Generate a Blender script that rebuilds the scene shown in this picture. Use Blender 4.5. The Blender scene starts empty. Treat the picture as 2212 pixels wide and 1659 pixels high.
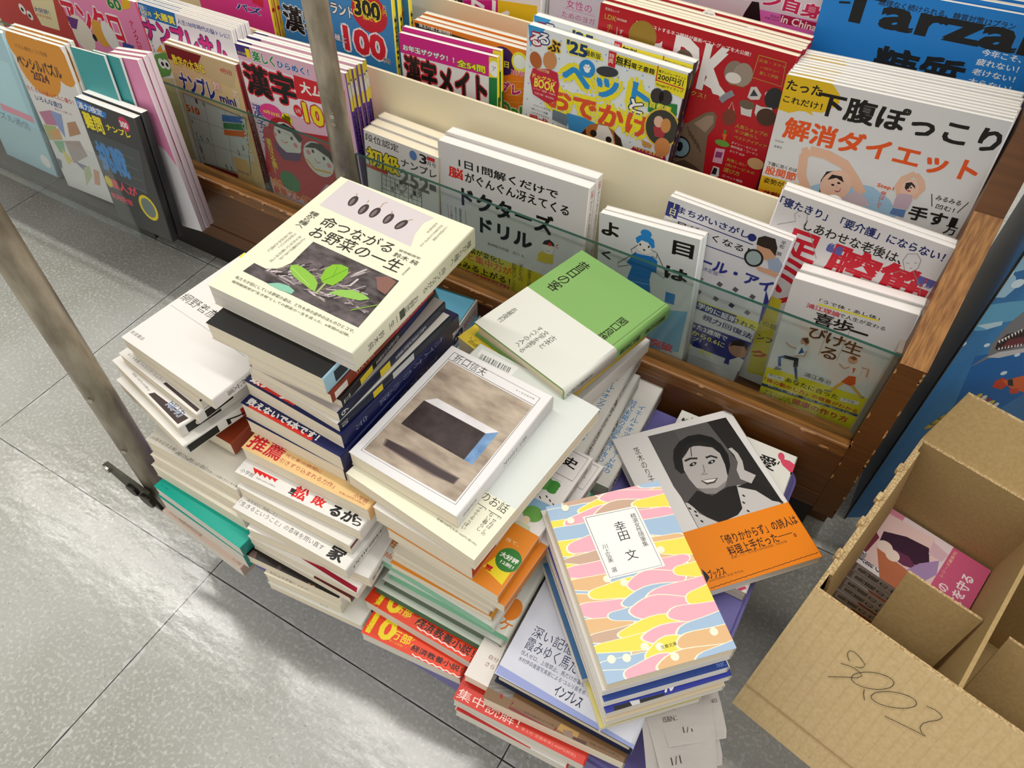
import bpy, bmesh, math, random
from mathutils import Vector, Matrix
sc = bpy.context.scene
COL = sc.collection
PI = math.pi
# ------------------------------------------------------------------ camera, light, exposure
cd = bpy.data.cameras.new('camera'); cam = bpy.data.objects.new('camera', cd); COL.objects.link(cam)
cd.sensor_fit = 'HORIZONTAL'; cd.sensor_width = 36; cd.lens = 26.8385; cd.clip_start = .02
_r = ((0.862498,0.505991,0.008399),(-0.392695,0.658723,0.641775),(0.319200,-0.556828,0.766847))
cam.matrix_world = Matrix(((_r[0][0], _r[1][0], _r[2][0], 0), (_r[0][1], _r[1][1], _r[2][1], 0), (_r[0][2], _r[1][2], _r[2][2], .942), (0, 0, 0, 1)))
sc.camera = cam
wd = bpy.data.worlds.new('world'); sc.world = wd; wd.use_nodes = True
wd.node_tree.nodes['Background'].inputs[0].default_value = (1, .97, .92, 1)
wd.node_tree.nodes['Background'].inputs[1].default_value = .55
sc.view_settings.view_transform = 'Standard'; sc.view_settings.look = 'None'
sc.view_settings.exposure = .12; sc.view_settings.gamma = 1; sc.view_settings.use_curve_mapping = False
def area(name, loc, sx, sy, power, col=(1, .96, .9), rot=(0, 0, 0)):
    l = bpy.data.lights.new(name, 'AREA'); l.shape = 'RECTANGLE'; l.size = sx; l.size_y = sy; l.energy = power; l.color = col
    o = bpy.data.objects.new(name, l); COL.objects.link(o); o.location = loc; o.rotation_euler = rot
area('ceiling_tube_over_rack', (-1.2, .62, 2.6), 4.6, .14, 42)
area('ceiling_tube_aisle', (-.6, -1.15, 2.6), 5.0, .14, 26)
area('ceiling_tube_far', (-.6, 2.5, 2.6), 5.0, .14, 24)

# ------------------------------------------------------------------ materials
def lin(h):
    h = h.lstrip('#'); v = [int(h[i:i+2], 16)/255 for i in (0, 2, 4)]
    return [x/12.92 if x <= .04045 else ((x+.055)/1.055)**2.4 for x in v]
MC = {}
NOISE = {'Nbeige': ('#8f7f70', '#c6b6a4', (1, 2.6, 1), 34), 'Ndark': ('#2e2425', '#4c4040', (1, 1, 1), 60), 'Nblue': ('#4f78a8', '#86aad2', (1, 1, 1), 60), 'Nsoil': ('#241f21', '#6e6467', (1, 2, 1), 60), 'Nfog': ('#c4c8d6', '#d2d4de', (1, 1, 1), 30), 'Nwhite': ('#d4d0d2', '#efecee', (1, 1, 1), 40), 'Nfelt': ('#7fb062', '#8cbc6e', (1, 1, 1), 400)}
def nm(name):
    m = bpy.data.materials.new(name); m.use_nodes = True
    return m, m.node_tree.nodes, m.node_tree.links, m.node_tree.nodes['Principled BSDF']
def paper(c, rough=.42, spec=.35):
    if c in NOISE:
        if c not in MC: a, d, sc_, ns = NOISE[c]; MC[c] = noisemat('print_'+c, a, d, sc_, ns, .42, detail=8, lo=.3, hi=.7, spec=.35)
        return MC[c]
    k = (c, rough)
    if k not in MC:
        m, N, L, b = nm('print_' + c.strip('#')); b.inputs['Base Color'].default_value = (*[min(.86, x*.92) for x in lin(c)], 1)
        b.inputs['Roughness'].default_value = rough; b.inputs['Specular IOR Level'].default_value = spec; MC[k] = m
    return MC[k]
def pagemat(kind):
    k = 'pages_' + kind
    if k not in MC:
        a, d = {'cream': ('#f2e8d2', '#e2d6bc'), 'white': ('#f5f3ef', '#e2deda'), 'grey': ('#e8e3d8', '#d0cabe')}[kind]
        m, N, L, b = nm(k); tc = N.new('ShaderNodeTexCoord'); mp = N.new('ShaderNodeMapping'); no = N.new('ShaderNodeTexNoise'); cr = N.new('ShaderNodeValToRGB')
        mp.inputs['Scale'].default_value = (3, 3, 900); no.inputs['Scale'].default_value = 1; no.inputs['Detail'].default_value = 3
        cr.color_ramp.elements[0].position = .3; cr.color_ramp.elements[0].color = (*lin(d), 1); cr.color_ramp.elements[1].position = .6; cr.color_ramp.elements[1].color = (*lin(a), 1)
        L.new(tc.outputs['Object'], mp.inputs[0]); L.new(mp.outputs[0], no.inputs[0]); L.new(no.outputs['Fac'], cr.inputs[0]); L.new(cr.outputs[0], b.inputs['Base Color'])
        bu = N.new('ShaderNodeBump'); bu.inputs['Strength'].default_value = .12; bu.inputs['Distance'].default_value = .0006; L.new(no.outputs['Fac'], bu.inputs['Height']); L.new(bu.outputs[0], b.inputs['Normal'])
        b.inputs['Roughness'].default_value = .85; b.inputs['Specular IOR Level'].default_value = .1; MC[k] = m
    return MC[k]
def noisemat(name, c1, c2, scale=(1, 1, 1), ns=8, rough=.5, metal=0, detail=5, lo=.35, hi=.65, bump=0, spec=.5):
    m, N, L, b = nm(name); tc = N.new('ShaderNodeTexCoord'); mp = N.new('ShaderNodeMapping'); no = N.new('ShaderNodeTexNoise'); cr = N.new('ShaderNodeValToRGB')
    mp.inputs['Scale'].default_value = scale; no.inputs['Scale'].default_value = ns; no.inputs['Detail'].default_value = detail
    cr.color_ramp.elements[0].position = lo; cr.color_ramp.elements[0].color = (*lin(c1), 1); cr.color_ramp.elements[1].position = hi; cr.color_ramp.elements[1].color = (*lin(c2), 1)
    L.new(tc.outputs['Object'], mp.inputs[0]); L.new(mp.outputs[0], no.inputs[0]); L.new(no.outputs['Fac'], cr.inputs[0]); L.new(cr.outputs[0], b.inputs['Base Color'])
    b.inputs['Roughness'].default_value = rough; b.inputs['Metallic'].default_value = metal; b.inputs['Specular IOR Level'].default_value = spec
    if bump:
        bu = N.new('ShaderNodeBump'); bu.inputs['Strength'].default_value = bump; bu.inputs['Distance'].default_value = .002; L.new(no.outputs['Fac'], bu.inputs['Height']); L.new(bu.outputs[0], b.inputs['Normal'])
    return m
WOOD = noisemat('worn_brown_wood', '#58330f', '#6e431a', (2, 40, 40), 5, .42, lo=.25, hi=.75)
WOODE = noisemat('lit_wood_edge', '#7a4c1e', '#a8753a', (40, 6, 6), 8, .5)  # lighter copy of the wood, light on the upward-facing edge painted in
BLACK = noisemat('black_kick_board', '#14100d', '#241c16', rough=.6)
CREAM = noisemat('cream_shelf_steel', '#e6d9b4', '#eee4c6', ns=2, rough=.35)
GREYP = noisemat('grey_end_panel', '#8f8377', '#a1968a', ns=3, rough=.4)
STEEL = noisemat('worn_steel_tube', '#7d7362', '#bdb3a0', (9, 9, 3), 6, .4, .45, lo=.3, hi=.66)
DARKST = noisemat('dark_steel', '#2c2a24', '#4a473c', ns=30, rough=.45, metal=.8)
CHROME = noisemat('screw_steel', '#b0aca4', '#d0ccc4', ns=20, rough=.25, metal=1)
PURPLE = noisemat('purple_plastic', '#605a96', '#726cae', ns=9, rough=.45)
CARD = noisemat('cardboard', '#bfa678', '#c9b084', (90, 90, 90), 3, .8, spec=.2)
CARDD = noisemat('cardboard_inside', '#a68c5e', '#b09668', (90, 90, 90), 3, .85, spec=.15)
CARDE = noisemat('cardboard_edge', '#c8b084', '#a08254', ns=420, rough=.9, lo=.4, hi=.6)
RUBBER = noisemat('dark_rubber', '#1a1a1a', '#2a2a2a', ns=20, rough=.7)
def thin_glass(name, tint, refl=.06):
    m = bpy.data.materials.new(name); m.use_nodes = True; N = m.node_tree.nodes; L = m.node_tree.links; N.clear()
    o = N.new('ShaderNodeOutputMaterial'); mx = N.new('ShaderNodeMixShader'); t = N.new('ShaderNodeBsdfTransparent'); g = N.new('ShaderNodeBsdfGlossy'); f = N.new('ShaderNodeLayerWeight'); pw = N.new('ShaderNodeMath'); ma = N.new('ShaderNodeMath')
    t.inputs[0].default_value = (*tint, 1); g.inputs['Roughness'].default_value = .05; f.inputs[0].default_value = .5
    pw.operation = 'POWER'; pw.inputs[1].default_value = 5; ma.operation = 'MULTIPLY_ADD'; ma.inputs[1].default_value = .7; ma.inputs[2].default_value = .035
    L.new(f.outputs['Facing'], pw.inputs[0]); L.new(pw.outputs[0], ma.inputs[0]); L.new(ma.outputs[0], mx.inputs[0]); L.new(t.outputs[0], mx.inputs[1]); L.new(g.outputs[0], mx.inputs[2]); L.new(mx.outputs[0], o.inputs[0]); return m
GLASS = thin_glass('shelf_glass', (.86, .90, .88)); ACRYL = thin_glass('clear_acrylic', (.95, .97, .97))
GEDGE = noisemat('glass_edge_green', '#12382f', '#1e4c40', ns=4, rough=.2)
def floormat():
    m, N, L, b = nm('waxed_speckled_floor_tile'); tc = N.new('ShaderNodeTexCoord'); sep = N.new('ShaderNodeSeparateXYZ'); L.new(tc.outputs['Object'], sep.inputs[0])
    def math_(op, a, v=None, c=None):
        n = N.new('ShaderNodeMath'); n.operation = op
        for i, x in enumerate((a, v, c)):
            if x is None: continue
            if isinstance(x, (int, float)): n.inputs[i].default_value = x
            else: L.new(x, n.inputs[i])
        return n.outputs[0]
    wob = N.new('ShaderNodeTexNoise'); wob.inputs['Scale'].default_value = 40; L.new(tc.outputs['Object'], wob.inputs[0])
    ds = []
    for ax, off in ((0, .5697), (1, -.1965)):
        x = math_('ADD', sep.outputs[ax], off); x = math_('DIVIDE', x, .45); x = math_('ADD', x, 20.5); x = math_('FRACT', x); x = math_('SUBTRACT', x, .5); x = math_('ABSOLUTE', x); x = math_('MULTIPLY', x, .45); ds.append(x)
    d = math_('MINIMUM', ds[0], ds[1]); joint = math_('LESS_THAN', d, math_('MULTIPLY_ADD', wob.outputs[0], .0012, .0002))
    halo = math_('LESS_THAN', d, math_('MULTIPLY_ADD', wob.outputs[0], .03, -.0135))
    no = N.new('ShaderNodeTexNoise'); no.inputs['Scale'].default_value = 3.2; no.inputs['Detail'].default_value = 6; L.new(tc.outputs['Object'], no.inputs[0])
    cr = N.new('ShaderNodeValToRGB'); cr.color_ramp.elements[0].position = .36; cr.color_ramp.elements[0].color = (*lin('#98988f'), 1); cr.color_ramp.elements[1].position = .62; cr.color_ramp.elements[1].color = (*lin('#b1b1ac'), 1); L.new(no.outputs[0], cr.inputs[0])
    vo = N.new('ShaderNodeTexVoronoi'); vo.inputs['Scale'].default_value = 150; vo.inputs['Randomness'].default_value = 1; L.new(tc.outputs['Object'], vo.inputs['Vector'])
    sp = N.new('ShaderNodeTexNoise'); sp.inputs['Scale'].default_value = 210; sp.inputs['Detail'].default_value = 2; L.new(tc.outputs['Object'], sp.inputs[0])
    spk = N.new('ShaderNodeValToRGB'); spk.color_ramp.elements[0].position = .06; spk.color_ramp.elements[1].position = .16; L.new(vo.outputs['Distance'], spk.inputs[0])
    sel = N.new('ShaderNodeSeparateColor'); L.new(vo.outputs['Color'], sel.inputs[0]); few = math_('GREATER_THAN', sel.outputs[0], .55)
    inv = math_('SUBTRACT', 1.0, spk.outputs[0]); msk = math_('MULTIPLY', inv, few)
    def mix(a, bcol, fac):
        x = N.new('ShaderNodeMix'); x.data_type = 'RGBA'; L.new(a, x.inputs[6]); x.inputs[7].default_value = (*lin(bcol), 1)
        if isinstance(fac, float): x.inputs[0].default_value = fac
        else: L.new(fac, x.inputs[0])
        return x.outputs[2]
    gr = N.new('ShaderNodeValToRGB'); gr.color_ramp.elements[0].position = .5; gr.color_ramp.elements[1].position = .72; L.new(sp.outputs[0], gr.inputs[0])
    c = mix(cr.outputs[0], '#d2d2ce', math_('MULTIPLY', gr.outputs[0], .6)); c = mix(c, '#706f66', math_('MULTIPLY', msk, .75)); c = mix(c, '#c8c8c6', math_('MULTIPLY', halo, .6)); c = mix(c, '#3c3a36', joint)
    L.new(c, b.inputs['Base Color'])
    rg = N.new('ShaderNodeTexNoise'); rg.inputs['Scale'].default_value = 5; rg.inputs['Detail'].default_value = 4; L.new(tc.outputs['Object'], rg.inputs[0])
    L.new(math_('MULTIPLY_ADD', rg.outputs[0], .2, .08), b.inputs['Roughness']); b.inputs['Specular IOR Level'].default_value = .55
    bn = N.new('ShaderNodeTexNoise'); bn.inputs['Scale'].default_value = 28; bn.inputs['Detail'].default_value = 4; mp = N.new('ShaderNodeMapping'); mp.inputs['Scale'].default_value = (1, 1.6, 1); L.new(tc.outputs['Object'], mp.inputs[0]); L.new(mp.outputs[0], bn.inputs[0])
    bu = N.new('ShaderNodeBump'); bu.inputs['Strength'].default_value = .14; bu.inputs['Distance'].default_value = .004; L.new(bn.outputs[0], bu.inputs['Height']); L.new(bu.outputs[0], b.inputs['Normal'])
    return m

# ------------------------------------------------------------------ mesh helpers
def link(name, bm, mats, parent=None, smooth=False, loc=None):
    me = bpy.data.meshes.new(name); bm.to_mesh(me); bm.free()
    for m in mats if isinstance(mats, (list, tuple)) else [mats]: me.materials.append(m)
    if smooth:
        for p in me.polygons: p.use_smooth = True
    o = bpy.data.objects.new(name, me); COL.objects.link(o)
    if parent: o.parent = parent
    if loc: o.location = loc
    return o
def empty(name, loc=(0, 0, 0), rot=None, label=None, cat=None, group=None):
    o = bpy.data.objects.new(name, None); COL.objects.link(o); o.empty_display_size = .02
    if rot is not None: o.matrix_world = Matrix.Translation(loc) @ rot.to_4x4()
    else: o.location = loc
    return tag(o, label, cat, group)
def tag(o, label=None, cat=None, group=None, kind=None):
    for k, v in (('label', label), ('category', cat), ('group', group), ('kind', kind)):
        if v: o[k] = v
    return o
def box(bm, x0, y0, z0, x1, y1, z1, mi=0, bev=0):
    v = [bm.verts.new(p) for p in ((x0, y0, z0), (x1, y0, z0), (x1, y1, z0), (x0, y1, z0), (x0, y0, z1), (x1, y0, z1), (x1, y1, z1), (x0, y1, z1))]
    fs = [bm.faces.new([v[i] for i in f]) for f in ((3, 2, 1, 0), (4, 5, 6, 7), (0, 1, 5, 4), (1, 2, 6, 5), (2, 3, 7, 6), (3, 0, 4, 7))]
    for f in fs: f.material_index = mi
    if bev: bmesh.ops.bevel(bm, geom=list({e for f in fs for e in f.edges}), offset=bev, segments=2, affect='EDGES', profile=.6)
    return fs
def prism(bm, pts, dvec, mi=0):
    a = [bm.verts.new(p) for p in pts]; b = [bm.verts.new(Vector(p) + Vector(dvec)) for p in pts]; n = len(pts); fs = [bm.faces.new(a), bm.faces.new(b[::-1])]
    for i in range(n): fs.append(bm.faces.new((a[i], b[i], b[(i+1) % n], a[(i+1) % n])))
    for f in fs: f.material_index = mi
    bmesh.ops.recalc_face_normals(bm, faces=fs); return fs
def tube(bm, pts, r, seg=12, mi=0):
    rings = []; pts = [Vector(p) for p in pts]; n0 = None
    for i, p in enumerate(pts):
        d = (pts[min(i+1, len(pts)-1)] - pts[max(i-1, 0)]).normalized()
        if n0 is None: n0 = d.orthogonal().normalized()
        n0 = (n0 - d*n0.dot(d)).normalized(); m = d.cross(n0)
        rings.append([bm.verts.new(p + r*(math.cos(2*PI*k/seg)*n0 + math.sin(2*PI*k/seg)*m)) for k in range(seg)])
    for a, b in zip(rings, rings[1:]):
        for k in range(seg): bm.faces.new((a[k], a[(k+1) % seg], b[(k+1) % seg], b[k])).material_index = mi
    bm.faces.new(rings[0][::-1]).material_index = mi; bm.faces.new(rings[-1]).material_index = mi
def cyl(bm, p, q, r, seg=16, mi=0): tube(bm, [p, q], r, seg, mi)

# ------------------------------------------------------------------ printing: letters and shapes on covers
FC = bpy.data.curves.new('lettering', 'FONT'); FO = bpy.data.objects.new('lettering', FC); COL.objects.link(FO)
FC.resolution_u = 2; FC.fill_mode = 'FRONT'; GC = {}
def glyphs(s, off, vert):
    k = (s, round(off, 4), vert)
    if k not in GC:
        t = s
        if vert: t = '\n'.join(c.replace('ー', '｜').replace('─', '｜') for c in s.replace(' ', '　'))
        FC.body = t; FC.offset = off; FC.align_x = 'CENTER' if vert else 'LEFT'; FC.space_line = .92 if vert else 1
        bpy.context.view_layer.update()
        me = bpy.data.meshes.new_from_object(FO.evaluated_get(bpy.context.evaluated_depsgraph_get()))
        vs = [(v.co.x, v.co.y) for v in me.vertices]; fs = [tuple(p.vertices) for p in me.polygons]
        GC[k] = (vs, fs); bpy.data.meshes.remove(me)
    return GC[k]
def clip(poly):
    for ax, s, lim in ((0, 1, 0), (0, -1, -1), (1, 1, 0), (1, -1, -1)):
        out = []
        for i in range(len(poly)):
            a, b = poly[i-1], poly[i]; da, db = s*a[ax]-lim, s*b[ax]-lim
            if (da >= 0) != (db >= 0):
                t = da/(da-db); out.append((a[0]+(b[0]-a[0])*t, a[1]+(b[1]-a[1])*t))
            if db >= 0: out.append(b)
        poly = out
        if not poly: return []
    return poly
class Print:
    """adds flat printed shapes to a bmesh on a face given by origin (top left), right, down, normal, size"""
    def __init__(s, bm, mats, o, r, d, n, w, h, eps=.000003):
        s.bm, s.m, s.o, s.r, s.d, s.n, s.w, s.h, s.e = bm, mats, Vector(o), Vector(r), Vector(d), Vector(n), w, h, eps; s.k = 0; s.eps = eps; s.flip = None
    def mi(s, c):
        m = paper(c)
        if m not in s.m: s.m.append(m)
        return s.m.index(m)
    def pt(s, u, v): return s.o + s.r*(u*s.w) + s.d*(v*s.h) + s.n*(s.eps*(s.k+1)+.00002)
    def face(s, pl, mi):
        pl = clip(pl)
        if len(pl) < 3: return
        try: f = s.bm.faces.new([s.bm.verts.new(s.pt(*p)) for p in pl])
        except ValueError: return
        f.material_index = mi; f.normal_update()
        if f.normal.dot(s.n) < 0: f.normal_flip()
    def add(s, it):
        k = it[0]; w, h = s.w, s.h
        if k == 'E' and getattr(s, 'last', None) == (it[5], it[3]): s.k -= 1
        s.last = (it[5], it[3]) if k == 'E' else None
        if k == 'R':
            s.face([(it[1], it[2]), (it[1], it[4]), (it[3], it[4]), (it[3], it[2])], s.mi(it[5]))
        elif k == 'P': s.poly(it[1], s.mi(it[2]))
        elif k == 'E':
            _, u, v, rx, ry, c, rot = it; a = math.radians(rot); mi = s.mi(c)
            s.face([(u+(rx*math.cos(q)*math.cos(a)-ry*math.sin(q)*math.sin(a))/w, v-(rx*math.cos(q)*math.sin(a)+ry*math.sin(q)*math.cos(a))/h) for q in [2*PI*i/20 for i in range(20)]], mi)
        elif k == 'B':
            _, u, v, rx, ry, c, rot = it; a = math.radians(rot)
            for q, cc in ((1.06, '#fbf6dc' if c != '#f8f4dc' else c), (1, c)):
                mi = s.mi(cc); P = []
                for i in range(24):
                    t = 2*PI*i/24; x = rx*q*w*math.cos(t); y = (ry*h*q + (q-1)*.004)*math.sin(t)*(1+.18*math.cos(3*t+u*9))
                    P.append((u+(x*math.cos(a)-y*math.sin(a))/w, v+(x*math.sin(a)+y*math.cos(a))/h))
                s.face(P, mi); s.k += 1
        elif k == 'L':
            _, pts, wd, c = it; mi = s.mi(c)
            Q = [(p[0]*w, p[1]*h) for p in pts]; n = len(Q); l = []; r = []
            for i in range(n):
                a = Q[max(i-1, 0)]; b = Q[min(i+1, n-1)]; dx, dy = b[0]-a[0], b[1]-a[1]; q = math.hypot(dx, dy) or 1; ox, oy = -dy/q*wd/2, dx/q*wd/2
                l.append(((Q[i][0]+ox)/w, (Q[i][1]+oy)/h)); r.append(((Q[i][0]-ox)/w, (Q[i][1]-oy)/h))
            for i in range(n-1): s.face([l[i], l[i+1], r[i+1], r[i]], mi)
        elif k == 'T':
            _, t, u0, v0, u1, v1, c, op = it; vert = bool(op.get('v')); b = op.get('b', 0)
            off = b if b < 0 else 0
            vs, fs = glyphs(t, off, vert)
            if not vs: return
            b = max(b, 0)
            xs = [p[0] for p in vs]; ys = [p[1] for p in vs]; x0, x1, y0, y1 = min(xs)-b, max(xs)+b, min(ys)-b, max(ys)+b
            if u1 < u0: u0, u1 = u1, u0
            if v1 < v0: v0, v1 = v1, v0
            if op.get('h'): m = (v0+v1)/2; v0, v1 = m-op['h']/h/2, m+op['h']/h/2
            if op.get('cw'): m = (u0+u1)/2; u0, u1 = m-op['cw']/w/2, m+op['cw']/w/2
            sx = (u1-u0)/max(x1-x0, .05); sy = (v1-v0)/max(y1-y0, .05)
            D4 = [(-.75, -.75), (.75, -.75), (.75, .75), (-.75, .75)]; D8 = [(math.cos(i*PI/4), math.sin(i*PI/4)) for i in range(8)]
            lay = [(b, c, D4 if b > .004 else [(0, 0)])]
            if 'o' in op: lay.insert(0, (b+op['o'][1], op['o'][0], D8))
            for rad, cc, ds in lay:
                mi = s.mi(cc)
                for dx, dy in ds:
                    bv = [s.bm.verts.new(s.pt(u0+(x+dx*rad-x0)*sx, v1-(y+dy*rad-y0)*sy)) for x, y in vs]
                    s.k += 1
                    for f in fs:
                        try: g = s.bm.faces.new([bv[i] for i in f])
                        except ValueError: continue
                        g.material_index = mi
                        if s.flip is None:
                            g.normal_update(); s.flip = g.normal.dot(s.n) < 0
                        if s.flip: g.normal_flip()
                s.k += 1
        s.k += 1
    def poly(s, pts, mi):
        pts = clip(list(pts))
        if len(pts) < 3: return
        from mathutils.geometry import tessellate_polygon
        bv = [s.bm.verts.new(s.pt(*p)) for p in pts]
        for tri in tessellate_polygon([[Vector((p[0]*s.w, p[1]*s.h, 0)) for p in pts]]):
            try: g = s.bm.faces.new([bv[i] for i in tri])
            except ValueError: continue
            g.material_index = mi; g.normal_update()
            if g.normal.dot(s.n) < 0: g.normal_flip()

# ------------------------------------------------------------------ books: cover (and paper band) folded round a block of pages
def jacket(bm, w, h0, h1, t, c, r, side, grow=0, back=True):
    """a folded sheet: front board, rounded spine, back board, extruded from h0 to h1"""
    X = w/2+grow; T = t+grow; B = -grow if back else t*.12
    def path(i):
        x1, zt, zb, rr = X-i, T-i, B+i, max(r-i, .0002); P = [(-w/2, zt)]
        P += [(x1-rr+rr*math.sin(a), zt-rr+rr*math.cos(a)) for a in [PI/2*k/4 for k in range(5)]]
        if back: P += [(x1-rr+rr*math.cos(a), zb+rr-rr*math.sin(a)) for a in [PI/2*k/4 for k in range(5)]] + [(-w/2, zb)]
        else: P += [(x1, zb)]
        return P
    s = 1 if side == 'R' else -1
    o, n = path(0), path(c); V = []
    for pth in (o, n): V.append([[bm.verts.new((s*x, y, z)) for x, z in pth] for y in (h0, h1)])
    m = len(o); fs = []
    for i in range(m-1):
        sp = 1 if 0 < i < m-2 or (not back and i >= 1) else 0
        f = bm.faces.new((V[0][0][i], V[0][0][i+1], V[0][1][i+1], V[0][1][i])); f.material_index = sp; fs.append(f); f.smooth = 0 < i
        f = bm.faces.new((V[1][0][i], V[1][1][i], V[1][1][i+1], V[1][0][i+1])); f.material_index = 2; fs.append(f)
        for y in (0, 1):
            f = bm.faces.new((V[0][y][i], V[1][y][i], V[1][y][i+1], V[0][y][i+1])); f.material_index = 2; fs.append(f)
    for i in (0, m-1):
        f = bm.faces.new((V[0][0][i], V[0][1][i], V[1][1][i], V[1][0][i])); f.material_index = 2; fs.append(f)
    bmesh.ops.recalc_face_normals(bm, faces=fs)
def spine_print(bm, mats, it, w, h, t, side, grow=.0):
    if not it: return
    X = w/2+grow
    p = Print(bm, mats, (X, h, t), (0, 0, -1), (0, -1, 0), (1, 0, 0), t, h) if side == 'R' else Print(bm, mats, (-X, h, 0), (0, 0, 1), (0, -1, 0), (-1, 0, 0), t, h)
    p.o += p.r*(t*.1); p.w = t*.8
    for q in it: p.add(q)
def book(d, root, w, h, t):
    hard = d.get('hd'); side = d['sd']; c = .0022 if hard else .0004; r = min(t*.42, .004 if hard else .0016)
    mats = [paper(d['c'], .38), paper(d['s'], .38), paper(d.get('e') or ('#ded8cc' if not hard else d['c']), .7)]
    bm = bmesh.new(); jacket(bm, w, 0, h, t, c, r, side)
    p = Print(bm, mats, (-w/2, h, t), (1, 0, 0), (0, -1, 0), (0, 0, 1), w, h)
    if hard: p.add(('L', [(1-.007/w, 0), (1-.007/w, 1)] if side == 'R' else [(.007/w, 0), (.007/w, 1)], .0012, '#6a8a52' if d['c'] == '#86b568' else d['s']))
    for q in d.get('d', []): p.add(q)
    spine_print(bm, mats, d.get('s2') if not d.get('ob') or hard else d.get('s2'), w, h, t, side, .00045 if d.get('ob') else .00002)
    link('cover', bm, mats, root)
    bm = bmesh.new(); e = .003 if hard else .0007; x0, x1 = -w/2+e, w/2-c-.0006
    if side == 'L': x0, x1 = -x1, -x0
    box(bm, x0, e, c+.00005, x1, h-e, t-c-.00005)
    link('pages', bm, pagemat(d.get('pg', 'cream')), root)
    if d.get('ob'):
        f, col = d['ob']; bm = bmesh.new(); m2 = [paper(col, .45), paper(col, .45), paper(col, .6)]
        jacket(bm, w, -.0001, f*h, t, .00015, r, side, .00032 + .0000, False)
        q = Print(bm, m2, (-w/2, h, t+.00033), (1, 0, 0), (0, -1, 0), (0, 0, 1), w, h)
        for it in d.get('od', []): q.add(it)
        link('paper_band', bm, m2, root)
SCRIB=[[(0.153,0.257),(0.144,0.239),(0.14,0.221),(0.141,0.202),(0.15,0.191),(0.167,0.199),(0.184,0.217),(0.184,0.237),(0.179,0.254),(0.17,0.265)],[(0.142,0.305),(0.155,0.289),(0.169,0.277),(0.185,0.277),(0.193,0.286),(0.188,0.316),(0.166,0.363),(0.138,0.428)],[(0.221,0.204),(0.231,0.195),(0.239,0.191),(0.246,0.192),(0.251,0.199),(0.253,0.21),(0.253,0.225),(0.251,0.243),(0.246,0.263),(0.24,0.284),(0.232,0.304),(0.222,0.322),(0.213,0.337),(0.203,0.347),(0.194,0.353),(0.187,0.353),(0.181,0.348),(0.178,0.337),(0.177,0.323),(0.179,0.304),(0.184,0.284),(0.19,0.263),(0.198,0.243),(0.207,0.224),(0.217,0.209),(0.227,0.198),(0.235,0.192)],[(0.28,0.224),(0.289,0.214),(0.298,0.21),(0.305,0.21),(0.309,0.216),(0.312,0.226),(0.312,0.24),(0.309,0.258),(0.304,0.278),(0.297,0.298),(0.288,0.318),(0.278,0.337),(0.268,0.352),(0.258,0.364),(0.249,0.37),(0.242,0.371),(0.236,0.367),(0.233,0.357),(0.233,0.343),(0.235,0.325),(0.24,0.305),(0.247,0.285),(0.255,0.264),(0.265,0.245),(0.275,0.23),(0.285,0.218),(0.294,0.211)],[(0.329,0.198),(0.345,0.185),(0.359,0.187),(0.366,0.198),(0.362,0.229),(0.352,0.264),(0.345,0.3),(0.346,0.331),(0.354,0.349),(0.365,0.354),(0.343,0.367),(0.307,0.39),(0.28,0.408)],[(0.214,0.35),(0.218,0.376),(0.228,0.405)]]
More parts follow.
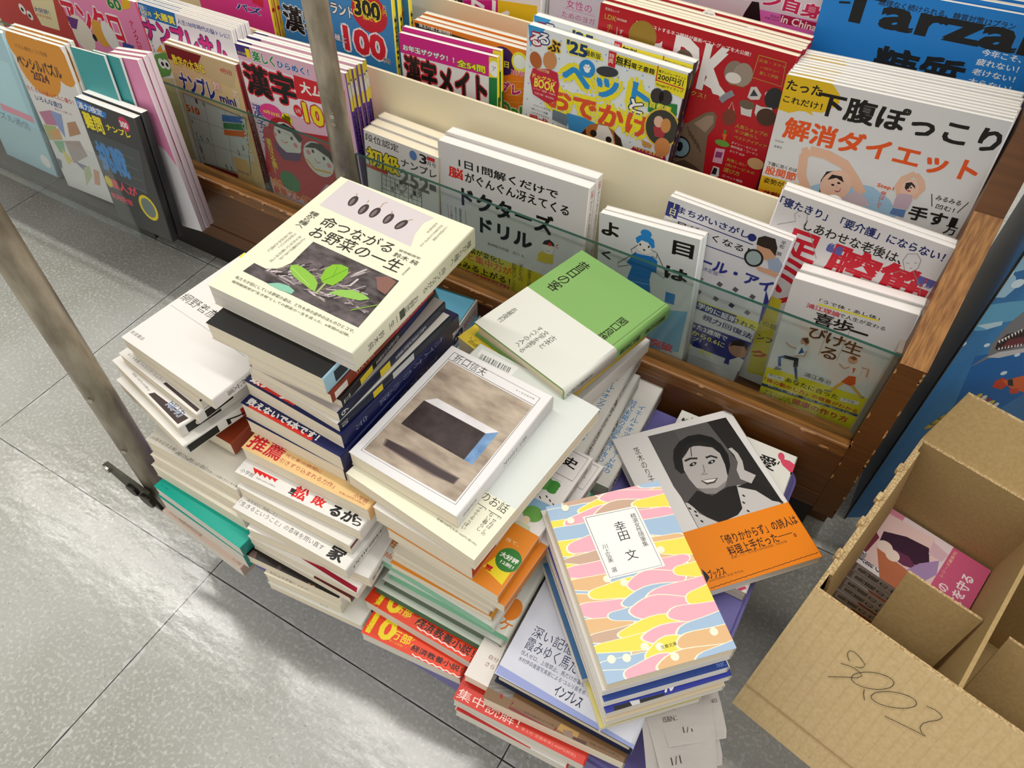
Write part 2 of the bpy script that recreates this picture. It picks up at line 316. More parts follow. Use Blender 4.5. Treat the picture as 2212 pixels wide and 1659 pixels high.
SEA=[('P',[(0.126,0.798),(0.066,0.705),(0.201,0.694),(0.324,0.762),(0.26,0.799)],'#1262a8'),('P',[(-0.031,0.662),(-0.038,0.649),(-0.007,0.639),(0.055,0.635),(0.132,0.633),(0.168,0.652),(0.073,0.661),(0.044,0.67),(0.011,0.671)],'#5fa4c8'),('P',[(0.004,0.664),(0.055,0.66),(0.075,0.659),(0.08,0.664),(0.043,0.669)],'#b4d4e2'),('P',[(-0.009,0.63),(-0.017,0.62),(-0.022,0.605),(-0.008,0.599),(0.023,0.607),(0.042,0.62),(0.03,0.63)],'#9cc6de'),('P',[(-0.02,0.61),(-0.026,0.6),(-0.011,0.597),(0.009,0.599),(0.006,0.607)],'#d0e4ee'),('P',[(-0.033,0.594),(-0.033,0.585),(0.001,0.561),(0.062,0.595),(0.011,0.601)],'#8ab8d4'),('P',[(-0.09,0.594),(-0.049,0.589),(-0.015,0.607),(-0.012,0.628),(-0.022,0.64),(-0.053,0.616)],'#2a7ab4'),('P',[(0.073,0.721),(0.104,0.704),(0.091,0.691),(0.094,0.673),(0.1,0.661),(0.118,0.647),(0.17,0.641),(0.265,0.692),(0.197,0.7),(0.142,0.706),(0.11,0.709)],'#77797e'),('P',[(0.106,0.707),(0.132,0.7),(0.205,0.695),(0.257,0.688),(0.269,0.694),(0.201,0.702),(0.146,0.708)],'#c4c2c4'),('P',[(0.112,0.695),(0.104,0.685),(0.117,0.676),(0.159,0.67),(0.214,0.665),(0.257,0.688),(0.193,0.691),(0.153,0.696),(0.126,0.698)],'#2c1418'),('P',[(0.129,0.693),(0.135,0.683),(0.213,0.676),(0.231,0.686),(0.157,0.693)],'#6a2a30'),('P',[(0.104,0.685),(0.108,0.683),(0.116,0.688)],'#f0f0ec'),('P',[(0.124,0.697),(0.13,0.696),(0.121,0.693)],'#f0f0ec'),('P',[(0.11,0.683),(0.115,0.681),(0.122,0.686)],'#f0f0ec'),('P',[(0.133,0.696),(0.138,0.695),(0.129,0.692)],'#f0f0ec'),('P',[(0.116,0.681),(0.121,0.679),(0.129,0.684)],'#f0f0ec'),('P',[(0.142,0.695),(0.147,0.695),(0.138,0.691)],'#f0f0ec'),('P',[(0.123,0.679),(0.127,0.677),(0.135,0.682)],'#f0f0ec'),('P',[(0.151,0.695),(0.156,0.694),(0.147,0.69)],'#f0f0ec'),('P',[(0.129,0.676),(0.134,0.675),(0.141,0.68)],'#f0f0ec'),('P',[(0.16,0.694),(0.165,0.693),(0.156,0.69)],'#f0f0ec'),('P',[(0.135,0.674),(0.14,0.673),(0.148,0.678)],'#f0f0ec'),('P',[(0.169,0.693),(0.174,0.693),(0.165,0.689)],'#f0f0ec'),('P',[(0.142,0.672),(0.146,0.671),(0.154,0.676)],'#f0f0ec'),('P',[(0.177,0.693),(0.182,0.692),(0.173,0.688)],'#f0f0ec'),('P',[(0.148,0.67),(0.152,0.669),(0.16,0.674)],'#f0f0ec'),('P',[(0.186,0.692),(0.191,0.691),(0.182,0.688)],'#f0f0ec'),('P',[(0.154,0.668),(0.159,0.667),(0.167,0.672)],'#f0f0ec'),('P',[(0.195,0.691),(0.2,0.69),(0.191,0.687)],'#f0f0ec'),('P',[(0.197,0.751),(0.192,0.741),(0.21,0.737),(0.231,0.741),(0.245,0.748),(0.235,0.755)],'#c83c1c'),('P',[(0.212,0.741),(0.237,0.739),(0.274,0.734),(0.347,0.736),(0.384,0.756),(0.32,0.76),(0.261,0.753)],'#d8622a'),('P',[(0.277,0.762),(0.26,0.755),(0.286,0.753),(0.305,0.761)],'#c84420'),('P',[(0.23,0.74),(0.245,0.739),(0.267,0.75),(0.247,0.749)],'#1e2024'),('E',-0.002,0.688,0.004,0.004,'#cfe4ee',0),('E',0.078,0.69,0.003,0.003,'#cfe4ee',0),('E',0.2,0.73,0.0035,0.0035,'#cfe4ee',0),('E',0.198,0.704,0.003,0.003,'#cfe4ee',0),('E',-0.03,0.591,0.005,0.005,'#cfe4ee',0),('E',0.04,0.614,0.006,0.006,'#cfe4ee',0),('E',-0.046,0.597,0.003,0.003,'#cfe4ee',0),('E',0.176,0.764,0.003,0.004,'#d8c43a',0),('E',0.191,0.768,0.003,0.004,'#8a3a5a',0),('E',0.197,0.767,0.003,0.004,'#e4e4e0',0),('E',0.211,0.772,0.003,0.004,'#d8c43a',0),('E',0.217,0.771,0.003,0.004,'#8a3a5a',0),('E',0.232,0.776,0.003,0.004,'#e4e4e0',0),('E',0.237,0.775,0.003,0.004,'#d8c43a',0),('E',0.252,0.78,0.003,0.004,'#8a3a5a',0),('E',0.258,0.779,0.003,0.004,'#e4e4e0',0),('E',0.076,0.816,0.004,0.003,'#c8a83a',0),('E',0.081,0.813,0.004,0.003,'#d8c04a',0),('E',0.086,0.81,0.004,0.003,'#8a7a3a',0),('E',0.091,0.807,0.004,0.003,'#c8a83a',0),('E',0.096,0.804,0.004,0.003,'#d8c04a',0),('E',0.101,0.801,0.004,0.003,'#8a7a3a',0),('E',0.105,0.798,0.004,0.003,'#c8a83a',0),('E',0.11,0.796,0.004,0.003,'#d8c04a',0)]
SLIPS=[('order_slip','white order slip with a five digit number, uppermost of those on the blue hardcover edge',(.012,.302,.2236),40,.058,.062,-.012,[('T','45546',.45,.28,.85,.4,'#2a2622',{'b':.01}),('T','341752',.6,.12,.85,.18,'#5a5650',{}),('T','受注日付：240111受注NO',.02,.48,.95,.55,'#3a3632',{}),('T','ISBN：9784033260',.02,.62,.8,.69,'#3a3632',{}),('T','1/1',.3,.78,.45,.86,'#3a3632',{})]),
('order_slip','white order slip numbered 5403 poking out below the uppermost slip',(.006,.288,.2230),44,.062,.075,-.022,[('T','5403',.68,.7,.92,.8,'#2a2622',{'b':.01}),('T','1/1',.2,.82,.35,.9,'#3a3632',{})]),
('order_slip','plain white order slip, lowest and hanging furthest over the purple deck',(.012,.284,.2224),34,.066,.085,-.034,[])]
TABS=[[[-0.2439, 0.855, 0.5537], 0.0085, 'white half round price slip at the top of the rearmost red magazines', '定価1,200円'], [[-0.1927, 0.845, 0.5497], 0.0095, 'white half round price slip in the middle of the red magazine pile', '定価1,200円'], [[-0.2043, 0.83, 0.5479], 0.0085, 'white half round price slip nearest the front of the red magazine pile', '定価1,200円'], [[-0.0405, 0.755, 0.4445], 0.0095, 'white half round slip sticking out of the leg muscle health books', 'Gakken']]
FLAT=[
{'n':'paperback_book','l':'pale pink paperback, lowest of the leftmost pile, just above the purple deck','p':[-0.5054,0.2779,0.145,-3.8745,0.1308,0.182,0.018],'c':'#dcc5b6','s':'#a88d80','sd':'R','pg':'grey','d':[('T','クレヨン社創業30周年記念企画',0.069,0.9691,0.482,0.988,'#6a5248',{}),('T','ミシマ社',0.869,0.9695,0.968,0.9855,'#6a5248',{})],'g':'books piled at the left end of the hand truck'},
{'n':'paperback_book','l':'thick mint green paperback under the other mint one in the leftmost pile','p':[-0.5017,0.2862,0.163,-3.0838,0.1363,0.188,0.028],'c':'#0aa594','s':'#0a7f72','sd':'R','pg':'grey','g':'books piled at the left end of the hand truck'},
{'n':'paperback_book','l':'mint green paperback with a wide green strip showing, below the cream books','p':[-0.5003,0.2875,0.191,-3.6751,0.1384,0.188,0.017],'c':'#0eab98','s':'#0a7f72','sd':'R','pg':'grey','d':[('T','ミシマ社',0.038,0.9605,0.123,0.9745,'#0a5c50',{})],'g':'books piled at the left end of the hand truck'},
{'n':'paperback_book','l':'cream essay book lying directly on the mint green book','p':[-0.5136,0.3043,0.208,-0.2977,0.1374,0.188,0.021],'c':'#e6e0cf','s':'#d8d2c4','sd':'R','pg':'cream','g':'books piled at the left end of the hand truck'},
{'n':'paperback_book','l':'cream essay book in the middle of the three cream ones','p':[-0.5167,0.3099,0.229,0.6068,0.1321,0.188,0.015],'c':'#e6e0cf','s':'#d8d2c4','sd':'R','pg':'cream','g':'books piled at the left end of the hand truck'},
{'n':'paperback_book','l':'cream essay book with a printed anniversary line, topmost of the three cream ones','p':[-0.5223,0.3162,0.244,1.1173,0.1312,0.188,0.018],'c':'#e9e4d6','s':'#d8d2c4','sd':'R','pg':'cream','d':[('T','(30周年記念企画)',0.014,0.955,0.302,0.981,'#4a443c',{}),('T','家族の日記「最新ー」など神びり、',0.323,0.9628,0.665,0.9762,'#5a544a',{}),('T','新聞の人生案内も人気の著者の半生にじみ溢れるエッセイ集。',0.311,0.9726,0.988,0.988,'#4a443c',{})],'g':'books piled at the left end of the hand truck'},
{'n':'paperback_book','l':'book with a marbled rust red cover on the cream essay books','p':[-0.5367,0.3294,0.265,-0.7737,0.105,0.148,0.02],'c':'#9a3c1e','s':'#9a3c1e','sd':'R','pg':'cream','s2':[('R',0,0,1,0.3,'#d8d0c4')],'g':'books piled at the left end of the hand truck'},
{'n':'paperback_book','l':'white paperback with a red and white spine under the two with brown photographs','p':[-0.5466,0.3159,0.3,-11.9204,0.1293,0.175,0.015],'c':'#eeebe4','s':'#efece6','sd':'R','pg':'cream','s2':[('R',0,0,1,0.62,'#c81e1a'),('R',0.05,0.78,0.95,0.98,'#1c1a18'),('T','2',0.1,0.55,0.9,0.72,'#15120f',{}),('T','2683',0.1,0.9,0.5,0.99,'#15120f',{})],'g':'books piled at the left end of the hand truck'},
{'n':'paperback_book','l':'white paperback with a brown photograph and blue lettering in the leftmost pile','p':[-0.554,0.3248,0.315,-12.7987,0.1309,0.175,0.016],'c':'#eeebe6','s':'#efece6','sd':'R','pg':'cream','d':[('P',[(0.556,0.955),(0.973,0.92),(0.964,0.986),(0.532,0.986)],'#3a2724'),('T','成功',0.726,0.8989,0.911,0.9611,'#1c5f9c',{'o':('#f0f0f0',0.03)}),('T','定価1100円(10%税込)',0.25,0.9588,0.51,0.9762,'#5c564e',{})],'s2':[('R',0.05,0.74,0.95,0.96,'#22201e'),('E',0.5,0.88,0.004,0.004,'#e8e4dc',0)],'g':'books piled at the left end of the hand truck'},
{'n':'paperback_book','l':'white paperback with a narrow brown photograph right under the thin cream one','p':[-0.5477,0.3337,0.331,-7.8137,0.1316,0.17,0.014],'c':'#edeae4','s':'#e9e6df','sd':'R','pg':'cream','d':[('P',[(0.55,0.959),(0.969,0.962),(0.976,0.985),(0.542,0.977)],'#3a2724'),('T','ちくま新書 フィリップ・ミュラー',0.067,0.9554,0.52,0.9756,'#5c564e',{})],'s2':[('R',0.05,0.76,0.95,0.95,'#22201e')],'g':'books piled at the left end of the hand truck'},
{'n':'paperback_book','l':'thin paperback with a dark navy spine under the top white book on the left','p':[-0.5401,0.3361,0.346,-7.7171,0.119,0.16,0.014],'c':'#e9dcc6','s':'#14202e','sd':'R','pg':'cream','s2':[('R',0,0.82,1,1,'#e8e4da'),('T','1710',0.15,0.72,0.85,0.8,'#d0c8b4',{}),('T','岩波文庫の青',0.2,0.1,0.8,0.6,'#8a9088',{'v':1})],'g':'books piled at the left end of the hand truck'},
{'n':'paperback_book','l':'white paperback with one thin blue line, topmost of the leftmost pile','p':[-0.5305,0.3358,0.361,-5.4889,0.1386,0.1623,0.015],'c':'#f3efec','s':'#f1ede9','sd':'R','pg':'cream','d':[('T','網野善彦',0.012,0.4917,0.389,0.5653,'#15120f',{'b':-0.004}),('L',[(0.017,0.634),(0.421,0.638),(0.874,0.654)],0.0006,'#a9bdc6'),('T','岩波書店',0.012,0.9165,0.153,0.9435,'#55504c',{}),('P',[(0.006,0.056),(0.001,0),(0.028,0.009),(0.027,0.054)],'#f2e000')],'s2':[('T','岩波現代文庫',0.2,0.62,0.8,0.9,'#555a60',{'v':1})],'g':'books piled at the left end of the hand truck'},
{'n':'paperback_book','l':'white and pale green paperback at the very bottom of the tall pile','p':[-0.3641,0.2881,0.145,6.1982,0.1191,0.19,0.013],'c':'#e9e9df','s':'#ecebe2','sd':'R','pg':'cream','d':[('T','第',0.553,0.9564,0.642,0.988,'#6ab07a',{})],'s2':[('R',0,0.55,1,0.8,'#9fd0a0'),('E',0.5,0.87,0.005,0.005,'#15120f',0),('T','心理・エッセイ',0.2,0.93,0.8,0.99,'#15120f',{})],'g':'books in the tall back-left pile'},
{'n':'paperback_book','l':'cream paperback with small slanted black lettering near the bottom of the tall pile','p':[-0.3783,0.2846,0.158,6.7869,0.0963,0.18,0.016],'c':'#e3dcc8','s':'#e3dcc8','sd':'R','pg':'cream','d':[('T','わたしの手紙トランス',0.059,0.962,0.563,0.988,'#2a2622',{})],'g':'books in the tall back-left pile'},
{'n':'paperback_book','l':'paperback with a black cover of brown squares in the tall pile','p':[-0.3879,0.2915,0.174,5.6726,0.12,0.188,0.016],'c':'#1d1614','s':'#e7e2da','sd':'R','pg':'cream','d':[('P',[(0.031,0.958),(0.081,0.96),(0.105,1.004),(0.025,0.998)],'#6a5450'),('P',[(0.331,0.975),(0.361,0.978),(0.37,1.009),(0.33,1.009)],'#4a3a38'),('P',[(0.663,0.992),(0.694,0.993),(0.703,1.013),(0.671,1.012)],'#8a6a52'),('P',[(0.708,0.994),(0.74,0.995),(0.748,1.015),(0.717,1.014)],'#b49068'),('P',[(0.754,0.996),(0.785,0.997),(0.794,1.017),(0.762,1.015)],'#6a4a3a'),('P',[(0.799,0.997),(0.83,0.998),(0.838,1.018),(0.807,1.017)],'#8a6a52'),('P',[(0.844,0.999),(0.875,1),(0.883,1.02),(0.852,1.019)],'#b49068'),('P',[(0.889,1.001),(0.92,1.002),(0.928,1.022),(0.897,1.021)],'#6a4a3a'),('P',[(0.933,1.003),(0.965,1.004),(0.972,1.024),(0.941,1.023)],'#8a6a52')],'g':'books in the tall back-left pile'},
{'n':'paperback_book','l':'white paperback with a dark red ribbon edge above the black patterned one','p':[-0.3737,0.2985,0.19,1.6926,0.1302,0.188,0.012],'c':'#ede9e1','s':'#5a1814','sd':'R','pg':'cream','d':[('P',[(0.627,0.967),(1.024,0.976),(1.034,1.009),(0.643,1.003)],'#5a1814')],'g':'books in the tall back-left pile'},
{'n':'paperback_book','l':'white paperback with a crimson strip below the large white book','p':[-0.3724,0.3003,0.202,2.9917,0.1393,0.188,0.013],'c':'#efebe4','s':'#f0ece6','sd':'R','pg':'cream','d':[('P',[(0.318,0.943),(0.982,0.971),(0.996,0.997),(0.322,0.963)],'#a00f2c')],'s2':[('T','悪の手引',0.2,0.2,0.8,0.6,'#15120f',{'v':1})],'g':'books in the tall back-left pile'},
{'n':'paperback_book','l':'wide white paperback with long black brush lettering along its spine','p':[-0.3735,0.31,0.215,7.789,0.1452,0.195,0.02],'c':'#ece9e4','s':'#e3e0da','sd':'R','pg':'cream','s2':[('T','上の夜に対の無い',0.2,0.06,0.8,0.8,'#15120f',{'v':1,'b':0.006}),('T','新潮文庫',0.3,0.86,0.7,0.98,'#15120f',{'v':1})],'g':'books in the tall back-left pile'},
{'n':'paperback_book','l':'white paperback about the meaning of living in the tall pile','p':[-0.3805,0.3048,0.235,1.4547,0.1454,0.188,0.018],'c':'#ecebe6','s':'#e6e4de','sd':'R','pg':'cream','d':[('T','「生きるということ」の意味を問い直す',0.012,0.9388,0.763,0.9682,'#15120f',{'b':-0.003}),('T','家',0.807,0.9029,0.932,0.988,'#15120f',{'b':0.038}),('T','「言えない、死ぬこと」',0.039,0.9098,0.315,0.9272,'#3a3632',{})],'s2':[('T','中央大学出版会社',0.3,0.4,0.7,0.95,'#15120f',{'v':1})],'g':'books in the tall back-left pile'},
{'n':'paperback_book','l':'plain white paperback with a wine red edge in the tall pile','p':[-0.3848,0.321,0.253,1.9153,0.1423,0.188,0.018],'c':'#e9e6e0','s':'#e6e2da','sd':'R','pg':'cream','s2':[('R',0,0.93,0.3,1,'#7a1020'),('T','らい社',0.3,0.4,0.7,0.6,'#a02020',{'v':1})],'g':'books in the tall back-left pile'},
{'n':'paperback_book','l':'white paperback with a red starburst on its cover in the tall pile','p':[-0.3851,0.3287,0.271,3.9188,0.1508,0.188,0.019],'c':'#efede9','s':'#e9e6e0','sd':'R','pg':'cream','d':[('P',[(0.086,0.932),(0.134,0.964),(0.138,0.947),(0.173,0.962),(0.177,0.946),(0.212,0.96),(0.216,0.944),(0.251,0.959),(0.255,0.942),(0.29,0.957),(0.294,0.94),(0.304,0.935)],'#e01a1a'),('T','小学館',0.027,0.962,0.135,0.988,'#2a2622',{'b':-0.002}),('T','定価1760円(10%税込)',0.157,0.9732,0.318,0.9848,'#3a3632',{}),('T','訟',0.444,0.9108,0.551,0.988,'#e01a1a',{'b':0.038}),('T','！',0.414,0.943,0.464,0.979,'#15120f',{'b':0.038}),('T','敗',0.59,0.9224,0.689,0.9756,'#e01a1a',{'b':0.038}),('T','るが',0.736,0.9176,0.931,0.988,'#15120f',{'b':0.048}),('T','ら',0.914,0.9357,0.98,0.9833,'#15120f',{'b':0.02})],'s2':[('T','永井荷風',0.25,0.2,0.75,0.6,'#15120f',{'v':1})],'g':'books in the tall back-left pile'},
{'n':'paperback_book','l':'paperback with a pale yellow cover and red lettering in the tall pile','p':[-0.3821,0.3448,0.29,2.5748,0.1539,0.188,0.02],'c':'#efc98a','s':'#e8b878','sd':'R','pg':'cream','d':[('T','推薦',0.012,0.8814,0.279,0.9816,'#c4122c',{'b':0.023}),('T','「光と影の狭間に',0.275,0.913,0.58,0.934,'#b0202c',{}),('T','引きずり込まれる力作」',0.284,0.9485,0.716,0.9775,'#b0202c',{}),('T','小学館',0.857,0.9445,0.963,0.9705,'#b03a2c',{}),('T','定価2,200円(10%税込)',0.764,0.9723,0.957,0.9857,'#b03a2c',{})],'g':'books in the tall back-left pile'},
{'n':'paperback_book','l':'navy paperback, lowest of the three navy ones with red stripes','p':[-0.4013,0.363,0.31,0.7536,0.1219,0.188,0.02],'c':'#141a52','s':'#121a50','sd':'R','pg':'cream','s2':[('T','カズオの小説 完',0.25,0.15,0.7,0.9,'#7a80a4',{'v':1})],'g':'books in the tall back-left pile'},
{'n':'paperback_book','l':'navy paperback with a bold white slogan on a red stripe','p':[-0.3997,0.3643,0.33,-0.4647,0.1252,0.188,0.022],'c':'#141a52','s':'#121a50','sd':'R','pg':'cream','d':[('P',[(0.072,0.981),(0.707,0.974),(0.718,0.997),(0.09,1.009)],'#d22a1c'),('T','数えないで4本です！',0.035,0.9433,0.748,0.988,'#f4f2ee',{'b':0.048})],'s2':[('T','カズオの小説 完',0.25,0.15,0.7,0.9,'#7a80a4',{'v':1})],'g':'books in the tall back-left pile'},
{'n':'paperback_book','l':'navy paperback, topmost of the three navy ones with red stripes','p':[-0.3988,0.3758,0.352,-2.0356,0.1232,0.188,0.02],'c':'#141a52','s':'#121a50','sd':'R','pg':'cream','d':[('P',[(0.059,0.965),(0.499,0.966),(0.507,0.985),(0.07,0.987)],'#d22a1c'),('T','数ノーダー',0.035,0.9289,0.536,0.988,'#f4f2ee',{'b':0.048})],'s2':[('T','カズオの小説 完',0.25,0.15,0.7,0.9,'#7a80a4',{'v':1})],'g':'books in the tall back-left pile'},
{'n':'paperback_book','l':'paperback with a white and navy spine numbered ten in the tall pile','p':[-0.3967,0.3714,0.372,-3.6407,0.1165,0.17,0.011],'c':'#e6e2da','s':'#1a2438','sd':'R','pg':'cream','s2':[('R',0,0,1,0.35,'#16202c'),('R',0,0.36,1,0.55,'#cfd0ce'),('R',0,0.64,1,0.72,'#e6cf1e'),('T','10',0.2,0.93,0.8,0.98,'#d8d8d0',{})],'g':'books in the tall back-left pile'},
{'n':'paperback_book','l':'thin paperback with a navy spine numbered six in the tall pile','p':[-0.3979,0.3728,0.383,-1.0486,0.1085,0.17,0.012],'c':'#b8b0ac','s':'#0e1a3a','sd':'R','pg':'cream','s2':[('R',0,0.55,1,0.64,'#e6cf1e'),('T','新潮新書',0.25,0.2,0.75,0.5,'#b8bcc8',{'v':1}),('T','6',0.2,0.92,0.8,0.98,'#d8d8d0',{})],'g':'books in the tall back-left pile'},
{'n':'paperback_book','l':'thin paperback with a black spine and orange patch in the tall pile','p':[-0.4024,0.3734,0.395,3.5108,0.1043,0.165,0.01],'c':'#221d1c','s':'#15141a','sd':'R','pg':'cream','s2':[('R',0,0.7,1,0.82,'#e6cf1e'),('R',0,0.1,1,0.4,'#16225a'),('T','空気公室',0.2,0.42,0.8,0.66,'#c0c0c4',{'v':1}),('T','22',0.2,0.92,0.8,0.98,'#d8d8d0',{})],'g':'books in the tall back-left pile'},
{'n':'paperback_book','l':'paperback with a rust brown spine under the black covered book','p':[-0.3998,0.3692,0.405,1.1166,0.0977,0.165,0.013],'c':'#8e3a1c','s':'#8a3418','sd':'R','pg':'cream','s2':[('R',0,0,1,0.45,'#a8182c'),('T','山火事国家',0.2,0.05,0.8,0.4,'#e0b0b0',{'v':1}),('R',0.1,0.86,0.9,0.97,'#f0ece4'),('T','五七日',0.25,0.62,0.75,0.78,'#e0c0a0',{'v':1})],'g':'books in the tall back-left pile'},
{'n':'paperback_book','l':'glossy black paperback with a light blue spine under the vegetable book','p':[-0.4213,0.3806,0.418,0.851,0.1359,0.19,0.021],'c':'#100e0d','s':'#a8d2e6','sd':'R','pg':'cream','s2':[('R',0,0,1,0.5,'#e8e6e0'),('R',0,0.35,1,0.5,'#4a9cd0'),('R',0.1,0.84,0.9,0.93,'#22303a'),('T','文芸のラスト 現代思潮',0.25,0.02,0.75,0.46,'#15120f',{'v':1})],'g':'books in the tall back-left pile'},
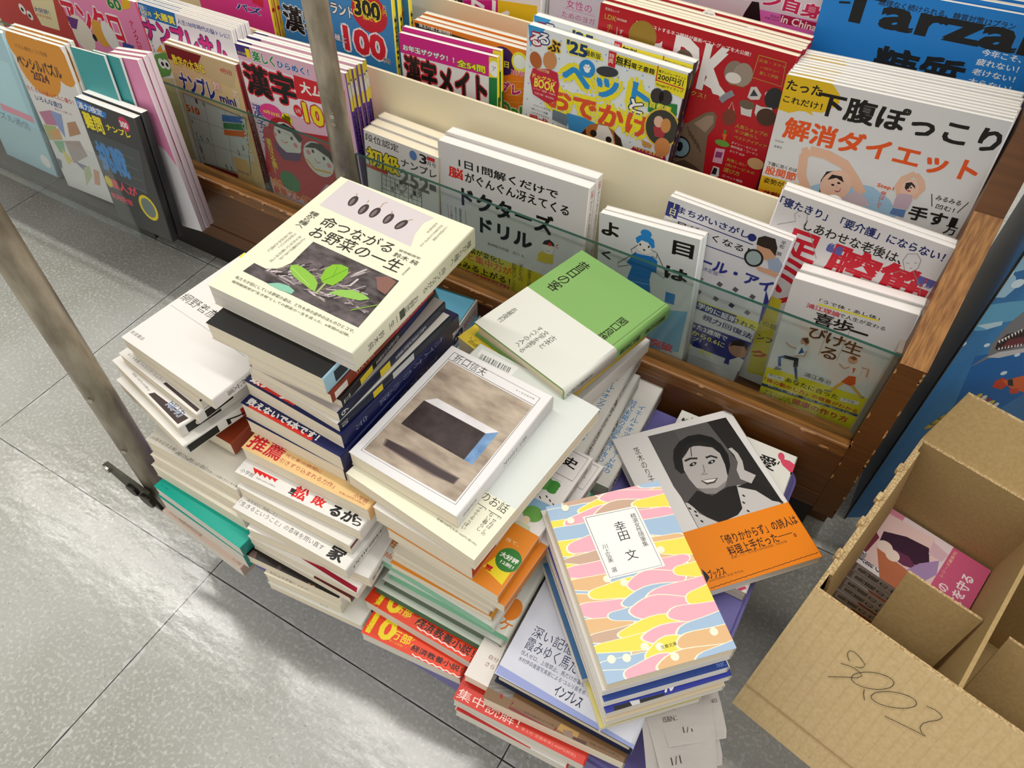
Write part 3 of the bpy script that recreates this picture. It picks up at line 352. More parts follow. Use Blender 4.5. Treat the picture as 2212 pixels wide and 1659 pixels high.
{'n':'paperback_book','l':'ivory vegetable book with five seeds and a green seedling, on top of the tall pile','p':[-0.4155,0.4046,0.439,0.0553,0.1666,0.1941,0.024],'c':'#f3f2d8','s':'#f3f2d8','sd':'R','pg':'grey','d':[('P',[(0.061,0.006),(0.742,0.036),(0.714,0.099),(0.73,0.198),(0.774,0.285),(0.07,0.257)],'#dcd3d6'),('E',0.222,0.138,0.0044,0.0088,'#3c3436',13),('E',0.22,0.145,0.0018,0.006,'#7c6f70',13),('E',0.326,0.166,0.0044,0.0088,'#3c3436',9),('E',0.323,0.172,0.0018,0.006,'#7c6f70',9),('E',0.405,0.158,0.0044,0.0088,'#3c3436',5),('E',0.403,0.164,0.0018,0.006,'#7c6f70',5),('E',0.509,0.162,0.0044,0.0088,'#3c3436',6),('E',0.507,0.168,0.0018,0.006,'#7c6f70',6),('E',0.608,0.168,0.0044,0.0088,'#3c3436',-8),('E',0.606,0.174,0.0018,0.006,'#7c6f70',-8),('L',[(0.403,0.111),(0.396,0.07),(0.413,0.055)],0.0008,'#a07a48'),('L',[(0.504,0.128),(0.484,0.101)],0.0008,'#a07a48'),('L',[(0.205,0.092),(0.197,0.076)],0.0008,'#a07a48'),('L',[(0.305,0.111),(0.301,0.09)],0.0008,'#a07a48'),('L',[(0.615,0.126),(0.639,0.104)],0.0008,'#a07a48'),('P',[(0.263,0.502),(0.886,0.517),(0.913,0.862),(0.091,0.845),(0.098,0.772),(0.187,0.775),(0.248,0.743),(0.278,0.68),(0.27,0.606)],'Nsoil'),('L',[(0.349,0.696),(0.363,0.676)],0.0021,'#b9adb0'),('L',[(0.281,0.754),(0.288,0.708)],0.0008,'#8d8286'),('L',[(0.647,0.6),(0.686,0.55)],0.001,'#8d8286'),('L',[(0.348,0.758),(0.44,0.755)],0.002,'#b9adb0'),('L',[(0.648,0.676),(0.67,0.633)],0.001,'#2b2426'),('L',[(0.222,0.79),(0.297,0.758)],0.0011,'#2b2426'),('L',[(0.558,0.782),(0.627,0.747)],0.0013,'#6d6266'),('L',[(0.315,0.741),(0.328,0.704)],0.0019,'#b9adb0'),('L',[(0.319,0.75),(0.353,0.712)],0.0022,'#8d8286'),('L',[(0.203,0.789),(0.256,0.755)],0.0009,'#d2c8c8'),('L',[(0.585,0.682),(0.668,0.689)],0.0008,'#b9adb0'),('L',[(0.554,0.678),(0.636,0.682)],0.0008,'#8d8286'),('L',[(0.317,0.693),(0.377,0.634)],0.0017,'#2b2426'),('L',[(0.804,0.756),(0.877,0.77)],0.0016,'#b9adb0'),('L',[(0.375,0.688),(0.455,0.706)],0.0011,'#b9adb0'),('L',[(0.364,0.735),(0.43,0.74)],0.0022,'#6d6266'),('L',[(0.231,0.794),(0.25,0.747)],0.0007,'#b9adb0'),('L',[(0.624,0.731),(0.709,0.701)],0.0015,'#6d6266'),('L',[(0.343,0.796),(0.371,0.785)],0.0018,'#d2c8c8'),('L',[(0.508,0.672),(0.534,0.651)],0.0014,'#8d8286'),('L',[(0.376,0.705),(0.476,0.696)],0.0014,'#b9adb0'),('L',[(0.511,0.767),(0.536,0.725)],0.0011,'#2b2426'),('L',[(0.568,0.798),(0.641,0.808)],0.0016,'#9a8d84'),('L',[(0.613,0.713),(0.614,0.677)],0.002,'#8d8286'),('L',[(0.369,0.76),(0.448,0.737)],0.0019,'#6d6266'),('L',[(0.301,0.778),(0.354,0.73)],0.0012,'#d2c8c8'),('L',[(0.213,0.793),(0.305,0.767)],0.0007,'#6d6266'),('L',[(0.252,0.793),(0.274,0.726)],0.0009,'#9a8d84'),('L',[(0.431,0.73),(0.465,0.699)],0.0019,'#8d8286'),('L',[(0.633,0.601),(0.675,0.53)],0.0019,'#d2c8c8'),('L',[(0.706,0.715),(0.754,0.654)],0.0017,'#2b2426'),('L',[(0.671,0.721),(0.767,0.722)],0.0013,'#b9adb0'),('L',[(0.498,0.78),(0.524,0.723)],0.0012,'#6d6266'),('L',[(0.677,0.662),(0.683,0.606)],0.0021,'#d2c8c8'),('L',[(0.415,0.773),(0.43,0.732)],0.0014,'#d2c8c8'),('L',[(0.592,0.782),(0.635,0.752)],0.002,'#d2c8c8'),('L',[(0.201,0.787),(0.215,0.755)],0.0019,'#d2c8c8'),('L',[(0.335,0.7),(0.383,0.654)],0.002,'#2b2426'),('L',[(0.54,0.785),(0.562,0.714)],0.0011,'#6d6266'),('L',[(0.226,0.78),(0.283,0.753)],0.0014,'#d2c8c8'),('L',[(0.653,0.68),(0.754,0.687)],0.0016,'#9a8d84'),('L',[(0.193,0.789),(0.28,0.796)],0.0019,'#6d6266'),('L',[(0.371,0.783),(0.446,0.759)],0.0013,'#8d8286'),('L',[(0.306,0.758),(0.371,0.704)],0.0013,'#6d6266'),('L',[(0.251,0.78),(0.314,0.799)],0.0012,'#6d6266'),('L',[(0.674,0.743),(0.713,0.671)],0.0016,'#8d8286'),('L',[(0.333,0.729),(0.394,0.746)],0.0016,'#6d6266'),('L',[(0.803,0.768),(0.89,0.759)],0.0021,'#8d8286'),('L',[(0.294,0.795),(0.393,0.805)],0.0007,'#b9adb0'),('L',[(0.243,0.752),(0.292,0.691)],0.0019,'#9a8d84'),('L',[(0.375,0.789),(0.426,0.776)],0.002,'#9a8d84'),('L',[(0.62,0.721),(0.666,0.691)],0.0019,'#6d6266'),('L',[(0.432,0.776),(0.46,0.751)],0.0006,'#8d8286'),('L',[(0.702,0.695),(0.778,0.696)],0.0012,'#d2c8c8'),('L',[(0.484,0.668),(0.545,0.697)],0.0022,'#2b2426'),('L',[(0.496,0.695),(0.501,0.662)],0.001,'#d2c8c8'),('L',[(0.756,0.759),(0.764,0.724)],0.0011,'#b9adb0'),('L',[(0.263,0.779),(0.327,0.752)],0.0021,'#2b2426'),('L',[(0.568,0.661),(0.611,0.586)],0.001,'#9a8d84'),('L',[(0.361,0.786),(0.441,0.773)],0.0016,'#8d8286'),('L',[(0.737,0.748),(0.802,0.737)],0.0018,'#6d6266'),('L',[(0.446,0.713),(0.506,0.731)],0.0014,'#6d6266'),('L',[(0.63,0.778),(0.659,0.749)],0.0013,'#b9adb0'),('L',[(0.332,0.764),(0.393,0.769)],0.0007,'#b9adb0'),('L',[(0.735,0.768),(0.771,0.757)],0.0014,'#9a8d84'),('L',[(0.531,0.783),(0.594,0.779)],0.002,'#9a8d84'),('L',[(0.711,0.676),(0.805,0.669)],0.0015,'#b9adb0'),('L',[(0.494,0.786),(0.567,0.8)],0.0019,'#d2c8c8'),('L',[(0.453,0.652),(0.49,0.602)],0.002,'#9a8d84'),('L',[(0.557,0.767),(0.629,0.771)],0.0019,'#b9adb0'),('L',[(0.776,0.781),(0.857,0.758)],0.0017,'#6d6266'),('L',[(0.34,0.741),(0.452,0.737)],0.0009,'#b9adb0'),('L',[(0.463,0.737),(0.497,0.688)],0.0009,'#b9adb0'),('L',[(0.363,0.754),(0.374,0.724)],0.0014,'#6d6266'),('L',[(0.596,0.625),(0.61,0.589)],0.0021,'#9a8d84'),('L',[(0.661,0.593),(0.7,0.536)],0.001,'#9a8d84'),('L',[(0.667,0.769),(0.695,0.742)],0.0016,'#b9adb0'),('L',[(0.244,0.753),(0.268,0.743)],0.0014,'#6d6266'),('L',[(0.625,0.766),(0.68,0.73)],0.0009,'#b9adb0'),('L',[(0.436,0.724),(0.5,0.67)],0.0021,'#9a8d84'),('L',[(0.711,0.683),(0.753,0.626)],0.001,'#b9adb0'),('L',[(0.363,0.788),(0.41,0.796)],0.0007,'#8d8286'),('L',[(0.564,0.754),(0.619,0.695)],0.0009,'#9a8d84'),('L',[(0.405,0.678),(0.441,0.654)],0.0022,'#8d8286'),('L',[(0.216,0.781),(0.285,0.792)],0.0015,'#8d8286'),('L',[(0.636,0.616),(0.681,0.552)],0.0017,'#b9adb0'),('L',[(0.67,0.766),(0.71,0.717)],0.0015,'#9a8d84'),('L',[(0.399,0.795),(0.443,0.756)],0.0022,'#8d8286'),('L',[(0.544,0.632),(0.538,0.591)],0.0021,'#b9adb0'),('L',[(0.531,0.68),(0.619,0.656)],0.0014,'#8d8286'),('L',[(0.628,0.691),(0.683,0.662)],0.0011,'#d2c8c8'),('L',[(0.668,0.773),(0.696,0.703)],0.0008,'#8d8286'),('L',[(0.312,0.731),(0.42,0.731)],0.0017,'#d2c8c8'),('L',[(0.394,0.764),(0.444,0.7)],0.0012,'#6d6266'),('L',[(0.286,0.781),(0.385,0.785)],0.0014,'#b9adb0'),('L',[(0.798,0.762),(0.839,0.701)],0.0022,'#6d6266'),('L',[(0.416,0.715),(0.431,0.66)],0.0006,'#9a8d84'),('L',[(0.549,0.666),(0.595,0.655)],0.0007,'#b9adb0'),('L',[(0.507,0.795),(0.532,0.743)],0.0016,'#6d6266'),('L',[(0.296,0.689),(0.345,0.648)],0.001,'#6d6266'),('L',[(0.393,0.712),(0.422,0.654)],0.0012,'#9a8d84'),('L',[(0.699,0.738),(0.74,0.699)],0.0016,'#6d6266'),('L',[(0.553,0.778),(0.626,0.78)],0.0007,'#9a8d84'),('L',[(0.589,0.797),(0.632,0.801)],0.0016,'#b9adb0'),('L',[(0.461,0.706),(0.553,0.685)],0.0007,'#6d6266'),('L',[(0.507,0.69),(0.561,0.634)],0.0016,'#2b2426'),('L',[(0.511,0.765),(0.504,0.724)],0.0021,'#b9adb0'),('L',[(0.742,0.772),(0.759,0.756)],0.0007,'#d2c8c8'),('L',[(0.56,0.624),(0.605,0.624)],0.0009,'#8d8286'),('L',[(0.302,0.789),(0.417,0.792)],0.0006,'#b9adb0'),('L',[(0.75,0.704),(0.766,0.642)],0.0014,'#2b2426'),('L',[(0.585,0.741),(0.638,0.72)],0.0017,'#b9adb0'),('L',[(0.26,0.793),(0.372,0.794)],0.0014,'#6d6266'),('L',[(0.329,0.717),(0.351,0.657)],0.0016,'#b9adb0'),('L',[(0.449,0.647),(0.451,0.616)],0.0016,'#2b2426'),('L',[(0.584,0.794),(0.6,0.769)],0.0013,'#6d6266'),('L',[(0.487,0.796),(0.572,0.762)],0.0006,'#6d6266'),('L',[(0.459,0.68),(0.55,0.657)],0.0018,'#9a8d84'),('L',[(0.405,0.713),(0.427,0.678)],0.0011,'#2b2426'),('L',[(0.594,0.722),(0.632,0.675)],0.002,'#8d8286'),('L',[(0.377,0.783),(0.429,0.734)],0.0019,'#8d8286'),('L',[(0.479,0.795),(0.517,0.778)],0.0007,'#b9adb0'),('L',[(0.729,0.741),(0.788,0.76)],0.0012,'#9a8d84'),('L',[(0.358,0.707),(0.423,0.704)],0.0011,'#b9adb0'),('L',[(0.305,0.69),(0.327,0.667)],0.0012,'#8d8286'),('L',[(0.445,0.765),(0.534,0.778)],0.0011,'#2b2426'),('L',[(0.63,0.632),(0.638,0.577)],0.0012,'#8d8286'),('L',[(0.508,0.79),(0.57,0.786)],0.0012,'#b9adb0'),('L',[(0.428,0.738),(0.459,0.67)],0.0008,'#8d8286'),('P',[(0.758,0.551),(0.819,0.52),(0.88,0.53),(0.887,0.629),(0.826,0.619)],'#8a6258'),('P',[(0.301,0.717),(0.292,0.694),(0.319,0.675),(0.381,0.681),(0.465,0.701),(0.514,0.728),(0.545,0.779),(0.514,0.78),(0.435,0.764),(0.361,0.749)],'#8fc447'),('P',[(0.499,0.694),(0.476,0.632),(0.486,0.589),(0.529,0.567),(0.58,0.568),(0.611,0.605),(0.613,0.657),(0.597,0.706),(0.532,0.714)],'#86c22e'),('P',[(0.614,0.754),(0.646,0.712),(0.715,0.681),(0.791,0.678),(0.836,0.69),(0.795,0.721),(0.708,0.741)],'#95c85a'),('P',[(0.277,0.852),(0.328,0.821),(0.392,0.812),(0.446,0.825),(0.448,0.849),(0.364,0.856)],'#8ccab0'),('L',[(0.558,0.788),(0.55,0.71)],0.0022,'#a8b878'),('L',[(0.303,0.705),(0.488,0.762)],0.0006,'#c0dc90'),('L',[(0.525,0.707),(0.584,0.576)],0.0008,'#5c9a1c'),('L',[(0.799,0.793),(0.899,0.702)],0.0015,'#7aa040'),('L',[(0.557,0.664),(0.521,0.587)],0.0005,'#5c9a1c'),('T','命つながる',0.183,0.3066,0.699,0.3864,'#15120f',{'b':-0.002}),('T','お野菜の一生',0.192,0.395,0.835,0.48,'#15120f',{'b':-0.002}),('T','種から種へ',0.07,0.314,0.132,0.453,'#2a2622',{'v':1}),('T','鈴木 純',0.729,0.3565,0.894,0.3885,'#2a2622',{}),('T','植物観察家',0.733,0.3278,0.882,0.3432,'#55504a',{}),('T','雷鳥社',0.867,0.415,0.88,0.478,'#55504a',{'v':1}),('T','私たちが目にしている野菜の姿は、どれも命の途中のほんのひとコマ。',0.093,0.882,0.916,0.902,'#4a453f',{}),('T','植物観察家が"生き物"としての野菜の一生を追った、6年間の記録。',0.1,0.915,0.913,0.931,'#4a453f',{}),('T','ふたばは種のときしか',0.193,0.504,0.213,0.691,'#77716a',{'v':1}),('T','みられない二枚のはっぱ',0.16,0.502,0.18,0.726,'#77716a',{'v':1}),('T','つぼみのさいご',0.119,0.5,0.138,0.625,'#77716a',{'v':1}),('T','はじめはみんな同じ',0.089,0.501,0.108,0.674,'#77716a',{'v':1}),('T','ことばからの花',0.844,0.066,0.864,0.19,'#77716a',{'v':1}),('T','ひだまりとよぶこと',0.811,0.067,0.83,0.258,'#77716a',{'v':1}),('T','それぞれです',0.774,0.066,0.794,0.157,'#77716a',{'v':1})],'s2':[('T','種から種へ 命つながる お野菜の一生',0.3,0.04,0.75,0.74,'#3a3632',{'v':1}),('T','鈴木純',0.3,0.78,0.7,0.9,'#3a3632',{'v':1}),('R',0.25,0.62,0.8,0.66,'#3c4436')],'g':'books in the tall back-left pile'},
{'n':'paperback_book','l':'orange red economics novel, the lower of the two, at the bottom of the middle pile','p':[-0.2417,0.2928,0.145,6.2277,0.1156,0.188,0.018],'c':'#e8401a','s':'#d8351a','sd':'R','pg':'grey','d':[('T','10',0.026,0.8571,0.291,0.988,'#f2d81e',{'b':0.038}),('T','万部',0.251,0.9021,0.456,0.9589,'#f2d81e',{'b':0.02}),('T','早くも突破！！',0.271,0.9662,0.442,0.9798,'#f2b81e',{}),('T','経済教養小説！',0.485,0.938,0.988,0.973,'#15120f',{'b':0.023}),('L',[(0.517,0.987),(0.559,0.995),(0.587,0.988),(0.629,0.995),(0.657,0.988),(0.698,0.996),(0.726,0.989),(0.767,0.996),(0.796,0.989),(0.836,0.997),(0.864,0.99),(0.905,0.997),(0.933,0.99),(0.973,0.998),(1.001,0.991)],0.0012,'#f4e8e0'),('L',[(0.022,0.926),(0.052,0.922)],0.001,'#f2a01e'),('L',[(0.015,0.953),(0.05,0.947)],0.001,'#f2a01e'),('L',[(0.063,0.968),(0.073,0.957)],0.001,'#f2a01e'),('L',[(0.455,0.926),(0.481,0.911)],0.001,'#f2a01e'),('L',[(0.468,0.954),(0.493,0.939)],0.001,'#f2a01e')],'g':'books in the middle pile'},
{'n':'paperback_book','l':'orange red economics novel, the upper of the two, under the green striped books','p':[-0.2357,0.3131,0.163,0.3609,0.1313,0.188,0.017],'c':'#e8401a','s':'#d8351a','sd':'R','pg':'grey','d':[('T','10',0.087,0.8662,0.304,0.988,'#f2d81e',{'b':0.038}),('T','万部',0.253,0.9182,0.401,0.9648,'#f2d81e',{'b':0.02}),('T','早くも突破！！',0.256,0.96,0.404,0.972,'#f2b81e',{}),('T','経済教養小説！',0.459,0.927,0.988,0.975,'#15120f',{'b':0.023}),('L',[(0.49,0.979),(0.53,0.986),(0.556,0.979),(0.595,0.986),(0.621,0.979),(0.66,0.986),(0.685,0.979),(0.724,0.986),(0.749,0.979),(0.788,0.986),(0.813,0.979),(0.851,0.986),(0.876,0.979),(0.914,0.986),(0.939,0.979)],0.0012,'#f4e8e0'),('L',[(0.08,0.966),(0.106,0.96)],0.001,'#f2a01e'),('L',[(0.078,0.994),(0.107,0.986)],0.001,'#f2a01e'),('L',[(0.122,1.006),(0.129,0.994)],0.001,'#f2a01e'),('L',[(0.459,0.941),(0.479,0.924)],0.001,'#f2a01e'),('L',[(0.474,0.969),(0.494,0.952)],0.001,'#f2a01e')],'g':'books in the middle pile'},
{'n':'hardcover_book','l':'pale book with a dark green edge line lying on the orange red novels','p':[-0.2276,0.3278,0.18,1.1816,0.1412,0.188,0.013],'c':'#c8d2c4','s':'#dcdcd2','sd':'R','hd':1,'pg':'grey','s2':[('T','森下さんの発酵本',0.25,0.1,0.75,0.8,'#15120f',{'v':1})],'g':'books in the middle pile','e':'#5a7a5c'},
{'n':'hardcover_book','l':'pale grey book with a green edge line, third above the orange red novels','p':[-0.2196,0.3343,0.193,1.2377,0.1416,0.188,0.013],'c':'#d4d6cc','s':'#dcdcd2','sd':'R','hd':1,'pg':'grey','s2':[('T','森下さんの発酵本',0.25,0.1,0.75,0.8,'#15120f',{'v':1})],'g':'books in the middle pile','e':'#6b7a66'},
{'n':'hardcover_book','l':'white book with a mint edge and an orange character on the right','p':[-0.215,0.3393,0.206,1.7231,0.1409,0.188,0.013],'c':'#e2e2da','s':'#dcdcd2','sd':'R','hd':1,'pg':'grey','d':[('T','ケ',0.892,0.9181,0.985,0.9809,'#e2801e',{'b':0.02}),('E',0.926,0.856,0.009,0.012,'#e8841e',0)],'s2':[('T','森下さんの発酵本',0.25,0.1,0.75,0.8,'#15120f',{'v':1})],'g':'books in the middle pile','e':'#8ac8a4'},
{'n':'hardcover_book','l':'white book with orange lettering at its left corner in the middle pile','p':[-0.2254,0.3396,0.219,-1.4951,0.1425,0.188,0.013],'c':'#dfe2dc','s':'#dcdcd2','sd':'R','hd':1,'pg':'grey','d':[('T','粗',0.012,0.854,0.1,0.914,'#e2801e',{'b':0.02}),('T','「抽',0.013,0.9445,0.104,0.9755,'#e2702e',{'b':0.008})],'s2':[('T','森下さんの発酵本',0.25,0.1,0.75,0.8,'#15120f',{'v':1})],'g':'books in the middle pile','e':'#9cd0b4'},
{'n':'paperback_book','l':'thin paperback with an orange cover peeking out below the cream ones','p':[-0.222,0.3409,0.232,1.3554,0.1169,0.188,0.01],'c':'#e08a20','s':'#d8982c','sd':'R','pg':'cream','g':'books in the middle pile'},
{'n':'paperback_book','l':'thin cream paperback, lower of the two below the orange covers','p':[-0.2212,0.3431,0.242,-0.2579,0.1141,0.188,0.008],'c':'#d9d2c0','s':'#d6cfbf','sd':'R','pg':'cream','g':'books in the middle pile'},
{'n':'paperback_book','l':'thin cream paperback, upper of the two below the orange covers','p':[-0.2187,0.345,0.25,-0.176,0.1167,0.188,0.008],'c':'#d9d2c0','s':'#d6cfbf','sd':'R','pg':'cream','g':'books in the middle pile'},
{'n':'paperback_book','l':'orange banded history comic with a green round sticker, the lower of two alike','p':[-0.208,0.3487,0.258,-3.3453,0.128,0.1854,0.015],'c':'#e6e2e0','s':'#e4e0de','sd':'R','pg':'cream','d':[('R',0,0.6,1,1,'#e2871a'),('R',0,0,1,0.6,'#e6e2e0'),('P',[(0.69,0.885),(0.724,0.803),(0.889,0.818),(0.891,0.914)],'#f0da1e'),('E',0.821,0.78,0.0125,0.0125,'#2f7d2e',0),('T','大好評',0.74,0.7519,0.895,0.7841,'#f4f4e8',{'b':0.038}),('T','12刷！',0.775,0.7943,0.887,0.8167,'#f4f4e8',{'b':0.02}),('T','！',0.698,0.8516,0.767,0.8944,'#c8201c',{'b':0.048}),('T','当て、',0.707,0.672,0.82,0.692,'#f4e0c0',{}),('T','史',0.8,0.06,0.93,0.13,'#15120f',{'b':0.03}),('T','農耕の',0.62,0.06,0.76,0.3,'#15120f',{'v':1,'b':0.01}),('L',[(0.5,0.02),(0.97,0.02),(0.97,0.2),(0.5,0.2)],0.0005,'#15120f'),('L',[(0.75,0.2),(0.75,0.24),(0.9,0.24)],0.0004,'#8a8680'),('E',0.66,0.27,0.0055,0.004,'#5aa04a',0),('E',0.73,0.27,0.0055,0.004,'#3f8a34',0),('E',0.8,0.27,0.0055,0.004,'#5aa04a',0),('E',0.87,0.27,0.0055,0.004,'#3f8a34',0),('E',0.66,0.292,0.0055,0.004,'#5aa04a',0),('E',0.73,0.292,0.0055,0.004,'#3f8a34',0),('E',0.8,0.292,0.0055,0.004,'#5aa04a',0),('E',0.87,0.292,0.0055,0.004,'#3f8a34',0),('E',0.66,0.314,0.0055,0.004,'#5aa04a',0),('E',0.73,0.314,0.0055,0.004,'#3f8a34',0),('E',0.8,0.314,0.0055,0.004,'#5aa04a',0),('E',0.87,0.314,0.0055,0.004,'#3f8a34',0),('L',[(0.62,0.36),(0.64,0.37)],0.0012,'#15120f'),('L',[(0.66,0.372),(0.68,0.382)],0.0012,'#15120f'),('L',[(0.7,0.384),(0.72,0.394)],0.0012,'#15120f'),('L',[(0.74,0.36),(0.76,0.37)],0.0012,'#15120f'),('L',[(0.78,0.372),(0.8,0.382)],0.0012,'#15120f'),('L',[(0.82,0.384),(0.84,0.394)],0.0012,'#15120f'),('L',[(0.86,0.36),(0.88,0.37)],0.0012,'#15120f'),('L',[(0.9,0.372),(0.92,0.382)],0.0012,'#15120f'),('L',[(0.94,0.384),(0.96,0.394)],0.0012,'#15120f'),('P',[(0.55,0.42),(0.98,0.4),(0.98,0.47),(0.6,0.48)],'#8ab4d4'),('E',0.62,0.52,0.009,0.008,'#6aa44a',0),('E',0.72,0.5,0.011,0.008,'#7ab05a',0),('E',0.86,0.5,0.01,0.009,'#6aa44a',0),('E',0.7,0.55,0.0045,0.005,'#e8d4b4',0),('E',0.84,0.555,0.0045,0.005,'#e8d4b4',0),('P',[(0.66,0.575),(0.76,0.575),(0.78,0.6),(0.64,0.6)],'#d8d4a8'),('P',[(0.8,0.575),(0.9,0.575),(0.92,0.6),(0.78,0.6)],'#c8d0b0')],'s2':[('R',0,0.6,1,1,'#dc8422'),('T','絵で知る農耕の歴史',0.25,0.05,0.75,0.56,'#15120f',{'v':1})],'g':'books in the middle pile'},
{'n':'paperback_book','l':'orange banded history comic with a green round sticker, the upper of two alike','p':[-0.2163,0.343,0.273,-2.0986,0.128,0.1788,0.017],'c':'#e6e2e0','s':'#e4e0de','sd':'R','pg':'cream','d':[('R',0,0.6,1,1,'#e2871a'),('R',0,0,1,0.6,'#e6e2e0'),('P',[(0.78,0.906),(0.816,0.824),(0.976,0.842),(0.976,0.939)],'#f0da1e'),('E',0.911,0.803,0.0125,0.0125,'#2f7d2e',0),('T','大好評',0.833,0.7744,0.983,0.8066,'#f4f4e8',{'b':0.038}),('T','12刷！',0.866,0.8177,0.975,0.8403,'#f4f4e8',{'b':0.02}),('T','！',0.789,0.88,0.856,0.91,'#c8201c',{'b':0.048}),('T','当て、',0.803,0.692,0.913,0.714,'#f4e0c0',{}),('T','史',0.8,0.06,0.93,0.13,'#15120f',{'b':0.03}),('T','農耕の',0.62,0.06,0.76,0.3,'#15120f',{'v':1,'b':0.01}),('L',[(0.5,0.02),(0.97,0.02),(0.97,0.2),(0.5,0.2)],0.0005,'#15120f'),('L',[(0.75,0.2),(0.75,0.24),(0.9,0.24)],0.0004,'#8a8680'),('E',0.66,0.27,0.0055,0.004,'#5aa04a',0),('E',0.73,0.27,0.0055,0.004,'#3f8a34',0),('E',0.8,0.27,0.0055,0.004,'#5aa04a',0),('E',0.87,0.27,0.0055,0.004,'#3f8a34',0),('E',0.66,0.292,0.0055,0.004,'#5aa04a',0),('E',0.73,0.292,0.0055,0.004,'#3f8a34',0),('E',0.8,0.292,0.0055,0.004,'#5aa04a',0),('E',0.87,0.292,0.0055,0.004,'#3f8a34',0),('E',0.66,0.314,0.0055,0.004,'#5aa04a',0),('E',0.73,0.314,0.0055,0.004,'#3f8a34',0),('E',0.8,0.314,0.0055,0.004,'#5aa04a',0),('E',0.87,0.314,0.0055,0.004,'#3f8a34',0),('L',[(0.62,0.36),(0.64,0.37)],0.0012,'#15120f'),('L',[(0.66,0.372),(0.68,0.382)],0.0012,'#15120f'),('L',[(0.7,0.384),(0.72,0.394)],0.0012,'#15120f'),('L',[(0.74,0.36),(0.76,0.37)],0.0012,'#15120f'),('L',[(0.78,0.372),(0.8,0.382)],0.0012,'#15120f'),('L',[(0.82,0.384),(0.84,0.394)],0.0012,'#15120f'),('L',[(0.86,0.36),(0.88,0.37)],0.0012,'#15120f'),('L',[(0.9,0.372),(0.92,0.382)],0.0012,'#15120f'),('L',[(0.94,0.384),(0.96,0.394)],0.0012,'#15120f'),('P',[(0.55,0.42),(0.98,0.4),(0.98,0.47),(0.6,0.48)],'#8ab4d4'),('E',0.62,0.52,0.009,0.008,'#6aa44a',0),('E',0.72,0.5,0.011,0.008,'#7ab05a',0),('E',0.86,0.5,0.01,0.009,'#6aa44a',0),('E',0.7,0.55,0.0045,0.005,'#e8d4b4',0),('E',0.84,0.555,0.0045,0.005,'#e8d4b4',0),('P',[(0.66,0.575),(0.76,0.575),(0.78,0.6),(0.64,0.6)],'#d8d4a8'),('P',[(0.8,0.575),(0.9,0.575),(0.92,0.6),(0.78,0.6)],'#c8d0b0')],'s2':[('R',0,0.6,1,1,'#dc8422'),('T','絵で知る農耕の歴史',0.25,0.05,0.75,0.56,'#15120f',{'v':1})],'g':'books in the middle pile'},
{'n':'paperback_book','l':'thick cream paged book with a red and white spine directly under the pale banded one','p':[-0.2369,0.353,0.29,-2.2788,0.1133,0.195,0.025],'c':'#e6e2dc','s':'#ece8e4','sd':'R','pg':'cream','s2':[('R',0,0.8,1,1,'#b83a20'),('T','そこんところ',0.2,0.3,0.8,0.78,'#15120f',{'v':1})],'g':'books in the middle pile'},
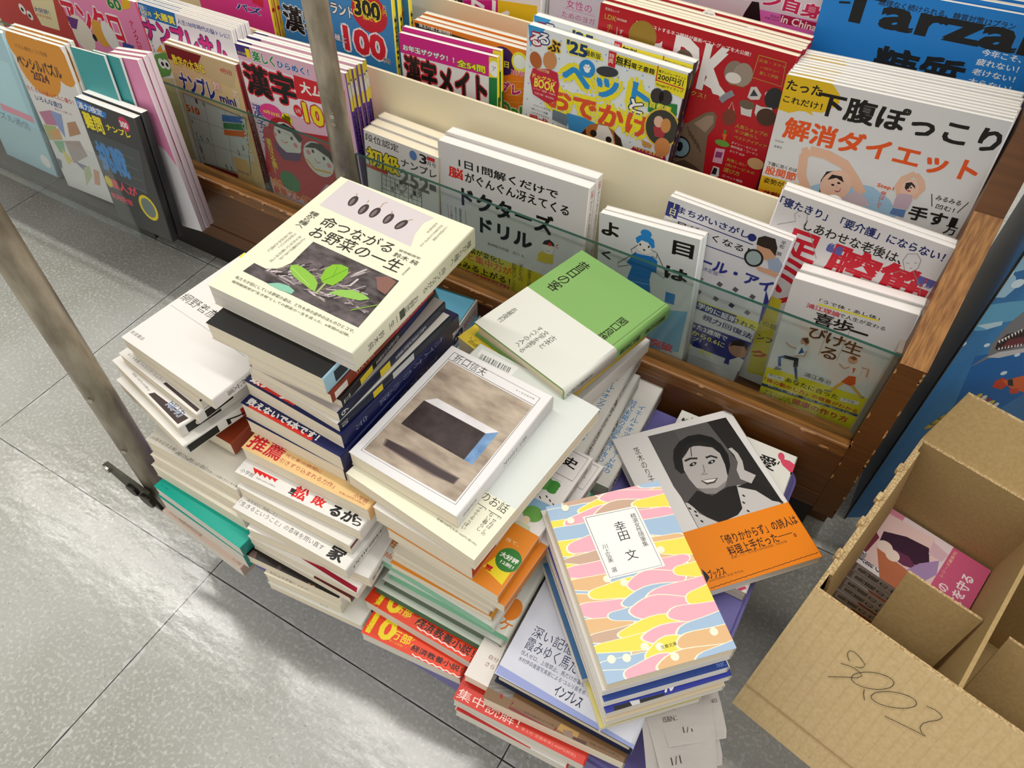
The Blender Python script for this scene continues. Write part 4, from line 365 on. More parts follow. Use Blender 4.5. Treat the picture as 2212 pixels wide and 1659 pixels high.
{'n':'bound_book','l':'large pale book with a cream paper band and a barcode sticker in the middle pile','p':[-0.2466,0.3633,0.315,-5.5981,0.1536,0.208,0.018],'c':'#e3e8e4','s':'#dfe6e0','sd':'L','ob':(0.3,'#f4f2da'),'pg':'cream','d':[('P',[(0.044,0.025),(0.356,0.02),(0.358,0.083),(0.052,0.071)],'#fafaf8'),('P',[(0.074,0.054),(0.077,0.054),(0.088,0.089),(0.085,0.09)],'#15120f'),('P',[(0.083,0.053),(0.087,0.053),(0.098,0.089),(0.094,0.089)],'#15120f'),('P',[(0.092,0.053),(0.094,0.053),(0.105,0.088),(0.103,0.089)],'#15120f'),('P',[(0.103,0.052),(0.108,0.052),(0.119,0.088),(0.114,0.088)],'#15120f'),('P',[(0.11,0.052),(0.114,0.052),(0.125,0.087),(0.121,0.088)],'#15120f'),('P',[(0.122,0.051),(0.124,0.051),(0.135,0.087),(0.133,0.087)],'#15120f'),('P',[(0.129,0.051),(0.133,0.051),(0.144,0.086),(0.14,0.087)],'#15120f'),('P',[(0.14,0.05),(0.143,0.05),(0.154,0.086),(0.151,0.086)],'#15120f'),('P',[(0.148,0.05),(0.153,0.05),(0.164,0.085),(0.159,0.086)],'#15120f'),('P',[(0.156,0.049),(0.158,0.049),(0.169,0.085),(0.167,0.085)],'#15120f'),('P',[(0.169,0.049),(0.172,0.049),(0.183,0.084),(0.18,0.084)],'#15120f'),('P',[(0.174,0.049),(0.18,0.048),(0.19,0.084),(0.185,0.084)],'#15120f'),('P',[(0.186,0.048),(0.188,0.048),(0.199,0.083),(0.197,0.084)],'#15120f'),('P',[(0.193,0.048),(0.197,0.047),(0.207,0.083),(0.203,0.083)],'#15120f'),('P',[(0.204,0.047),(0.207,0.047),(0.217,0.082),(0.214,0.083)],'#15120f'),('P',[(0.211,0.047),(0.213,0.047),(0.223,0.082),(0.221,0.082)],'#15120f'),('P',[(0.224,0.046),(0.229,0.046),(0.239,0.081),(0.234,0.082)],'#15120f'),('P',[(0.23,0.046),(0.233,0.046),(0.243,0.081),(0.24,0.081)],'#15120f'),('P',[(0.238,0.045),(0.24,0.045),(0.25,0.081),(0.248,0.081)],'#15120f'),('P',[(0.25,0.045),(0.254,0.044),(0.264,0.08),(0.26,0.08)],'#15120f'),('P',[(0.256,0.044),(0.258,0.044),(0.268,0.08),(0.266,0.08)],'#15120f'),('P',[(0.267,0.044),(0.272,0.044),(0.282,0.079),(0.277,0.079)],'#15120f'),('P',[(0.277,0.043),(0.28,0.043),(0.29,0.079),(0.287,0.079)],'#15120f'),('P',[(0.283,0.043),(0.285,0.043),(0.295,0.078),(0.293,0.078)],'#15120f'),('P',[(0.294,0.042),(0.298,0.042),(0.308,0.078),(0.304,0.078)],'#15120f'),('P',[(0.301,0.042),(0.304,0.042),(0.314,0.077),(0.311,0.077)],'#15120f'),('P',[(0.31,0.042),(0.315,0.041),(0.325,0.077),(0.32,0.077)],'#15120f')],'od':[('T','のお話',0.773,0.6983,0.96,0.7487,'#15120f',{'b':-0.002}),('L',[(0.789,0.772),(0.852,0.772),(0.853,0.782)],0.0006,'#15120f'),('L',[(0.867,0.772),(0.962,0.77),(0.96,0.78)],0.0006,'#15120f'),('T','「せねば」の',0.924,0.77,0.952,0.885,'#15120f',{'v':1}),('T','ない暮らし',0.884,0.774,0.915,0.88,'#15120f',{'v':1}),('T','イケてるっぽい',0.809,0.777,0.837,0.912,'#15120f',{'v':1}),('T','定価1540円(本体1400円+税10%)',0.658,0.9314,0.952,0.9446,'#3a3632',{})],'g':'books in the middle pile'},
{'n':'paperback_book','l':'white literature paperback with a dark block painting on top of the middle pile','p':[-0.2677,0.3562,0.333,-2.9363,0.125,0.163,0.02],'c':'#f4f2f3','s':'#f1eff0','sd':'R','pg':'cream','d':[('L',[(0.061,0.039),(0.917,0.053),(0.931,0.942),(0.066,0.95),(0.061,0.039)],0.0006,'#5a5a5a'),('L',[(0.066,0.106),(0.913,0.121)],0.0006,'#5a5a5a'),('T','折口信夫',0.098,0.0378,0.412,0.1022,'#15120f',{'b':-0.004}),('T','ちくま日本文学',0.71,0.074,0.885,0.087,'#4a453f',{}),('P',[(0.076,0.116),(0.912,0.131),(0.916,0.928),(0.078,0.938)],'Nbeige'),('P',[(0.166,0.458),(0.754,0.456),(0.757,0.677),(0.158,0.674)],'Ndark'),('P',[(0.166,0.458),(0.242,0.401),(0.831,0.405),(0.754,0.456)],'Nwhite'),('P',[(0.754,0.456),(0.831,0.405),(0.835,0.68),(0.757,0.677)],'Nblue'),('P',[(0.147,0.806),(0.405,0.787),(0.648,0.791),(0.827,0.79),(0.827,0.843),(0.648,0.863),(0.411,0.864),(0.169,0.856)],'#93837a'),('P',[(0.16,0.806),(0.412,0.795),(0.654,0.798),(0.821,0.795),(0.819,0.842),(0.641,0.856),(0.404,0.857),(0.177,0.852)],'#6e5f5c'),('P',[(0.172,0.806),(0.419,0.802),(0.661,0.805),(0.814,0.8),(0.811,0.841),(0.634,0.849),(0.397,0.85),(0.185,0.848)],'#4a3e3f')],'s2':[('T','折口信夫',0.3,0.3,0.75,0.55,'#6a6560',{'v':1}),('T','筑摩書房',0.35,0.82,0.65,0.95,'#8a857f',{'v':1})],'g':'books in the middle pile'},
{'n':'paperback_book','l':'red and white reading book, lowest of the near pile at the bottom edge','p':[-0.11,0.2876,0.145,4.279,0.1197,0.21,0.018],'c':'#e4dfd8','s':'#c8301e','sd':'R','pg':'grey','d':[('L',[(0.007,0.992),(0.681,1.005)],0.004,'#c8322a')],'g':'books in the near pile'},
{'n':'paperback_book','l':'red reading comprehension book with white characters in the near pile','p':[-0.1054,0.2916,0.163,4.5701,0.1372,0.21,0.018],'c':'#cc3020','s':'#c8301e','sd':'R','pg':'grey','d':[('T','集中読解！',0.012,0.94,0.495,0.988,'#f2dcd4',{'b':-0.002}),('T','「ミッドサマー',0.015,0.9156,0.179,0.9294,'#5a1a12',{}),('T','青土社 定価本体2,400円(税別)',0.519,0.9715,0.925,0.988,'#e89a86',{}),('T','古',0.012,0.8735,0.063,0.9035,'#f0d0c8',{}),('E',0.026,1.009,0.0012,0.0012,'#f4f0ea',0),('E',0.084,1.011,0.0012,0.0012,'#f4f0ea',0),('E',0.142,1.012,0.0012,0.0012,'#f4f0ea',0),('E',0.199,1.014,0.0012,0.0012,'#f4f0ea',0),('E',0.256,1.015,0.0012,0.0012,'#f4f0ea',0),('E',0.312,1.017,0.0012,0.0012,'#f4f0ea',0),('E',0.368,1.018,0.0012,0.0012,'#f4f0ea',0),('E',0.424,1.019,0.0012,0.0012,'#f4f0ea',0),('E',0.479,1.021,0.0012,0.0012,'#f4f0ea',0),('E',0.534,1.022,0.0012,0.0012,'#f4f0ea',0),('E',0.589,1.024,0.0012,0.0012,'#f4f0ea',0),('E',0.643,1.025,0.0012,0.0012,'#f4f0ea',0),('E',0.697,1.027,0.0012,0.0012,'#f4f0ea',0),('E',0.751,1.028,0.0012,0.0012,'#f4f0ea',0),('E',0.804,1.029,0.0012,0.0012,'#f4f0ea',0),('E',0.857,1.031,0.0012,0.0012,'#f4f0ea',0)],'g':'books in the near pile'},
{'n':'paperback_book','l':'brown paperback with a red ruled label under the blue hardcover','p':[-0.0786,0.2994,0.181,6.4334,0.1408,0.2,0.019],'c':'#7a5a38','s':'#6a4a30','sd':'R','pg':'cream','d':[('L',[(0.199,0.96),(0.186,0.989),(0.506,1.005),(0.524,0.983)],0.0022,'#7c1424'),('T','シリウス編集部(講談社)からお届け',0.211,0.9745,0.518,0.9865,'#2e2418',{}),('P',[(0.539,0.957),(0.67,0.96),(0.666,0.998),(0.527,0.988)],'#b08a44'),('P',[(0.561,0.978),(0.625,0.968),(0.646,0.998),(0.603,1.018)],'#8a7062'),('P',[(0.64,0.986),(0.733,0.984),(0.734,1.023),(0.643,1.019)],'#4e2a24'),('T','定価1,760円(10%税込)',0.75,0.977,0.953,0.988,'#2e2418',{}),('L',[(0.101,0.962),(0.118,0.956)],0.004,'#8c1420')],'g':'books in the near pile'},
{'n':'hardcover_book','l':'blue hardcover about horses in mist with a pale paper band, on the near pile','p':[-0.07,0.3085,0.2,2.4381,0.1393,0.19,0.022],'c':'#7d86b8','s':'#8a94c4','sd':'R','hd':1,'ob':(0.62,'Nfog'),'pg':'cream','od':[('T','深い記憶',0.097,0.6857,0.41,0.7463,'#1c2450',{}),('T','霞みゆく馬たち',0.095,0.7551,0.542,0.8209,'#1c2450',{}),('T','住人ゼロ、上陸禁止、馬だけが暮らす島',0.092,0.8304,0.63,0.8546,'#252b52',{}),('T','木村伊兵衛賞写真家による“ユルリ島をめぐる”',0.096,0.8649,0.66,0.8891,'#252b52',{}),('T','インプレス',0.404,0.8976,0.598,0.9554,'#1a2046',{'b':0.023}),('P',[(-0,0.951),(0.999,0.985),(1.006,1.006),(0.006,0.996)],'#94a0d4')],'g':'books in the near pile','e':'#141c3e'},
{'n':'paperback_book','l':'small white paperback with red characters squeezed between the orange novels and the blue hardcover','p':[-0.1424,0.2777,0.185,3.4266,0.0526,0.15,0.015],'c':'#e6dfd8','s':'#ddd6ce','sd':'R','pg':'cream','d':[('T','自分',0.252,0.8079,0.443,0.8381,'#7a2a24',{}),('T','さら',0.25,0.8591,0.433,0.8879,'#7a2a24',{})],'g':'books in the near pile'},
{'n':'paperback_book','l':'paperback with pink, yellow and blue patchwork cover and white title box, on the twisted pile','p':[-0.0568,0.3258,0.293,45.7102,0.1155,0.1724,0.015],'c':'#eec79a','s':'#f0ece2','sd':'R','pg':'cream','d':[('R',0.002,0.002,0.998,0.998,'#eec79a'),('B',0.0424,-0.0012,0.3197,0.0426,'#a9c4df',8.8624),('B',0.3561,0.007,0.2132,0.0453,'#cfae98',-2.5493),('B',0.7195,0.0032,0.2834,0.0475,'#f2b3c2',3.2479),('B',1.0182,-0.0082,0.2021,0.0507,'#a9c4df',-3.0472),('B',-0.1396,0.0734,0.3089,0.0458,'#f2b3c2',5.4554),('B',0.1713,0.0744,0.27,0.0539,'#a9c4df',3.3173),('B',0.4945,0.076,0.2441,0.0435,'#f5e45c',0.6246),('B',0.7712,0.0686,0.3185,0.0473,'#f2b3c2',11.3287),('B',0.1056,0.1351,0.3298,0.0393,'#f5e45c',2.0074),('B',0.3934,0.1318,0.2881,0.0567,'#f2b3c2',0.3164),('B',0.6039,0.1304,0.2574,0.0601,'#cfae98',-1.8465),('B',1.0131,0.1314,0.3116,0.0423,'#f5e45c',4.9487),('B',-0.0984,0.2246,0.3077,0.0481,'#f2b3c2',2.14),('B',0.2032,0.201,0.321,0.0614,'#a9c4df',5.4839),('B',0.6097,0.2061,0.2552,0.0585,'#f5e45c',6.2694),('B',0.7761,0.2061,0.2362,0.0565,'#f2b3c2',1.2633),('B',0.0174,0.2738,0.2292,0.0533,'#f5e45c',-3.7519),('B',0.339,0.2751,0.2822,0.058,'#f2b3c2',-1.8282),('B',0.6518,0.2795,0.232,0.0527,'#e8bd8a',7.6063),('B',0.9254,0.2767,0.333,0.0592,'#a9c4df',5.6565),('B',-0.1026,0.3456,0.2717,0.0441,'#a9c4df',7.8373),('B',0.2027,0.3628,0.2835,0.045,'#cfae98',-1.1931),('B',0.5653,0.346,0.2671,0.0537,'#f5e45c',5.8539),('B',0.7719,0.365,0.2286,0.0384,'#e8bd8a',0.3071),('B',0.0413,0.4151,0.2395,0.0507,'#f5e45c',11.569),('B',0.2948,0.4354,0.3373,0.0538,'#f2b3c2',7.0595),('B',0.6835,0.4282,0.3293,0.0494,'#e8bd8a',1.7196),('B',0.9499,0.4145,0.2891,0.0496,'#f5e45c',7.688),('B',-0.119,0.4868,0.2765,0.0557,'#a9c4df',10.4031),('B',0.2579,0.504,0.3281,0.0464,'#e8bd8a',6.9623),('B',0.5941,0.5056,0.3322,0.0387,'#a9c4df',3.9988),('B',0.7623,0.4941,0.2017,0.0397,'#f2b3c2',-2.5496),('B',-0.0115,0.5771,0.3019,0.0473,'#e8bd8a',7.7606),('B',0.373,0.5671,0.2758,0.0504,'#f5e45c',4.2325),('B',0.6396,0.5675,0.2322,0.0548,'#f2b3c2',3.956),('B',0.9983,0.5621,0.2016,0.0452,'#f5e45c',6.8502),('B',-0.1376,0.6451,0.248,0.0603,'#a9c4df',3.973),('B',0.1786,0.643,0.2278,0.0483,'#f2b3c2',8.8958),('B',0.5963,0.6362,0.2816,0.0456,'#a9c4df',-1.8212),('B',0.8394,0.6441,0.333,0.0446,'#f2b3c2',-1.2939),('B',0.0421,0.7202,0.3163,0.0472,'#e8bd8a',4.3196),('B',0.3875,0.7089,0.2105,0.0388,'#a9c4df',9.9653),('B',0.5966,0.7047,0.2496,0.0536,'#f2b3c2',5.0246),('B',1.0026,0.7089,0.2035,0.0579,'#f5e45c',-0.2015),('B',-0.1475,0.7926,0.2161,0.0406,'#f5e45c',4.5663),('B',0.2424,0.792,0.2958,0.0428,'#cfae98',3.6023),('B',0.4786,0.7871,0.2749,0.0389,'#f5e45c',-0.3767),('B',0.8846,0.7857,0.2729,0.0527,'#f2b3c2',8.0993),('B',0.033,0.8617,0.2122,0.0604,'#a9c4df',7.558),('B',0.3008,0.8447,0.3242,0.0382,'#f5e45c',4.8002),('B',0.6944,0.8591,0.3322,0.0491,'#f2b3c2',6.4212),('B',0.9328,0.8608,0.3118,0.0602,'#a9c4df',-2.0243),('B',-0.1312,0.9345,0.3368,0.0509,'#f5e45c',8.6526),('B',0.1913,0.9315,0.2488,0.04,'#a9c4df',3.0544),('B',0.538,0.9227,0.204,0.0574,'#f5e45c',-2.9751),('B',0.888,0.9238,0.2961,0.06,'#e8bd8a',3.529),('B',0.13,0.9944,0.2949,0.0486,'#a9c4df',10.079),('B',0.3726,0.9841,0.231,0.0506,'#f2b3c2',0.6427),('B',0.7066,0.9945,0.3181,0.0514,'#e8bd8a',0.9872),('B',0.961,1.0029,0.2853,0.0453,'#a9c4df',-1.7416),('E',0.54,0.287,0.0036,0.0036,'#f8f4dc',0),('E',0.498,0.416,0.0036,0.0036,'#f8f4dc',0),('E',0.153,0.035,0.0036,0.0036,'#f8f4dc',0),('E',0.389,0.536,0.0036,0.0036,'#f8f4dc',0),('E',0.09,0.892,0.0036,0.0036,'#f8f4dc',0),('E',0.54,0.96,0.0036,0.0036,'#f8f4dc',0),('E',0.16,0.118,0.0036,0.0036,'#f8f4dc',0),('E',0.2,0.905,0.0036,0.0036,'#f8f4dc',0),('E',0.463,0.896,0.0036,0.0036,'#f8f4dc',0),('E',0.77,0.41,0.0036,0.0036,'#f8f4dc',0),('E',0.272,0.493,0.0036,0.0036,'#f8f4dc',0),('E',0.356,0.877,0.0036,0.0036,'#f8f4dc',0),('E',0.892,0.895,0.0036,0.0036,'#f8f4dc',0),('P',[(0.264,0.113),(0.728,0.123),(0.75,0.504),(0.281,0.5)],'#fbfaf4'),('L',[(0.283,0.124),(0.71,0.133),(0.729,0.494),(0.297,0.491),(0.283,0.124)],0.0005,'#4a4a46'),('T','幸田 文',0.483,0.191,0.577,0.425,'#15120f',{'v':1}),('T','精選女性随筆集',0.647,0.164,0.693,0.371,'#15120f',{'v':1}),('T','川上弘美 選',0.33,0.302,0.374,0.468,'#15120f',{'v':1}),('T','文春文庫',0.466,0.8921,0.591,0.9109,'#15120f',{})],'g':'small paperbacks in the twisted pile'},
{'n':'paperback_book','l':'plain white paperback right under the patchwork cover one','p':[-0.0594,0.3277,0.28,45.8654,0.1193,0.1774,0.013],'c':'#e8e4de','s':'#e2ddd4','sd':'R','pg':'white','g':'small paperbacks in the twisted pile'},
{'n':'paperback_book','l':'blue watercolour paperback with a handwritten word under the patchwork one','p':[-0.0547,0.3224,0.267,45.4882,0.1159,0.1746,0.013],'c':'#1c3f8c','s':'#e2ddd4','sd':'R','pg':'white','d':[('P',[(0.059,1.01),(0.529,1.003),(0.981,1.026),(0.968,1.052),(0.387,1.051),(0.029,1.025)],'#16306e'),('T','nor.',0.905,0.9701,0.972,0.988,'#7aa0d8',{})],'g':'small paperbacks in the twisted pile'},
{'n':'paperback_book','l':'royal blue paperback with white brush marks in the twisted pile','p':[-0.0495,0.3185,0.255,46.4239,0.1183,0.1715,0.012],'c':'#20309a','s':'#20309a','sd':'R','pg':'grey','d':[('P',[(0.072,0.978),(0.466,0.987),(0.44,1.011),(0.065,1.001)],'#141414'),('P',[(0.194,0.977),(0.269,0.981),(0.26,1.015),(0.207,1.011)],'#d8d8da'),('T','ル',0.464,0.934,0.554,0.988,'#f0f0f4',{'b':0.038})],'g':'small paperbacks in the twisted pile'},
{'n':'paperback_book','l':'beige edged paperback with a black cover strip in the twisted pile','p':[-0.0489,0.3143,0.243,46.3933,0.1128,0.1714,0.012],'c':'#cdbb9c','s':'#e2ddd4','sd':'R','pg':'grey','d':[('P',[(0.015,0.882),(0.118,0.886),(0.097,0.962),(-0.005,0.958)],'#14120e')],'g':'small paperbacks in the twisted pile'},
{'n':'paperback_book','l':'paperback with a blue gradient cover jutting out at the left of the twisted pile','p':[-0.0658,0.3201,0.232,46.3067,0.1086,0.1184,0.011],'c':'#33618e','s':'#e2ddd4','sd':'R','pg':'grey','g':'small paperbacks in the twisted pile'},
{'n':'paperback_book','l':'pale yellow edged paperback, lowest of the twisted pile','p':[-0.0466,0.2991,0.222,46.1518,0.0975,0.144,0.01],'c':'#e6dc8c','s':'#e2ddd4','sd':'R','pg':'grey','g':'small paperbacks in the twisted pile'},
{'n':'paperback_book','l':'book with a black and white portrait of a smiling woman and an orange band','p':[-0.0327,0.529,0.164,47.9401,0.1616,0.2155,0.014],'c':'#e9e6e4','s':'#e9e6e4','sd':'R','ob':(0.335,'#f58a0c'),'pg':'white','d':[('P',[(0.271,0.04),(0.929,0.049),(0.962,0.719),(0.284,0.729)],'#5c5856'),('P',[(0.271,0.04),(0.486,0.044),(0.494,0.297),(0.515,0.544),(0.289,0.517),(0.266,0.393)],'#545050'),('P',[(0.769,0.047),(0.928,0.051),(0.945,0.455),(0.956,0.647),(0.842,0.493),(0.806,0.278)],'#24201f'),('P',[(0.368,0.223),(0.408,0.168),(0.476,0.128),(0.566,0.106),(0.659,0.113),(0.739,0.155),(0.774,0.215),(0.781,0.291),(0.75,0.357),(0.693,0.415),(0.692,0.379),(0.659,0.335),(0.456,0.324),(0.368,0.33),(0.342,0.289)],'#131010'),('P',[(0.705,0.487),(0.787,0.497),(0.853,0.564),(0.939,0.656),(0.96,0.715),(0.645,0.718),(0.494,0.719),(0.455,0.674),(0.646,0.633)],'#cfcbc8'),('P',[(0.287,0.504),(0.32,0.516),(0.344,0.587),(0.447,0.672),(0.59,0.669),(0.669,0.63),(0.71,0.672),(0.688,0.716),(0.286,0.725)],'#cdc9c6'),('P',[(0.302,0.505),(0.412,0.453),(0.499,0.507),(0.642,0.481),(0.71,0.488),(0.656,0.627),(0.6,0.655),(0.458,0.67),(0.382,0.62),(0.34,0.562)],'#1a1716'),('P',[(0.704,0.495),(0.848,0.485),(0.923,0.555),(0.965,0.662),(0.894,0.633),(0.822,0.548)],'#1e1a19'),('P',[(0.806,0.255),(0.835,0.253),(0.856,0.299),(0.854,0.354),(0.829,0.411),(0.888,0.46),(0.821,0.501),(0.763,0.457),(0.774,0.398),(0.816,0.354),(0.822,0.301)],'#c4bfbc'),('P',[(0.433,0.238),(0.492,0.187),(0.594,0.178),(0.685,0.204),(0.726,0.269),(0.714,0.348),(0.684,0.421),(0.624,0.477),(0.533,0.502),(0.462,0.486),(0.422,0.438),(0.403,0.373),(0.401,0.311)],'#b9b3b0'),('P',[(0.422,0.438),(0.462,0.486),(0.533,0.502),(0.624,0.477),(0.663,0.443),(0.565,0.471),(0.473,0.454)],'#8c8684'),('P',[(0.413,0.251),(0.458,0.198),(0.546,0.153),(0.65,0.159),(0.722,0.213),(0.741,0.263),(0.695,0.22),(0.609,0.188),(0.542,0.176),(0.485,0.213)],'#1c1918'),('L',[(0.441,0.258),(0.492,0.252),(0.543,0.263)],0.0028,'#2a2625'),('L',[(0.605,0.273),(0.65,0.27),(0.688,0.293)],0.0028,'#2a2625'),('E',0.488,0.291,0.0052,0.0022,'#22201f',12),('E',0.63,0.308,0.0052,0.0022,'#22201f',12),('E',0.492,0.291,0.0012,0.0012,'#d8d4d0',0),('E',0.634,0.308,0.0012,0.0012,'#d8d4d0',0),('L',[(0.558,0.312),(0.539,0.357),(0.506,0.367),(0.554,0.373)],0.0012,'#7c7674'),('P',[(0.476,0.403),(0.538,0.405),(0.61,0.414),(0.567,0.438),(0.506,0.436)],'#4a4240'),('P',[(0.49,0.406),(0.54,0.409),(0.595,0.416),(0.565,0.427),(0.515,0.424)],'#ece8e4'),('L',[(0.545,0.172),(0.509,0.242)],0.001,'#1c1918'),('E',0.324,0.57,0.0011,0.002,'#26221f',30),('E',0.333,0.633,0.0011,0.002,'#26221f',30),('E',0.409,0.691,0.0011,0.002,'#26221f',30),('E',0.561,0.695,0.0011,0.002,'#26221f',30),('E',0.616,0.703,0.0011,0.002,'#26221f',30),('E',0.498,0.728,0.0011,0.002,'#26221f',30),('E',0.669,0.679,0.0011,0.002,'#26221f',30),('E',0.319,0.594,0.0011,0.002,'#26221f',30),('E',0.685,0.65,0.0011,0.002,'#26221f',30),('E',0.688,0.597,0.0011,0.002,'#26221f',30),('E',0.716,0.558,0.0011,0.002,'#26221f',30),('E',0.297,0.544,0.0011,0.002,'#26221f',30),('T','茨木のり子',0.114,0.091,0.16,0.337,'#3a3632',{'v':1})],'od':[('T','「倚りかからず」の詩人は',0.399,0.7405,0.978,0.7985,'#3a1c0c',{'b':0.016}),('T','料理上手だった──。',0.397,0.8055,0.911,0.8635,'#3a1c0c',{'b':0.016}),('T','自筆レシピ／茨木家の台所実見図／日記抄録',0.397,0.8628,0.823,0.8772,'#6a4420',{}),('T','ブックス',0.19,0.8955,0.31,0.9465,'#2a1c10',{'b':0.02}),('T','1600円(税別) 文芸 平凡社',0.169,0.945,0.428,0.959,'#5a3c1c',{}),('P',[(0.164,0.878),(0.184,0.912),(0.188,0.935),(0.151,0.955)],'#1c2236'),('L',[(0.158,0.986),(0.176,0.988),(0.198,0.985),(0.216,0.988),(0.239,0.984),(0.257,0.987),(0.279,0.984),(0.297,0.987),(0.319,0.983),(0.337,0.986),(0.36,0.983),(0.378,0.985),(0.401,0.982),(0.419,0.985),(0.441,0.981),(0.46,0.984),(0.482,0.981),(0.501,0.983),(0.524,0.98),(0.542,0.983),(0.565,0.979),(0.583,0.982),(0.606,0.979),(0.625,0.982),(0.648,0.978),(0.666,0.981),(0.689,0.978),(0.708,0.98),(0.731,0.977),(0.75,0.98),(0.773,0.976),(0.792,0.979),(0.815,0.976),(0.834,0.978),(0.858,0.975),(0.876,0.978),(0.9,0.974),(0.919,0.977),(0.943,0.974),(0.961,0.977),(0.985,0.973)],0.0007,'#5a340c')]},
{'n':'paperback_book','l':'white picture book with a pink turtle under the portrait book','p':[-0.034,0.5405,0.145,1.4488,0.1521,0.2046,0.018],'c':'#ecebe2','s':'#e8e6de','sd':'R','pg':'cream','d':[('T','愛',0.722,0.0775,0.867,0.1745,'#15120f',{'b':0.02}),('P',[(0.883,0.077),(0.893,0.055),(0.95,0.05),(1.003,0.064),(1.012,0.119),(0.986,0.13),(0.911,0.102)],'#e0506c'),('E',0.878,0.043,0.004,0.006,'#e0506c',20),('L',[(0.88,0.085),(0.873,0.112)],0.0015,'#15120f'),('L',[(0.997,0.125),(0.997,0.143)],0.003,'#15120f'),('P',[(0.031,0.073),(0.043,0.051),(0.066,0.073),(0.052,0.091)],'#3a3630'),('P',[(0.059,0.078),(0.068,0.05),(0.087,0.065),(0.073,0.082)],'#8a8a80'),('P',[(0.073,0.055),(0.092,0.049),(0.108,0.056),(0.093,0.073)],'#c8b040'),('P',[(0.1,0.06),(0.105,0.024),(0.128,0.047),(0.114,0.065)],'#3a3630'),('P',[(0.115,0.038),(0.13,0.023),(0.149,0.039),(0.135,0.056)],'#8a8a80'),('P',[(0.93,0.996),(0.97,0.965),(0.989,0.971),(0.946,1.008)],'#e04a7a')]},
{'n':'paperback_book','l':'thick white philosophy book on the purple deck, lowest of three alike','p':[-0.2083,0.5683,0.145,1.5072,0.13,0.1822,0.027],'c':'#e6e3dd','s':'#e0ddd6','sd':'R','pg':'cream','d':[('T','イェール×オックスフォード卒の',0.86,0.26,0.94,0.9,'#4a8cc4',{'v':1,'b':0.012}),('T','前代未聞の哲学教授が放つ',0.76,0.24,0.84,0.84,'#4a8cc4',{'v':1,'b':0.012}),('T','い、ギー',0.55,0.08,0.68,0.4,'#15120f',{'v':1,'b':0.04}),('E',0.5,0.86,0.013,0.013,'#c81e1e',0),('T','万部',0.42,0.82,0.58,0.92,'#f2f0ea',{'v':1}),('L',[(0.73,0.87),(0.7261,0.8836),(0.7148,0.8951),(0.6981,0.9026),(0.6785,0.905),(0.6592,0.9018),(0.6431,0.8936),(0.6329,0.8817),(0.6301,0.868),(0.6352,0.8545),(0.6473,0.8435),(0.6646,0.8367),(0.6844,0.8351),(0.7034,0.8391),(0.7188,0.8479),(0.728,0.8602),(0.7297,0.8741)],0.0012,'#15120f')],'s2':[('T','このあたりでそろそろ哲学入門',0.2,0.03,0.6,0.42,'#15120f',{'v':1,'b':0.015}),('T','死の上における',0.12,0.44,0.88,0.92,'#15120f',{'v':1,'b':0.045})],'g':'books in the pile by the rack glass'},
{'n':'paperback_book','l':'thick white philosophy book in the middle of three alike near the rack','p':[-0.235,0.5513,0.172,2.9647,0.13,0.1624,0.027],'c':'#e6e3dd','s':'#e0ddd6','sd':'R','pg':'cream','d':[('T','イェール×オックスフォード卒の',0.86,0.26,0.94,0.9,'#4a8cc4',{'v':1,'b':0.012}),('T','前代未聞の哲学教授が放つ',0.76,0.24,0.84,0.84,'#4a8cc4',{'v':1,'b':0.012}),('T','い、ギー',0.55,0.08,0.68,0.4,'#15120f',{'v':1,'b':0.04}),('E',0.5,0.86,0.013,0.013,'#c81e1e',0),('T','万部',0.42,0.82,0.58,0.92,'#f2f0ea',{'v':1}),('L',[(0.73,0.87),(0.7261,0.8836),(0.7148,0.8951),(0.6981,0.9026),(0.6785,0.905),(0.6592,0.9018),(0.6431,0.8936),(0.6329,0.8817),(0.6301,0.868),(0.6352,0.8545),(0.6473,0.8435),(0.6646,0.8367),(0.6844,0.8351),(0.7034,0.8391),(0.7188,0.8479),(0.728,0.8602),(0.7297,0.8741)],0.0012,'#15120f')],'s2':[('T','このあたりでそろそろ哲学入門',0.2,0.03,0.6,0.42,'#15120f',{'v':1,'b':0.015}),('T','死の上における',0.12,0.44,0.88,0.92,'#15120f',{'v':1,'b':0.045})],'g':'books in the pile by the rack glass'},
{'n':'paperback_book','l':'thick white philosophy book, topmost of three alike near the rack','p':[-0.2435,0.5587,0.199,2.4486,0.13,0.1843,0.027],'c':'#e6e3dd','s':'#e0ddd6','sd':'R','pg':'cream','d':[('T','イェール×オックスフォード卒の',0.86,0.26,0.94,0.9,'#4a8cc4',{'v':1,'b':0.012}),('T','前代未聞の哲学教授が放つ',0.76,0.24,0.84,0.84,'#4a8cc4',{'v':1,'b':0.012}),('T','い、ギー',0.55,0.08,0.68,0.4,'#15120f',{'v':1,'b':0.04}),('E',0.5,0.86,0.013,0.013,'#c81e1e',0),('T','万部',0.42,0.82,0.58,0.92,'#f2f0ea',{'v':1}),('L',[(0.73,0.87),(0.7261,0.8836),(0.7148,0.8951),(0.6981,0.9026),(0.6785,0.905),(0.6592,0.9018),(0.6431,0.8936),(0.6329,0.8817),(0.6301,0.868),(0.6352,0.8545),(0.6473,0.8435),(0.6646,0.8367),(0.6844,0.8351),(0.7034,0.8391),(0.7188,0.8479),(0.728,0.8602),(0.7297,0.8741)],0.0012,'#15120f')],'s2':[('T','このあたりでそろそろ哲学入門',0.2,0.03,0.6,0.42,'#15120f',{'v':1,'b':0.015}),('T','死の上における',0.12,0.44,0.88,0.92,'#15120f',{'v':1,'b':0.045})],'g':'books in the pile by the rack glass'},
{'n':'paperback_book','l':'book with bare white page edges between the green hardcover and the white philosophy books','p':[-0.262,0.56,0.226,-8,0.13,0.188,0.02],'c':'#e3ddd2','s':'#e3ddd2','sd':'L','pg':'grey'},
